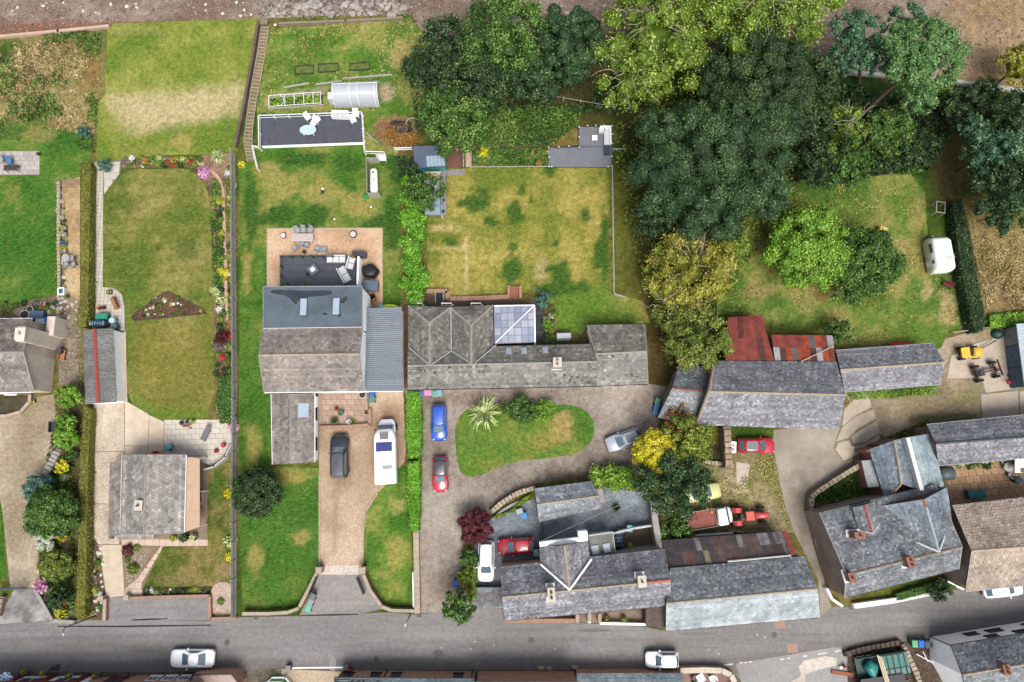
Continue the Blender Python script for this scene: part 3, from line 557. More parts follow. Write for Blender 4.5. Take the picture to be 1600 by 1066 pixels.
 # ------------------------------------------------------------------ buildings
def vsub(a,b):return Vector(a)-Vector(b)
def ccw(poly):
 return poly if parea([(p[0],p[1])for p in poly])>0 else poly[::-1]
def facet_frame(poly):
 p0=Vector(poly[0]);n=Vector((0,0,0))
 for i in range(len(poly)):
  a,b=Vector(poly[i]),Vector(poly[(i+1)%len(poly)]);n+=(a-p0).cross(b-p0)
 n.normalize()
 if n.z<0:n=-n
 up=Vector((0,0,1))-n*n.z
 if up.length<0.02:up=Vector((0,1,0))-n*n.y
 up.normalize();return p0,n,up.cross(n).normalized(),up
def planar(poly):
 n=(poly[1]-poly[0]).cross(poly[2]-poly[0]).normalized();return abs((poly[3]-poly[0]).dot(n))<0.03
def eave_first(poly):
 """turns a four-sided face so that its lowest edge comes first"""
 k=min(range(4),key=lambda i:poly[i].z+poly[(i+1)%4].z);return poly[k:]+poly[:k]
def tile_bilinear(poly,tw,th,lift,Q,Vv,seed=0):
 """a slightly twisted roof face: courses follow its own edges"""
 A,B,C,D=[np.array(p)for p in eave_first(poly)];rng=np.random.default_rng(int(abs(A[0]*100+A[1]*37))+seed)
 nn=np.cross(B-A,D-A);nn=nn/np.linalg.norm(nn);nn=nn if nn[2]>0 else-nn
 nc=max(2,int((np.linalg.norm(B-A)+np.linalg.norm(C-D))/2/tw));nr=max(2,int((np.linalg.norm(D-A)+np.linalg.norm(C-B))/2/th))
 R,K=np.meshgrid(np.arange(nr),np.arange(nc+1),indexing='ij');R=R.ravel();K=K.ravel()
 s0=np.clip((K-0.5*(R%2)+.03)/nc,0,1);s1=np.clip((K+1-0.5*(R%2)-.03)/nc,0,1);ok=s1>s0+1e-4;R,s0,s1=R[ok],s0[ok],s1[ok]
 def pt(s,t):s=s[:,None];t=t[:,None];return(A*(1-s)+B*s)*(1-t)+(D*(1-s)+C*s)*t
 t0=R/nr;t1=(R+1)/nr;m=len(R);jl=lift*(1+.5*rng.normal(0,1,m).clip(-1.2,1.5));tl=rng.normal(0,lift*.18,(m,2))
 lo0,lo1=pt(s0,t0),pt(s1,t0);top=np.stack([lo0+(jl+tl[:,0])[:,None]*nn,lo1+(jl+tl[:,1])[:,None]*nn,pt(s1,t1)+.004*nn,pt(s0,t1)+.004*nn],1)
 v=np.clip(rng.normal(.5,.15,m),0,1);out=rng.random(m);v=np.where(out<.03,1.,np.where(out>.96,0.,v));v=np.clip(v+rng.normal(0,.09,nr+1)[R]+.35*(fbm(s0*nc*tw*.5,t0*nr*th*.5,3,float(seed%50))-.5),0,1)
 Q.append(top.reshape(-1,3));Vv.append(np.repeat(v,4));Q.append(np.stack([lo1,lo0,top[:,0],top[:,1]],1)[:,[1,0,3,2]].reshape(-1,3));Vv.append(np.repeat(v,4))
def roof_slab(mb,f,thick):
 f=ccw([Vector(p)for p in f])
 if len(f)==4 and not planar(f):
  f=eave_first(f);N=8
  for i in range(N):
   for j in range(2):
    g=lambda s,t:f[0].lerp(f[1],s).lerp(f[3].lerp(f[2],s),t)-Vector((0,0,.012))
    mb.slab([g(i/N,j/2),g((i+1)/N,j/2),g((i+1)/N,(j+1)/2),g(i/N,(j+1)/2)],thick)
 else:mb.slab(f,thick)
def tile_facet(poly,tw,th,lift,Q,Vv,seed=0,drop=0.0):
 """lays courses of slates over a convex roof face; each slate tilts on the one below"""
 poly=ccw([Vector(p)for p in poly])
 if len(poly)==4 and not planar(poly):return tile_bilinear(poly,tw,th,lift,Q,Vv,seed)
 p0,n,u,up=facet_frame(poly);rng=np.random.default_rng(int(abs(p0.x*100+p0.y*37))+seed)
 L=[((p-p0).dot(u),(p-p0).dot(up))for p in poly]
 if parea(L)<0:L=L[::-1]
 A=np.array(L);x0,y0=A.min(0);x1,y1=A.max(0);k=len(L)
 def ins(X,Y):
  r=np.ones_like(X,bool)
  for i in range(k):
   ax,ay=L[i];bx,by=L[(i+1)%k];r&=(bx-ax)*(Y-ay)-(by-ay)*(X-ax)>=-1e-6
  return r
 nr=int((y1-y0)/th)+1;nc=int((x1-x0)/tw)+2
 R,Cc=np.meshgrid(np.arange(nr),np.arange(nc),indexing='ij');R=R.ravel();Cc=Cc.ravel()
 X=x0+(Cc-0.5*(R%2))*tw;Y=y0+R*th;g=tw*0.03
 cx=np.stack([X+g,X+tw-g,X+tw-g,X+g],1);cy=np.stack([Y,Y,Y+th,Y+th],1)
 I=ins(cx,cy);full=I.all(1);some=I.any(1)&~full
 un,upn,nn,o=(np.array(t)for t in(u,up,n,p0))
 v=np.clip(rng.normal(0.5,0.15,len(X)),0,1);out=rng.random(len(X));v=np.where(out<0.03,1.0,np.where(out>0.96,0.0,v))
 v=np.clip(v+rng.normal(0,.09,R.max()+2)[R]+0.35*(fbm(X*0.5,Y*0.5,3,float(seed%50))-0.5),0,1)
 F=np.nonzero(full)[0];jl=lift*(1+0.5*rng.normal(0,1,len(F)).clip(-1.2,1.5));tl=rng.normal(0,lift*0.18,(len(F),2))
 h=np.stack([jl+tl[:,0],jl+tl[:,1],np.full(len(F),0.004),np.full(len(F),0.004)],1)
 top=o+cx[F][...,None]*un+cy[F][...,None]*upn+h[...,None]*nn
 Q.append(top.reshape(-1,3));Vv.append(np.repeat(v[F],4))
 lo=o+cx[F][:,[1,0]][...,None]*un+cy[F][:,[1,0]][...,None]*upn
 Q.append(np.concatenate([lo,top[:,[0,1]]],1).reshape(-1,3));Vv.append(np.repeat(v[F],4))
 for i in np.nonzero(some)[0]:
  c=[(float(cx[i,j]),float(cy[i,j]))for j in range(4)]
  for e in range(k):
   if len(c)<3:break
   ax,ay=L[e];bx,by=L[(e+1)%k];c=clip_half(c,(by-ay),-(bx-ax),(by-ay)*ax-(bx-ax)*ay)
  if len(c)<3:continue
  pts=[o+a*un+b*upn+(0.004+(lift-0.004)*(1-min(max((b-Y[i])/th,0),1)))*nn for a,b in c]
  for t in range(1,len(pts)-1):
   Q.append(np.array([pts[0],pts[t],pts[t+1],pts[t+1]]));Vv.append(np.full(4,v[i]))
def add_roof(parent,facets,mat,spec=(0.24,0.21,0.018),thick=0.13,under=None,cover='slates',seed=0):
 under=under or plain('roof_underlay',S(80,76,74),0.9)
 mb=MB()
 for f in facets:roof_slab(mb,f,thick)
 r=mb.build('roof',under,parent)
 Q=[];Vv=[]
 for i,f in enumerate(facets):tile_facet(f,*spec,Q,Vv,seed+i)
 Q=np.concatenate(Q);Vv=np.concatenate(Vv)
 s=link(cover,quads_data(cover,Q,mat,Vv),r);s['kind']='stuff'
 return r
def add_ridge(parent,a,b,mat,w=0.13,seg=0.45,h=0.06,name='ridge'):
 a=Vector(a);b=Vector(b);d=b-a;n=max(1,int(d.length/seg));mb=MB();t=d.normalized();s=t.cross(Vector((0,0,1))).normalized();up=s.cross(t)
 for i in range(n):
  p=a+d*(i/n);q=a+d*((i+0.97)/n);j=random.uniform(-0.008,0.012);k=random.uniform(-.012,.012)
  vs=[]
  for e in(p,q):vs+=[e-s*(w+k)-up*0.075,e-s*w*0.35+up*(h+j),e+s*w*0.35+up*(h+j),e+s*(w+k)-up*0.075]
  mb.add(vs,[(0,1,5,4),(1,2,6,5),(2,3,7,6),(0,3,2,1),(4,5,6,7)])
 return mb.build(name,mat,parent)
def add_gutter(parent,a,b,mat,r=0.05):
 a=Vector(a);b=Vector(b)
 return MB().tube([a,b],r,6).build('gutter',mat,parent)
WHITE=plain('white_paint',(0.6,0.6,0.59),0.5,0.06,2);WHITER=plain('white_render',(0.78,0.78,0.77),0.8,0.08,1.2);BLACK=plain('black_paint',S(38,38,42),0.45,0.2,4)
CREAMR=plain('cream_render',S(214,206,190),0.85,0.1,1.5);BEIGER=plain('beige_render',S(236,220,202),0.85,0.12,0.9,bmp=0.1);TANR=plain('tan_render',S(222,194,166),0.85,0.1,1.5)
GLASS=glossy('window_glass',S(70,86,98),0.02,1.0);SKYG=glossy('rooflight_glass',S(176,192,210),0.05,0.8)
STONEW=rubble_mat('rubble_stone',S(150,128,108),S(110,94,80),2.4,S(170,158,140));REDST=rubble_mat('red_sandstone',S(190,134,104),S(224,178,146),2.0,S(196,160,136));BROWNR=plain('brown_render',S(168,150,136),0.9,0.14,0.7)
BRICK=rubble_mat('red_brick',S(140,94,78),S(166,118,98),5.0)
OCHRE=plain('ochre_ridge_mortar',S(182,166,142),0.85,0.25,2.5);GREYRIDGE=plain('grey_ridge_tile',S(164,158,150),0.85,0.22,3);TERRA=plain('terracotta_ridge',S(188,118,96),0.8,0.2,3);LEAD=plain('lead_flashing',S(176,180,184),0.5,0.12,2)
PALELEAD=plain('white_lead',S(226,226,224),0.6,0.12,2);BROWNRIDGE=plain('brown_ridge',S(140,122,100),.85,.2,3)
SL_BLUE=slate_mat('blue_grey_slate',S(84,89,94),S(120,125,130),S(172,174,176),S(196,196,194),0.63)
SL_LILAC=slate_mat('lilac_slate',S(98,98,104),S(132,132,139),S(180,179,183),S(202,200,198),0.63)
SL_PALE=slate_mat('pale_new_slate',S(146,157,161),S(168,178,181),S(194,201,202),S(214,218,218),0.68)
SL_TEAL=slate_mat('pale_teal_slate',S(132,152,158),S(154,172,177),S(192,203,204),S(220,222,218),0.66)
SL_STEEL=slate_mat('steel_blue_slate',S(98,110,122),S(126,138,150),S(168,176,184),S(196,200,202),0.65)
SL_BROWN=slate_mat('brown_grey_tile',S(112,104,98),S(142,132,124),S(170,160,150),S(206,198,186),0.64)
SL_DARK=slate_mat('dark_concrete_tile',S(74,72,76),S(98,94,96),S(140,134,130),S(208,204,198),0.61)
SL_GREY=slate_mat('weathered_grey_tile',S(90,89,83),S(122,119,111),S(164,159,149),S(204,202,194),0.62,moss=S(94,100,72))
SL_MOSS=slate_mat('lichened_tile',S(122,118,114),S(158,152,146),S(196,190,182),S(210,206,200),0.62,moss=S(100,96,86))
SL_TAN=slate_mat('tan_tile',S(146,128,112),S(172,154,136),S(196,180,164),S(206,196,182),0.66)
WSEED=random.Random(5)
def add_window(parent,c,t,w,h,fm=WHITE,name='window'):
 """c centre of the opening on the wall, t unit vector along the wall; stands 3 cm proud"""
 t=Vector(t);n=t.cross(Vector((0,0,1)));M=Matrix((t,n,Vector((0,0,1)))).transposed();c=Vector(c)
 fr=MB();b=0.09
 for dx,dz,sx,sz in((-w/2+b/2,0,b,h),(w/2-b/2,0,b,h),(0,h/2-b/2,w-2*b,b),(0,-h/2+b/2,w-2*b,b),(0,0,b*0.6,h-2*b)):
  fr.box(c+t*dx+Vector((0,0,dz))+n*0.02,(sx,0.10,sz),M=M)
 fr.box(c+Vector((0,0,-h/2-0.04))+n*0.05,(w+0.2,0.2,0.07),M=M)
 o=fr.build(name,fm,parent);MB().box(c+n*0.012,(w-2*b,0.05,h-2*b),M=M).build('pane',GLASS,o);return o
def windows_along(parent,a,b,ztop,fm=WHITE,storeys=1,every=3.2,w=1.1,h=1.1,door=False,skip=()):
 """a->b runs so that the outside is on its right-hand side"""
 a=Vector((a[0],a[1],0));b=Vector((b[0],b[1],0));d=b-a;L=d.length
 if L<2.2:return
 t=d.normalized();n=max(1,int(L/every))
 for s in range(storeys):
  z=ztop-0.55-h/2-(storeys-1-s)*2.5
  for i in range(n):
   p=a+d*((i+0.5)/n)
   if door and s==0 and i==n//2:
    q=MB();nn=t.cross(Vector((0,0,1)));M=Matrix((t,nn,Vector((0,0,1)))).transposed()
    q.box(p+Vector((0,0,1.02))+nn*0.02,(0.95,0.1,2.04),M=M);dd=q.build('door',plain('door_paint',S(120,60,50),.5),parent)
    MB().box(p+t*0.35+Vector((0,0,1.0))+nn*0.09,(0.12,0.05,0.04),M=M).build('handle',LEAD,dd)
   else:add_window(parent,p+Vector((0,0,z)),t,w,h,fm)
def plane_pt(px,py,poly):
 p0,n,u,up=facet_frame([Vector(p)for p in poly]);z=p0.z
 for _ in range(12):
  q=W(px,py,z);z=p0.z-(n.x*(q.x-p0.x)+n.y*(q.y-p0.y))/n.z
 return W(px,py,z),n,u,up
def skylight(parent,px,py,poly,w,h,fm=None,pane=None):
 po=Vector(parent.location);p,n,u,up=plane_pt(px,py,[Vector(q)+po for q in poly]);p=p-po;M=Matrix((u,up,n)).transposed()
 o=MB().box(p+n*0.04,(w,h,0.16),M=M).build('rooflight',fm or plain('dark_frame',S(74,78,84),.5),parent)
 MB().box(p+n*0.115,(w-0.16,h-0.16,0.03),M=M).build('pane',pane or SKYG,o);return o
def chimney(parent,px,py,ztop,w,d,h,mat,pots=1,rz=0.0,potm=None,flash=True):
 c=W(px,py,ztop)-Vector((parent.location.x,parent.location.y,0));R=Matrix.Rotation(rz,3,'Z');mb=MB();mb.box((c.x,c.y,ztop-h/2),(w,d,h),rz)
 mb.box((c.x,c.y,ztop-0.05),(w+0.14,d+0.14,0.12),rz);o=mb.build('chimney',mat,parent)
 for i in range(pots):
  q=R@Vector((0,(i-(pots-1)/2)*min(0.5,d/pots),0))+c;m2=MB();m2.tube([q,q+Vector((0,0,0.4))],[0.13,0.11],8)
  pt=m2.build('chimney_pot',potm or TERRA,o)
  MB().cyl(q+Vector((0,0,0.401)),0.085,0.004,8).build('flue',BLACK,o)
 if flash:MB().box((c.x,c.y,ztop-h+0.02),(w+0.34,d+0.5,0.05),rz).build('flashing',PALELEAD,o)
 return o
def walls_from_ring(parent,ring,mat,z0=0.0):
 n=len(ring);vs=[tuple(p)for p in ring]+[(p[0],p[1],z0)for p in ring]
 return MB().add(vs,[(i,n+i,n+(i+1)%n,(i+1)%n)for i in range(n)]+[tuple(range(n))]).build('wall',mat,parent)
def gable(name,label,A0,A1,B0,B1,R0,R1,zA,zB,zR,mat,wall,ridge=OCHRE,spec=(0.24,0.21,0.018),over=0.22,gutter=BLACK,cat='house',z0=0.0,win=None,cover='slates',verge=None,parent=None,zR1=None,ridge_on=True):
 """a pitched roof over walls; eave corners and ridge ends as the photograph shows them at their heights"""
 a0,a1=W(*A0,zA),W(*A1,zA);b0,b1=W(*B0,zB),W(*B1,zB);r0,r1=W(*R0,zR),W(*R1,zR if zR1 is None else zR1)
 cen=(a0+a1+b0+b1)/4
 rt=parent or root(name,(cen.x,cen.y,0),0,label,cat);off=Vector((cen.x,cen.y,0))if parent is None else Vector((parent.location.x,parent.location.y,0))
 loc=lambda p:Vector(p)-off
 fA,fB=[a0,a1,r1,r0],[b1,b0,r0,r1]
 r=add_roof(rt,[[loc(p)for p in fA],[loc(p)for p in fB]],mat,spec,cover=cover)
 if ridge_on:add_ridge(r,loc(r0)+Vector((0,0,.03)),loc(r1)+Vector((0,0,.03)),ridge)
 def ins(e,rr,e2):
  d=(rr-e);d.z=0;L=d.length;d.normalize();l=(e2-e);l.z=0;l.normalize();q=e+d*over+l*over;q.z=e.z+(rr.z-e.z)*over/L-0.14;return q
 def insr(rr,r2):
  l=(r2-rr);l.z=0;l.normalize();q=rr+l*over;q.z=rr.z-0.14;return q
 ring=[ins(a0,r0,a1),ins(a1,r1,a0),insr(r1,r0),ins(b1,r1,b0),ins(b0,r0,b1),insr(r0,r1)]
 if parea([(p.x,p.y)for p in ring])<0:ring=ring[::-1]
 walls_from_ring(rt,[loc(p)for p in ring],wall,z0)
 if gutter:
  for e,f in((a0,a1),(b0,b1)):
   o2=(e+f)/2-cen;o2.z=0;o2.normalize();add_gutter(rt,loc(e)+o2*0.05-Vector((0,0,.06)),loc(f)+o2*0.05-Vector((0,0,.06)),gutter)
 if verge:
  for e,rr,f in((a0,r0,b0),(a1,r1,b1)):
   out=((rr-(r0+r1)/2));out.z=0;out.normalize()
   for p,q in((e,rr),(rr,f)):MB().tube([loc(p)+out*.03+Vector((0,0,-.02)),loc(q)+out*.03+Vector((0,0,-.02))],0.07,4).build('bargeboard',verge,rt)
 if win:
  n=len(ring)
  for i in range(n):
   p,q=ring[i],ring[(i+1)%n]
   if abs(p.z-q.z)<0.25:windows_along(rt,loc(p),loc(q),min(p.z,q.z),**win)
  gw=dict(win);gw['door']=False;gw['storeys']=1
  for i in range(n):
   p,q,s=ring[i-1],ring[i],ring[(i+1)%n]
   if q.z>p.z+0.8 and q.z>s.z+0.4 and win.get('gables',1):
    t=(s-p);t.z=0;t.normalize();c=(p+s)/2;c.z=min(p.z,s.z)-0.4;add_window(rt,loc(c),t,0.9,1.0,win.get('fm',WHITE))
 return rt,[[loc(p)for p in fA],[loc(p)for p in fB]],loc,[loc(p)for p in ring]
def gspec(win):
 if win:win.pop('gables',None)
 return win
def sheets(parent,TL,TR,BR,BL,n,mats,rows=1,amp=0.03,waves=5,seed=0,name='roof_sheet',choose=None,jit=0.012):
 """corrugated sheets side by side, each one its own piece"""
 rnd=random.Random(seed);TL,TR,BR,BL=map(Vector,(TL,TR,BR,BL));nrm=(TR-TL).cross(BL-TL).normalized()
 if nrm.z<0:nrm=-nrm
 for r in range(rows):
  for i in range(n):
   m=choose(i,r)if choose else rnd.choice(mats);vs=[];fs=[];k=waves*2;dz=rnd.uniform(0,jit)+0.02*(rows-r)*0+r*0.0;ex=rnd.uniform(-0.03,0.05)
   v0,v1=r/rows-(0.02 if r else 0),(r+1)/rows
   for j in range(k+1):
    s=(i+j/k*0.995)/n;up=nrm*(amp*(1 if j%2 else-1)+dz+(rows-1-r)*0.0+r*0.0)
    a=TL.lerp(TR,s);b=BL.lerp(BR,s);vs+=[a.lerp(b,v0)+up+nrm*0.0,a.lerp(b,v1+ex*(r==rows-1)*0.3)+up+nrm*(0.012 if r<rows-1 else 0)]
   for j in range(k):fs.append((2*j,2*j+1,2*j+3,2*j+2))
   link(name,mesh_data(name,vs,fs,m,False),parent)
def tagname(o,nm):o.name=nm;return o
# ---- B1 house at the left edge
h,f,loc,rg=gable('house','brown tiled house cut by the left edge, beige gable with chimney stack',(-120,500),(50,498),(-120,616),(52,612),(-130,553),(35,550),3.4,3.4,5.6,SL_BROWN,BEIGER,GREYRIDGE,spec=(0.34,0.30,0.03),gutter=WHITE,verge=OCHRE,cover='roof_tiles')
c=loc(W(36,524,5.2));st=MB();st.box((c.x+0.3,c.y,3.0),(0.9,1.6,6.0));st.box((c.x+0.3,c.y,6.05),(1.1,1.3,.16));o=st.build('chimney',BEIGER,h);MB().tube([(c.x+.3,c.y,6.1),(c.x+.3,c.y,6.5)],[.16,.14],8).build('chimney_pot',CREAMR,o)
b0,b1=rg[1],rg[3]
e=max(p.x for p in rg)
for k in range(3):add_window(h,(-3-2.2*k+e-1,min(p.y for p in rg)-0.0+0.0,1.6),(1,0,0),1.2,1.1)
MB().box((e+.45,c.y+1.6,1.1),(.9,2.2,2.2)).build('porch',BEIGER,h)
# ---- B2 garage with cement sheets
ga=root('garage',W(160,572),0,'long grey cement-sheet garage with red ridge beside the clipped hedge','garage');off=Vector(ga.location)
zE,zR=2.0,2.55
a0,a1,b0,b1,r0,r1=[W(x,y,z)-off for x,y,z in((129,517,zE),(133,632,zE),(176,513,zE),(182,628,zE),(147,514,zR),(153,630,zR))]
ins=lambda p,q,d=.15:p+(q-p).normalized()*d
ring=[Vector((p.x,p.y,p.z-.08))for p in(ins(a0,b1),ins(a1,b0),r1+Vector((0,.12,-.02)),ins(b1,a0),ins(b0,a1),r0-Vector((0,.12,.02)))]
walls_from_ring(ga,ring,WHITER);rf=MB().slab(ccw([a0,a1,r1,r0]),.05).slab(ccw([b0,b1,r1,r0]),.05).build('roof',plain('asbestos_under',S(120,120,118),.9),ga)
for ob in(rf,):ob.location.z=-0.06
CEM=[slate_mat('cement_sheet_%d'%i,S(a,a,a-2),S(a+14,a+14,a+10),S(a+40,a+40,a+36),S(84,84,82),0.5,0.9)for i,a in enumerate((128,140,150))]
sheets(rf,r0,r1,a1,a0,12,CEM,amp=.02,waves=4,seed=2);sheets(rf,r0,r1,b1,b0,12,CEM,amp=.02,waves=4,seed=3)
add_ridge(rf,r0+Vector((0,0,.1)),r1+Vector((0,0,.1)),plain('red_ridge',S(176,78,66),.7,.15,3),.2)
ex=ring[4];t=(ring[3]-ring[4]);t.z=0;t.normalize();
for k in():add_window(ga,ring[3].lerp(ring[4],k)-Vector((0,0,.7)),(ring[4]-ring[3]).normalized(),.9,.7)
# ---- B3 bungalow
h,f,loc,rg=gable('bungalow','bungalow with lichened grey tiles standing in a tan concrete yard',(191,711),(188,834),(290,711),(287,832),(228,711),(225,834),2.55,2.55,4.3,SL_MOSS,TANR,GREYRIDGE,spec=(0.33,0.31,0.035),gutter=WHITE,verge=GREYRIDGE,cover='roof_tiles')
e0,e1=rg[0],rg[1]
er=[p for p in rg if p.x>0];ea=max(er,key=lambda p:p.y);eb=min([p for p in er if p.z<3.2],key=lambda p:p.y);ea=max([p for p in er if p.z<3.2],key=lambda p:p.y)
add_window(h,eb.lerp(ea,.82)-Vector((0,0,1.1)),(ea-eb).normalized(),1.0,.9,TANR)
q=[loc(W(*p))for p in((172,722,2.1),(169,841,2.1),(188.5,834,2.5),(191,722,2.5))]
add_roof(h,[q],SL_BROWN,(0.33,0.31,0.035),.1,cover='roof_tiles',seed=5)
q2=[loc(W(*p))for p in((169.5,842,2.05),(241,841.5,2.05),(241,834,2.5),(189,834,2.5))];add_roof(h,[q2],SL_MOSS,(0.33,0.31,0.035),.1,cover='roof_tiles',seed=6)
lw=[loc(W(*p))for p in((173,723,2.0),(170.5,840,2.0),(240,840,2.0),(240,832,2.2),(190,832,2.2),(192,723,2.3))];walls_from_ring(h,[p+Vector((0,0,-.12))for p in lw],TANR)
q3=[loc(W(*p_))for p_ in((290,714,2.35),(312,716,2.35),(312,823,2.35),(288,832,2.35))];MB().slab(ccw(q3),.12).build('canopy_roof',plain('tan_flat_roof',S(204,172,144),.85,.1,1.5),h);[MB().box((q_.x-.15,q_.y,1.1),(.1,.1,2.2)).build('added_canopy_post',WHITE,h)for q_ in(q3[1],q3[1].lerp(q3[2],.5),q3[2])]  # canopy added over the dim east wall so the strip reads bright tan
chimney(h,216,790,4.5,.7,.9,1.1,CREAMR,1,flash=False)
p=loc(W(315,777));d=MB().box((p.x-.55,p.y,1.0),(.1,1.0,2.0)).build('door',plain('red_door',S(170,60,52),.5),h);MB().box((p.x-.48,p.y+.35,1),(.06,.05,.14)).build('handle',LEAD,d)
MB().box((p.x-.1,p.y,.1),(.8,1.6,.2)).build('doorstep',plain('step_concrete',S(196,186,172),.9),h)
# ---- B4 big white house with the grey flat-roofed rear
h,f,loc,rg=gable('house','large white house with brown tiled front slope and grey flat rear roof',(411,514),(566,512),(413,613),(568,611),(404.5,555),(561.5,553),5.3,3.6,6.6,SL_BROWN,WHITER,OCHRE,spec=(0.34,0.3,0.03),gutter=WHITE,verge=GREYRIDGE,cover='roof_tiles',over=.16)
fl=[loc(W(*p))for p in((411,516,5.2),(566,513,5.2),(566,447,5.2),(411.5,448,5.2))]
MEMB=plain('grey_roof_membrane',S(94,106,117),.45,.26,.5);WETM=plain('wet_roof_patch',S(62,68,74),.2,.3,.8)
rf=MB().prism([(p.x,p.y)for p in fl],5.0,5.2).build('roof',MEMB,h)
MB().prism([(a[0],a[1])for a in[loc(W(x,y,5.2))for x,y in smooth_poly([(420,456),(430,452),(480,455),(515,453),(521,458),(512,462),(480,464),(465,470),(463,478),(458,472),(448,462),(430,460)],2)]],5.201,5.206).build('wet_patch',WETM,rf)
for pp in([(505,488),(512,490),(511,493),(503,492)],[(528,492),(532,488),(534,494),(529,497)],[(530,470),(540,462),(544,466),(536,476)]):MB().prism([tuple(loc(W(x,y,5.2)))[:2]for x,y in smooth_poly(pp,2)],5.201,5.205).build('wet_patch',WETM,rf)
fw=[loc(W(*p))for p in((412.5,514,5.2),(565,511,5.2),(565,448.5,5.2),(413,449.5,5.2))];fw=fw if parea([(p.x,p.y)for p in fw])>0 else fw[::-1]
walls_from_ring(h,[Vector((p.x,p.y,4.99))for p in fw],WHITER)
for k in range(4):MB().tube([fl[k],fl[(k+1)%4]],.06,4).build('roof_trim',plain('grey_trim',S(150,156,160),.5),h)
for x,y in((474.5,480),(525.5,479)):skylight(h,x,y,fl,.85,2.0)
nl=sorted(fw,key=lambda p:-p.y)[:2];nl.sort(key=lambda p:-p.x)
for k in(.2,.5,.8):
 for z in(1.4,3.9):add_window(h,nl[0].lerp(nl[1],k)*1+Vector((0,0,z-5.2)),(nl[1]-nl[0]).normalized(),1.6,1.3)
se=sorted([p for p in rg if p.z<4.2],key=lambda p:p.x)
for k in(.15,.4,.65,.9):add_window(h,se[0].lerp(se[1],k)-Vector((0,0,1.2)),(se[1]-se[0]).normalized(),1.4,1.3)
h2,f2,loc2,rg2=gable('garage','brown tiled garage wing with rooflight in front of the large white house',(424,616),(426,726),(491,614.5),(491,722),(455,615.5),(453,724.5),2.3,2.3,2.95,SL_BROWN,WHITER,GREYRIDGE,spec=(.33,.3,.03),gutter=WHITE,cover='roof_tiles',cat='garage')
skylight(h2,474,641,f2[1],1.6,1.15,plain('pale_frame',S(170,176,184),.5))
sa,sb2=sorted([p for p in rg2 if p.x>1 and p.z<2.6],key=lambda p:p.y)[:2]
for k in(.25,.72):add_window(h2,sa.lerp(sb2,k)-Vector((0,0,.9)),(sb2-sa).normalized(),1.3,1.0,BLACK)
sg=root('garage',W(600,545),0,'narrow white garage with ribbed blue grey metal roof beside the large house','garage');off=Vector(sg.location);L=lambda x,y,z=0:W(x,y,z)-off
rq=[L(571,482,2.75),L(627,479,2.55),L(629,611,2.55),L(571,611,2.75)]
rf=MB().slab(ccw(rq),.08).build('roof',plain('roof_deck',S(110,116,122),.6),sg);rf.location.z=-.03
RIB=[plain('blue_grey_ribbed_sheet',S(122,134,146),.45,.1,1.5,rand=.05)]
sheets(rf,rq[0],rq[3],rq[2],rq[1],14,RIB,amp=.018,waves=3,seed=4)
walls_from_ring(sg,ccw([L(573,484,2.5),L(573,609,2.5),L(626,608,2.4),L(625,481,2.4)]),WHITER);add_gutter(sg,rq[3]+Vector((0,-.05,-.06)),rq[2]+Vector((0,-.05,-.06)),WHITE)
d=MB().box(L(598,607)+Vector((0,-.06,1.05)),(2.6,.08,2.1)).build('garage_door',WHITE,sg);MB().box(L(598,607)+Vector((0,-.13,.9)),(.2,.05,.05)).build('handle',BLACK,d)
# ---- B7 long low house in the middle
h,f,loc,rg=gable('house','long grey tiled house with twin hipped rear wings between drive and centre lawn',(637,545),(930,538),(637,609),(933,603),(637,571.5),(932,565),2.9,2.6,4.3,SL_GREY,WHITER,GREYRIDGE,spec=(.33,.32,.032),gutter=BLACK,cover='roof_tiles')
ze,zr,zv=2.8,4.3,3.0
P_=lambda x,y,z:loc(W(x,y,z))
w1=[[P_(638,478,ze),P_(638,572,ze),P_(671,572,zr),P_(671,504,zr)],[P_(704,480,zv),P_(705,572,zv),P_(671,572,zr),P_(671,504,zr)],[P_(638,478,ze),P_(704,480,zv),P_(671,504,zr)]]
w2=[[P_(704,480,zv),P_(705,572,zv),P_(736,572,zr),P_(736,508,zr)],[P_(770,477,ze),P_(772,572,ze),P_(736,572,zr),P_(736,508,zr)],[P_(704,480,zv),P_(770,477,ze),P_(736,508,zr)]]
r2=add_roof(h,w1+w2,SL_GREY,(.33,.32,.032),cover='roof_tiles',seed=9)
for a,b in(((671,504),(671,570)),((736,508),(736,568))):add_ridge(r2,P_(*a,zr+.04),P_(*b,zr+.04),GREYRIDGE,.14)
for a,za,b in(((638,478),ze,(671,504)),((704,480),zv,(671,504)),((704,480),zv,(736,508)),((770,477),ze,(736,508))):add_ridge(r2,P_(*a,za+.04),P_(*b,zr+.04),GREYRIDGE,.13)
for a,za,b,zb in(((639,543),3.0,(671,570),4.28),((705,548),3.15,(675,569),4.28),((705,548),3.15,(736,568),4.28),((775,539),3.0,(741,568),4.28),((704.5,482),3.06,(705,548),3.1)):
 MB().tube([P_(*a,za+.1),P_(*b,zb+.05)],.08,5).build('valley_lead',LEAD,r2)
walls_from_ring(h,ccw([P_(640,480,2.6),P_(640,570,2.6),P_(769,570,2.6),P_(768,479,2.6)]),WHITER)
for x,y in((795,549),(819,548.5),(852,547.5)):skylight(h,x,y,f[0],.62,.9,LEAD)
chimney(h,871,566,5.1,.8,.9,1.3,CREAMR,2,potm=plain('buff_pot',S(190,160,130),.8))
sgg=sorted([p for p in rg if p.y<0 and p.z<3],key=lambda p:p.x)
windows_along(h,sgg[0],sgg[-1],2.6,WHITE,1,3.0,1.2,1.0,door=True)
for k in range(3):add_window(h,P_(655+45*k,480,0)+Vector((0,.0,1.5)),(-1,0,0),1.2,1.0)
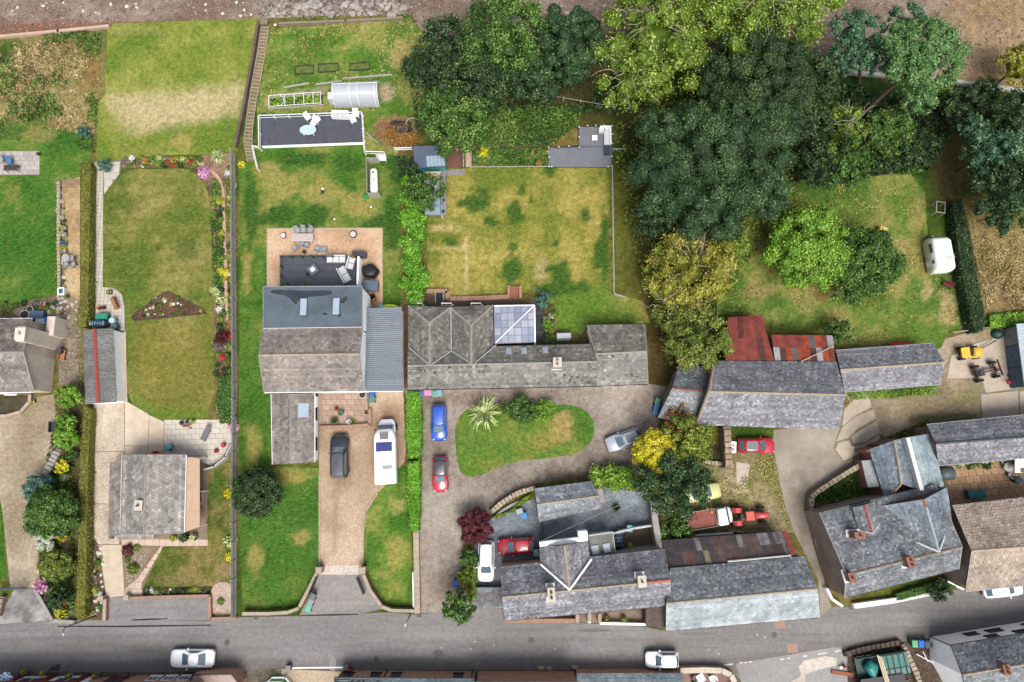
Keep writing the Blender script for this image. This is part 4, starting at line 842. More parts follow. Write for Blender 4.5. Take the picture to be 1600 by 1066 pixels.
h3,f3,loc3,rg3=gable('house','lower grey tiled wing at the east end of the long house',(918,508),(1007,507),(933,603),(1012,600),(931,553),(1010,549),2.7,2.5,3.9,SL_GREY,WHITER,GREYRIDGE,spec=(.33,.32,.032),gutter=BLACK,cover='roof_tiles',verge=GREYRIDGE,cat='house wing',over=.18)
q=sorted([p for p in rg3 if p.y<0 and p.z<3],key=lambda p:p.x);windows_along(h3,q[0],q[-1],2.5,WHITE,1,2.6,1.2,1.0)
cv=root('conservatory',W(805,505),0,'glazed lean-to conservatory with white diagonal hip on the long house','conservatory');off=Vector(cv.location);L=lambda x,y,z=0:W(x,y,z)-off
FR=plain('white_upvc',(.7,.7,.7),.4,.04);PAN=[glossy('polycarbonate_%d'%i,c,.15,.4)for i,c in enumerate((S(164,172,192),S(148,158,182),S(182,186,198)))]
corner={'nw':L(772,478,2.3),'ne':L(835,477,2.3),'se':L(836,535,2.3),'sw':L(773,537,3.05)}
def cpt(s,t):
 p=Vector(corner['nw']).lerp(corner['ne'],s).lerp(Vector(corner['sw']).lerp(corner['se'],s),t);p.z=2.3+0.75*min(1-s,t);return p
for i in range(6):
 for j in range(5):
  q=[cpt((i+a)/6,(j+b)/5)for a,b in((.04,.04),(.96,.04),(.96,.96),(.04,.96))];MB().slab(ccw(q)if True else q,.03).build('pane',random.choice(PAN),cv)
fr=MB()
for i in range(7):fr.tube([cpt(i/6,t/6)+Vector((0,0,.01))for t in range(7)],.035,4)
for j in range(6):fr.tube([cpt(s/6,j/5)+Vector((0,0,.012))for s in range(7)],.03,4)
fr.build('glazing_bars',plain('grey_bar',S(150,152,168),.5),cv);MB().tube([cpt(0.02,.98)+Vector((0,0,.05)),cpt(.99,.01)+Vector((0,0,.05))],.055,6).build('hip',FR,cv)
MB().tube([corner['ne']+Vector((0,0,.02)),corner['se']+Vector((0,0,.02))],.08,5).tube([corner['nw'],corner['ne']],.07,5).build('gutter',FR,cv)
for a,b in(('nw','ne'),('ne','se')):
 p,q=Vector(corner[a]),Vector(corner[b]);d=(q-p).normalized();n=5;base=MB();base.box(((p.x+q.x)/2,(p.y+q.y)/2,.35),((q-p).length-.2,.12,.7),math.atan2(d.y,d.x));base.build('dwarf_wall',WHITER,cv)
 for i in range(n):add_window(cv,p.lerp(q,(i+.5)/n)*1-Vector((0,0,.8)),-d,(q-p).length/n-.1,1.4,FR)
 # ---- farm range
STV=dict(wall=STONEW)
bA,fA,lA,rA=gable('barn','small lilac slate barn at the end of the gravel drive, tree over its corner',(1060,573),(1112,572),(1028,652),(1084,668),(1050,607),(1104,612),2.7,2.5,4.2,SL_BLUE,STONEW,BRICK,spec=(.25,.22,.018),gutter=None,cat='barn')
bB,fB,lB,rB=gable('barn','largest slate barn with pale ridge, rusty red roofs behind it',(1114,564),(1307,565),(1086,664),(1311,671),(1106,612),(1321,617),3.6,3.3,6.0,SL_LILAC,STONEW,OCHRE,spec=(.25,.22,.018),gutter=None,cat='barn')
for p0,p1 in(((1114,564,3.6),(1106,612,6.0)),((1106,612,6.0),(1086,664,3.3))):MB().tube([lB(W(*p0))+Vector((.1,0,.08)),lB(W(*p1))+Vector((.1,0,.08))],.16,5).build('verge_coping',plain('stone_coping',S(170,156,140),.9,.2,3),bB)
q=sorted([p for p in rB if p.z<3.7 and p.y<0],key=lambda p:p.x)
for k in(.12,.45,.55,.8):
 add_window(bB,q[0].lerp(q[-1],k)-Vector((0,0,1.2)),(q[-1]-q[0]).normalized(),.9,.9)
rr=root('shed',W(1165,530),0,'open barn lean-to roofed with rust red corrugated sheets','shed');off=Vector(rr.location);L=lambda x,y,z=0:W(x,y,z)-off
R1,R2,R3=plain('red_oxide_sheet',S(152,78,68),.75,.35,1.2,rand=.1),plain('orange_rust_sheet',S(182,84,60),.8,.4,1.5,rand=.1),plain('dark_rust_sheet',S(106,66,60),.8,.35,1.6,rand=.1);R4=plain('galvanised_sheet',S(190,190,188),.5,.25,2,rand=.08);R5=plain('grey_weathered_sheet',S(120,112,108),.6,.3,2,rand=.08)
qd=[L(1137,496,2.7),L(1190,493,2.7),L(1210,563,3.5),L(1133,565,3.5)]
MB().slab(ccw(qd),.05).build('roof',plain('dark_purlin_deck',S(70,56,50),.9),rr).location.z=-.08  # dark brown decking under the sheets
sheets(rr,qd[0],qd[1],qd[2],qd[3],7,[R1],rows=2,seed=5,choose=lambda i,r:[R1,R1,R3,R1,R1,R1,R1][i]if r==0 else[R1,R1,R1,R1,R1,R3,R1][i])
walls_from_ring(rr,ccw([L(1139,499,2.5),L(1188,496,2.5),L(1207,560,3.2),L(1136,562,3.2)]),STONEW)
r3=root('shed',W(1255,545),0,'lean-to with patched orange, grey and galvanised sheets behind the largest barn','shed');off=Vector(r3.location);L=lambda x,y,z=0:W(x,y,z)-off
qd=[L(1205,523,2.9),L(1301,524.5,2.9),L(1306,564,3.5),L(1211,563,3.5)]
MB().slab(ccw(qd),.05).build('roof',plain('dark_purlin_deck',S(70,56,50),.9),r3).location.z=-.08
pat0=[R1,R1,R1,R1,R1,R2,R5,R2,R1,R4];pat1=[R4,R3,R2,R5,R2,R2,R3,R4,R2,R1]
sheets(r3,qd[0],qd[1],qd[2],qd[3],10,[R1],rows=2,seed=6,choose=lambda i,r:pat0[i]if r==0 else pat1[i])
walls_from_ring(r3,ccw([L(1207,526,2.7),L(1299,527,2.7),L(1303,562,3.2),L(1212,561,3.2)]),STONEW)
MB().tube([L(1252,565,3.8),L(1301,541,3.4)],.07,5).build('loose_batten',plain('grey_timber',S(176,168,158),.8),r3)
bC,fC,lC,rC=gable('barn','low slate barn east of the largest barn with pale curved ridge',(1306,548),(1458,537),(1320,612),(1470,600),(1313,578),(1476,566),2.6,2.5,4.1,SL_LILAC,STONEW,OCHRE,spec=(.25,.22,.018),gutter=LEAD,cat='barn')
sh=root('shed',W(1620,560),0,'pale sheet-roofed shed with slate blue doors at the right edge','shed');off=Vector(sh.location);L=lambda x,y,z=0:W(x,y,z)-off
qd=[L(1588,506,2.4),L(1690,498,2.7),L(1700,590,2.7),L(1601,606,2.4)]
MB().slab(ccw(qd),.06).build('roof',LEAD,sh).location.z=-.06;sheets(sh,qd[0],qd[3],qd[2],qd[1],9,[plain('pale_blue_sheet',S(196,208,216),.5,.1,1.5,rand=.04)],waves=5,seed=7)
walls_from_ring(sh,ccw([L(1590,508,2.3),L(1690,501,2.5),L(1700,588,2.5),L(1602,604,2.3)]),plain('blue_grey_cladding',S(96,118,136),.6,.15,1.5))
a,b=L(1590,508,2.3),L(1602,604,2.3)
for k0,k1,m in((.02,.3,plain('grey_door_board',S(150,148,150),.7,.15,3)),(.32,.66,plain('blue_door',S(92,116,136),.6,.12,2)),(.68,.98,plain('blue_door',S(92,116,136),.6,.12,2))):
 p,q=a.lerp(b,k0),a.lerp(b,k1);d=MB().box(((p.x+q.x)/2-.05,(p.y+q.y)/2,1.15),((q-p).length,.08,2.2),math.atan2((q-p).y,(q-p).x)).build('door',m,sh)
 MB().box(((p.x+q.x)/2-.12,(p.y+q.y)/2,1.1),(.2,.05,.05),math.atan2((q-p).y,(q-p).x)).build('handle',BLACK,d)
bD,fD,lD,rD=gable('barn','long low lilac slate range with dark ridge beside the sandstone patio',(1448,664),(1690,640),(1466,727),(1690,708),(1462,693),(1690,676),3.0,2.9,4.7,SL_LILAC,STONEW,plain('dark_ridge',S(84,84,92),.8,.2,3),spec=(.25,.22,.018),gutter=LEAD,cat='barn')
# ---- house group on the corner
h,f,loc,rg=gable('house','blue slate corner house with three brick chimneys and a planted front strip',(1281,801),(1461,757),(1320.5,934),(1498,889),(1323,898),(1503,854),4.4,4.2,6.6,SL_BLUE,BROWNR,BROWNRIDGE,gutter=BLACK,over=.12,verge=plain('verge_mortar',S(186,178,172),.8))
P_=lambda x,y,z:loc(W(x,y,z));corner_house=h
cA=[[P_(1375,791,4.6),P_(1405,850,4.6),P_(1468,864,6.75),P_(1444,780,6.4)],[P_(1480,761,4.6),P_(1492,848,4.6),P_(1468,864,6.75),P_(1444,780,6.4)]]
r2=add_roof(h,cA,SL_STEEL,cover='slates',seed=12);add_ridge(r2,P_(1444,780,6.45),P_(1448,793,6.5),TERRA,.14);add_ridge(r2,P_(1448,793,6.5),P_(1467.5,862,6.78),plain('pale_blue_ridge',S(190,200,208),.7),.14)
for a,b in(((1398,834,5.3),(1467,862,6.85)),((1485,812,5.3),(1467,862,6.85)),((1378,806,4.75),(1392,822,5.1))):MB().tube([P_(*a),P_(*b)],.1,5).build('valley_lead',PALELEAD,r2)
walls_from_ring(h,ccw([P_(1380,794,4.4),P_(1410,850,4.4),P_(1488,842,4.4),P_(1477,766,4.4)]),BROWNR)
gp=[P_(1376,790,4.5),P_(1479,762,4.5),P_(1444,779,6.3)];MB().add([gp[0],gp[1],gp[2],(gp[0].x,gp[0].y,3),(gp[1].x,gp[1].y,3)],[(0,2,1),(0,1,4,3),(1,2,0)]).build('gable_wall',BRICK,h)
dA=[[P_(1332,793,5.0),P_(1344,838,5.4),P_(1364,838,6.0),P_(1351,789,5.8)],[P_(1366,785,5.0),P_(1376,826,5.4),P_(1364,838,6.0),P_(1351,789,5.8)]]
r3_=add_roof(h,dA,SL_LILAC,cover='slates',seed=13,thick=.1);add_ridge(r3_,P_(1351,789,5.85),P_(1363,832,6.0),plain('red_ridge_tile',S(190,92,74),.8,.15,3),.12)
walls_from_ring(h,ccw([P_(1334,795,4.9),P_(1346,836,4.9),P_(1374,824,4.9),P_(1364,788,4.9)]),WHITER,3.5)
for a,b in(((1342,829,5.35),(1363,833.5,6.05)),((1374,818,5.35),(1363,833.5,6.05))):MB().tube([P_(*a),P_(*b)],.07,5).build('dormer_lead',PALELEAD,r3_)
a_=math.radians(14)
chimney(h,1344,837,6.9,.6,.95,1.5,BRICK,1,a_+1.4,TERRA);chimney(h,1424,879,7.4,.6,1.0,1.3,BRICK,2,a_,TERRA);chimney(h,1332,903,7.3,.5,.85,1.2,BRICK,1,a_,TERRA)
wr=[p for p in rg if p.x<0]
for k,z in((.4,1.3),):
 a,b=max(wr,key=lambda p:p.y),min([p for p in wr if p.z<5],key=lambda p:p.y);p=a.lerp(b,k);add_window(h,(p.x,p.y,z),(b-a).normalized()*1,.6,.8,BROWNR)
q=sorted([p for p in rg if p.z<4.6],key=lambda p:p.y)[:2];q.sort(key=lambda p:p.x);windows_along(h,q[0],q[1],4.1,WHITE,2,3.0,.9,1.1,door=True)
nb=root('house',W(1412,725),0,'rear block with steel blue and pale teal slates split by a white parapet','house wing');off=Vector(nb.location);L=lambda x,y,z=0:W(x,y,z)-off
fs_=[[L(1358,702,3.0),L(1384,784,3.0),L(1409,756,4.6),L(1398,688,4.6)],[L(1398,688,4.6),L(1409,756,4.6),L(1436,766,4.0),L(1414,684,4.0)]]
ra=add_roof(nb,fs_,SL_STEEL,seed=20);rb_=add_roof(nb,[[L(1415,684,4.7),L(1437,766,4.7),L(1475,760,3.2),L(1454,677.5,3.2)]],SL_TEAL,seed=22)
add_ridge(ra,L(1398,688,4.65),L(1409,756,4.65),OCHRE,.12);add_ridge(ra,L(1409,756,4.65),L(1386,783,3.1),OCHRE,.12)
a,b=L(1414,684,4.4),L(1436,766,4.4);d=b-a;MB().box((a+b)/2+Vector((0,0,.1)),(d.length,.42,.9),math.atan2(d.y,d.x)).build('parapet',PALELEAD,nb)
walls_from_ring(nb,ccw([L(1361,704,2.9),L(1386,781,2.9),L(1473,758,3.0),L(1453,680,3.0),L(1398,690,3.0)]),BRICK)
q=[L(1346,720,2.0),L(1356,762,2.0),L(1374,760,2.6),L(1366,718,2.6)];lt=MB().slab(ccw(q),.05).build('lean_to_roof',LEAD,nb);sheets(lt,q[0],q[1],q[2],q[3],4,[R4],waves=4,seed=9)
walls_from_ring(nb,ccw([p+Vector((0,0,-.12))for p in q]),BRICK)
q=[L(1372,764,2.3),L(1380,790,2.3),L(1410,768,3.0),L(1432,772,3.0),L(1410,758,3.1),L(1386,784,2.6)]
MB().prism([(p.x,p.y)for p in[L(1360,762),L(1372,790),L(1440,776),L(1434,762)]],0,2.2).build('infill',plain('dark_flat_felt',S(74,76,80),.8,.2,1),nb)
for k,(x,y)in enumerate(((1352,703),(1372,694),(1386,690))):MB().box(L(x,y,1.4),(1.1,.3,2.8),math.radians(18)).build('brick_pier',BRICK,nb)
h,f,loc,rg=gable('house','brown tiled house with blank brown gable at the right edge above the street',(1488,791),(1690,768),(1508,924),(1690,906),(1517.5,861),(1690,848),4.0,3.8,6.3,SL_TAN,BROWNR,plain('tan_ridge',S(188,174,156),.85,.2,3),spec=(.36,.33,.04),gutter=LEAD,cover='roof_tiles',over=.4)
q=sorted([p for p in rg if p.z<4.6],key=lambda p:p.y)[:2];q.sort(key=lambda p:p.x);windows_along(h,q[0],q[1],3.7,WHITE,1,3.2,1.1,1.2)
# ---- street cottages
h,f,loc,rg=gable('house','lilac slate cottage with white valley gutters forming a V beside the street',(781,886),(1039,858),(788,970),(1048,946),(785,933.5),(1048,907),3.9,3.7,6.0,SL_LILAC,REDST,OCHRE,gutter=BLACK,over=.12)
P_=lambda x,y,z:loc(W(x,y,z));cottage=h
cA=[[P_(843,853.5,4.1),P_(846,915,4.1),P_(890,923,6.1),P_(882,852.5,6.0)],[P_(919,845,4.1),P_(926,905,4.1),P_(890,923,6.1),P_(882,852.5,6.0)]]
r2=add_roof(h,cA,SL_LILAC,seed=30);add_ridge(r2,P_(882,852.5,6.05),P_(890,921,6.12),OCHRE,.15)
MB().tube([P_(845,882,4.4),P_(887,919,6.15),P_(889.5,921.5,6.22),P_(892,919,6.15),P_(924,874,4.5)],.11,5).build('valley_lead',plain('white_lead_valley',(.72,.73,.74),.5,.06),r2)
add_ridge(r2,P_(1004,911.6,6.05),P_(1048,907,6.05),TERRA,.18,name='red_ridge')
walls_from_ring(h,ccw([P_(845,851,3.9),P_(848,900,3.9),P_(922,890,3.9),P_(917,844,3.9)]),WHITER)
gp=[P_(844,852,4.1),P_(882,851,5.95),P_(918,844,4.1)];MB().add([gp[0],gp[1],gp[2]],[(0,1,2),(2,1,0)]).build('gable_wall',WHITER,h)
a,b=P_(843,850,4.3),P_(917,841,4.3);d=b-a;pw=MB()
for k in range(8):pw.box(a.lerp(b,(k+.5)/8)+Vector((0,0,.1+(.0 if k%3 else.12))),(d.length/8,.45,.5),math.atan2(d.y,d.x))
pw.build('parapet',WHITER,h);MB().box(P_(910,836,4.9),(.9,.9,1.6),.1).build('gable_stack',WHITER,h)
chimney(h,861.5,930,7.2,.6,1.25,1.6,CREAMR,2,.06,plain('dark_pot',S(70,68,66),.8));chimney(h,1003.5,909,7.0,.7,1.0,1.4,CREAMR,1,.06,TERRA)
nw=sorted([p for p in rg if p.y>0 and p.z<4.2],key=lambda p:-p.x)
add_window(h,P_(815,884,0)+Vector((0,0,2.9)),(nw[-1]-nw[0]).normalized(),1.2,.8);add_window(h,P_(800,884,0)+Vector((0,0,1.3)),(nw[-1]-nw[0]).normalized(),1.0,1.0)
q=sorted([p for p in rg if p.z<4.6],key=lambda p:p.y)[:2];q.sort(key=lambda p:p.x);windows_along(h,q[0],q[1],3.6,WHITE,1,3.4,1.0,1.1,door=True)
ft=root('extension',W(943,850),0,'mossy flat-roofed lean-to with two rooflights behind the street cottage','extension');off=Vector(ft.location);L=lambda x,y,z=0:W(x,y,z)-off
q=[L(920,837,2.6),L(957,832,2.6),L(961,863,2.8),L(925,870,2.8)];rf=MB().slab(ccw(q),.15).build('roof',slate_mat('mossy_felt',S(126,128,124),S(136,138,134),S(150,150,146),S(150,138,70),.56),ft)
walls_from_ring(ft,ccw([L(921,838,2.5),L(956.5,833.5,2.5),L(960,862,2.6),L(925,868,2.6)]),WHITER)
for x,y in((930,859.5),(948,856.5)):skylight(ft,x,y,q,.8,.95,LEAD,glossy('pale_rooflight',S(196,212,220),.05,.6))
MB().tube([L(919.5,837,2.65),L(957.5,831.5,2.65)],.08,4).tube([L(957.5,831.5,2.65),L(961.5,863,2.85)],.05,4).build('roof_trim',PALELEAD,ft)
gable('outbuilding','narrow slate outbuilding with white-flecked slates beside the cobbled courtyard',(835,763.5),(924.5,752),(842,816),(939,794),(839,788.5),(936,775),2.2,2.1,3.1,slate_mat('flecked_slate',S(104,112,120),S(136,144,152),S(190,194,198),S(214,214,212),.58),STONEW,OCHRE,spec=(.36,.3,.03),gutter=None,cat='outbuilding',over=.12)
h,f,loc,rg=gable('barn','street barn with pale blue front slope, dark slate rear and rusted lean-to',(1047,888),(1258,869),(1040,985.5),(1281,964.5),(1041,943),(1277.5,920),3.6,2.8,5.2,SL_BLUE,STONEW,OCHRE,gutter=None,cat='barn',over=.12)
P_=lambda x,y,z:loc(W(x,y,z))
Q=[];Vv=[];fp=[p+Vector((0,0,.05))for p in f[1]];tile_facet(fp,.36,.3,.02,Q,Vv,40);s_=link('pale_slates',quads_data('pale_slates',np.concatenate(Q),SL_PALE,np.concatenate(Vv)),[c for c in h.children if c.name.startswith('roof')][0]);s_['kind']='stuff'
qd=[P_(1034,844.5,2.5),P_(1223,830.5,2.5),P_(1237,867,3.45),P_(1047,888.5,3.45)]
lt=MB().slab(ccw(qd),.05).build('lean_to_roof',plain('dark_purlin_deck',S(70,56,50),.9),h);lt.location.z=-.08
K1,K2,K3=plain('black_rust_sheet',S(80,75,79),.65,.35,1.4,rand=.08),plain('brown_rust_sheet',S(102,84,82),.7,.45,1.4,rand=.1),plain('pale_streaked_sheet',S(134,130,132),.6,.5,2.0,rand=.1)
pat=[K1,K1,K1,K1,K1,K1,K3,K1,K1,K2,K2,K2,K2,K1,K3,K2,K2,K2,K3,K3,K1,K3,K3]
pat2=[K1,K1,K1,K2,plain('orange_patch_sheet',S(126,78,68),.75,.4,1.5),K1,K1,plain('lichen_sheet',S(140,136,104),.8,.3,2),K1,K2,K2,K2,K2,K2,K2,K1,K2,K2,K1,K2,K1,K1,K3]
sheets(lt,qd[0],qd[1],qd[2],qd[3],23,[K1],rows=2,seed=11,amp=.025,waves=4,choose=lambda i,r:pat[i]if r==0 else pat2[i])
q=[P_(1222,830,2.55),P_(1229,829.5,2.55),P_(1243,866.5,3.5),P_(1236,867.5,3.5)];MB().slab(ccw(q),.05).build('red_verge_sheet',plain('red_verge',S(150,66,60),.7,.2,2),h)
walls_from_ring(h,ccw([P_(1036,847,2.3),P_(1222,833,2.3),P_(1238,868,3.2),P_(1048,888,3.2)]),STONEW)
ps=[P_(1135+66,875-0,3.6)];MB().tube([P_(1137,877.5,3.6),P_(1236,868,3.6)],.09,4).build('flashing',PALELEAD,h)
bd=root('lean_to',W(1024,965),0,'dark boarded lean-to between the street cottage and the pale fronted barn','lean-to');off=Vector(bd.location);L=lambda x,y,z=0:W(x,y,z)-off
q=[L(1009,948.5,2.8),L(1039,946,2.8),L(1039,982,2.3),L(1009,979,2.3)];MB().slab(ccw(q),.05).build('roof',plain('dark_felt',S(60,52,50),.9),bd).location.z=-.04;sheets(bd,q[0],q[1],q[2],q[3],7,[plain('dark_board',S(96,84,78),.8,.2,2,rand=.1)],amp=.012,waves=2,seed=12,name='roof_board')
walls_from_ring(bd,ccw([p+Vector((0,0,-.1))for p in(L(1010,950,2.7),L(1038,948,2.7),L(1038,980.5,2.3),L(1010,977.5,2.3))]),plain('brown_boards',S(96,80,70),.8,.2,2))
# ---- buildings along the south side of the street
h,f,loc,rg=gable('house','red sandstone row with pale blue roof edge along the south of the street',(522,1059.5),(742,1061),(522,1150),(742,1150),(522,1105),(742,1106),3.0,3.0,5.2,SL_TEAL,REDST,LEAD,gutter=BLACK,over=.12)
q=sorted([p for p in rg if p.y>2 and p.z<4.6],key=lambda p:-p.x);q=[q[0],q[-1]]
for k in(.93,.73,.58,.12):
 add_window(h,q[0].lerp(q[1],k)-Vector((0,0,1.4)),(q[1]-q[0]).normalized(),1.0,1.1,BLACK)
for k in(.98,.66,.02):MB().tube([q[0].lerp(q[1],k)+Vector((0,.08,-.1)),q[0].lerp(q[1],k)+Vector((0,.08,-2.9))],.06,6).build('drainpipe',BLACK,h)
h,f,loc,rg=gable('house','plain red sandstone house with dark gutter, between two blue roofs on the south side',(743,1066),(904,1066),(743,1160),(904,1160),(743,1112),(904,1112),4.0,4.0,6.0,SL_BLUE,REDST,LEAD,gutter=BLACK,over=.1)
h,f,loc,rg=gable('house','low building with pale teal slate roof opposite the pale fronted barn',(901,1052),(1068,1052),(901,1150),(1068,1150),(901,1104),(1068,1104),2.0,2.4,4.4,SL_TEAL,REDST,LEAD,gutter=None,over=.12)
h,f,loc,rg=gable('house','white rendered end house with blue slates and brick chimney at the lower right',(1486,1009),(1700,974),(1512,1092),(1700,1074),(1504,1055),(1700,1022),3.7,3.6,5.6,SL_BLUE,WHITER,OCHRE,gutter=BLACK,over=.06)
P_=lambda x,y,z:loc(W(x,y,z));chimney(h,1574,1047,6.2,.55,.85,1.2,BRICK,2,math.radians(9),TERRA)
q=sorted([p for p in rg if p.z<4.2],key=lambda p:-p.y)[:2];q.sort(key=lambda p:-p.x);DKW=plain('dark_wood_frame',S(96,66,54),.6)
for k,z,w in((.74,1.4,1.3),(.57,1.5,1.6),(.30,1.4,1.2),(.66,3.0,1.3),(.45,3.0,1.2)):add_window(h,Vector((*(q[0].lerp(q[1],k)).xy,z)),(q[1]-q[0]).normalized(),w,.8,DKW)
p_=q[1];MB().tube([(p_.x-.05,p_.y+.05,3.5),(p_.x-.05,p_.y+.05,.1)],.06,6).build('drainpipe',BLACK,h)
h,f,loc,rg=gable('house','red sandstone house with white window surrounds at the lower left',(170,1078),(300,1076),(170,1170),(300,1170),(170,1125),(300,1124),5.0,5.0,7.0,SL_BLUE,REDST,LEAD,gutter=BLACK,over=.1)
q=sorted([p for p in rg if p.z<5.4 and p.y>0],key=lambda p:-p.x)
for k,z in((.25,3.9),(.45,3.9),(.1,1.4),(.3,1.4),(.5,1.4),(.7,1.4),(.75,3.9)):add_window(h,Vector((*(q[0].lerp(q[-1],k)).xy,z)),(q[-1]-q[0]).normalized(),1.1,1.4)
h,f,loc,rg=gable('shop','red and white fronted shop at the lower left corner',(-120,1082),(100,1080),(-120,1170),(100,1170),(-120,1130),(100,1128),5.0,5.0,7.0,SL_BLUE,WHITER,LEAD,gutter=BLACK,cat='shop',over=.1)
q=sorted([p for p in rg if p.z<5.4 and p.y>0],key=lambda p:-p.x);REDP=plain('dark_red_paint',S(136,40,38),.5)
for k in(.04,.3,.55):MB().box(q[0].lerp(q[-1],k)+Vector((0,.12,-3.4)),(.5,.3,3.0)).build('red_pilaster',REDP,h)
MB().box(q[0].lerp(q[-1],.3)+Vector((0,.2,-1.9)),((q[-1]-q[0]).length*.6,.4,.5)).build('fascia_board',REDP,h)
for k in(.14,.42):add_window(h,q[0].lerp(q[-1],k)-Vector((0,0,3.6)),(q[-1]-q[0]).normalized(),2.6,1.8)
h,f,loc,rg=gable('house','house with dark red doorway between shop and sandstone house',(101,1082),(169,1081),(101,1170),(169,1170),(101,1130),(169,1129),5.0,5.0,7.0,SL_LILAC,REDST,LEAD,gutter=BLACK,over=.1)
q=sorted([p for p in rg if p.z<5.4 and p.y>0],key=lambda p:-p.x);add_window(h,q[0].lerp(q[-1],.35)-Vector((0,0,3.7)),(q[-1]-q[0]).normalized(),2.0,1.6,REDP)
# ------------------------------------------------------------------ trees, hedges, plants
VR=np.random.default_rng(21)
def G(*cols):return tuple(S(*c,KALB*1.3)for c in cols)
PAL={'dark':G((18,30,18),(40,60,32),(68,92,48),(102,126,74)),'teal':G((20,36,20),(44,68,38),(74,100,56),(112,138,88)),'mid':G((28,48,20),(58,90,34),(94,126,52),(134,158,82)),'bright':G((52,84,20),(94,136,38),(132,170,56),(172,198,94)),'lime':G((50,72,18),(94,120,36),(132,154,56),(170,184,94)),'yelgr':G((60,76,20),(104,122,38),(144,156,58),(178,184,96)),'gold':G((76,80,26),(126,126,42),(166,158,64),(196,186,104)),'yellow':G((130,126,30),(196,184,36),(228,214,52),(240,230,104)),'yflower':G((74,96,40),(120,136,50),(206,190,60),(230,218,100)),'pine':G((50,78,42),(84,120,64),(118,154,90),(150,182,122)),'conif':G((34,60,42),(62,98,68),(92,128,90),(124,156,116)),'olive':G((54,68,22),(92,108,38),(126,138,56),(160,166,88)),'blue':G((40,70,60),(66,102,88),(98,134,116),(134,164,146)),'red':G((50,18,24),(78,30,38),(104,48,54),(130,74,76)),'rust':G((96,62,28),(134,92,42),(164,122,62),(186,150,90)),'hedge':G((48,86,20),(86,138,34),(122,174,50),(160,204,86)),'ohedge':G((66,70,28),(108,110,44),(138,134,62),(158,148,92)),'grass':G((90,104,46),(138,136,66),(178,164,92),(206,190,130)),'straw':G((110,100,58),(158,140,90),(190,168,118),(212,194,152)),'pink':G((90,100,50),(196,120,166),(222,164,200),(236,200,222)),'white':G((96,112,62),(196,200,180),(232,232,226),(240,240,236)),'purple':G((72,84,48),(96,100,72),(140,108,140),(176,146,172)),'orange':G((70,84,40),(120,110,52),(206,118,62),(224,160,100)),'scarlet':G((130,24,30),(176,40,44),(206,70,66),(220,110,100)),'pale':G((140,156,90),(176,190,120),(204,212,150),(222,226,180)),}
def rand_dirs(n,up=0.0,rng=VR):
 d=rng.normal(0,1,(n,3));d[:,2]+=up;return d/np.linalg.norm(d,axis=1)[:,None]
def leaf_quads(P,N,size,rng=VR,aspect=1.7,tilt=0.55,droop=0.0):
 """one small pointed leaf spray per point, lying roughly along the surface normal N"""
 n=len(P);nn=N+rng.normal(0,tilt,(n,3));nn/=np.linalg.norm(nn,axis=1)[:,None]+1e-9
 r=rng.normal(0,1,(n,3));r[:,2]-=droop;a=np.cross(nn,r);a/=np.linalg.norm(a,axis=1)[:,None]+1e-9;b=np.cross(nn,a)
 s=(size*rng.uniform(0.6,1.35,n))[:,None];w=s/aspect*0.5;h=s*0.5
 return np.stack([P-b*h,P+a*w-b*h*.1,P+b*h,P-a*w-b*h*.1],1)
_ico=None
def ico():
 global _ico
 if _ico is None:
  import bmesh
  bm=bmesh.new();bmesh.ops.create_icosphere(bm,subdivisions=2,radius=1.0);V=np.array([v.co[:]for v in bm.verts]);F=np.array([[v.index for v in f.verts]for f in bm.faces]);bm.free();_ico=(V,F)
 return _ico
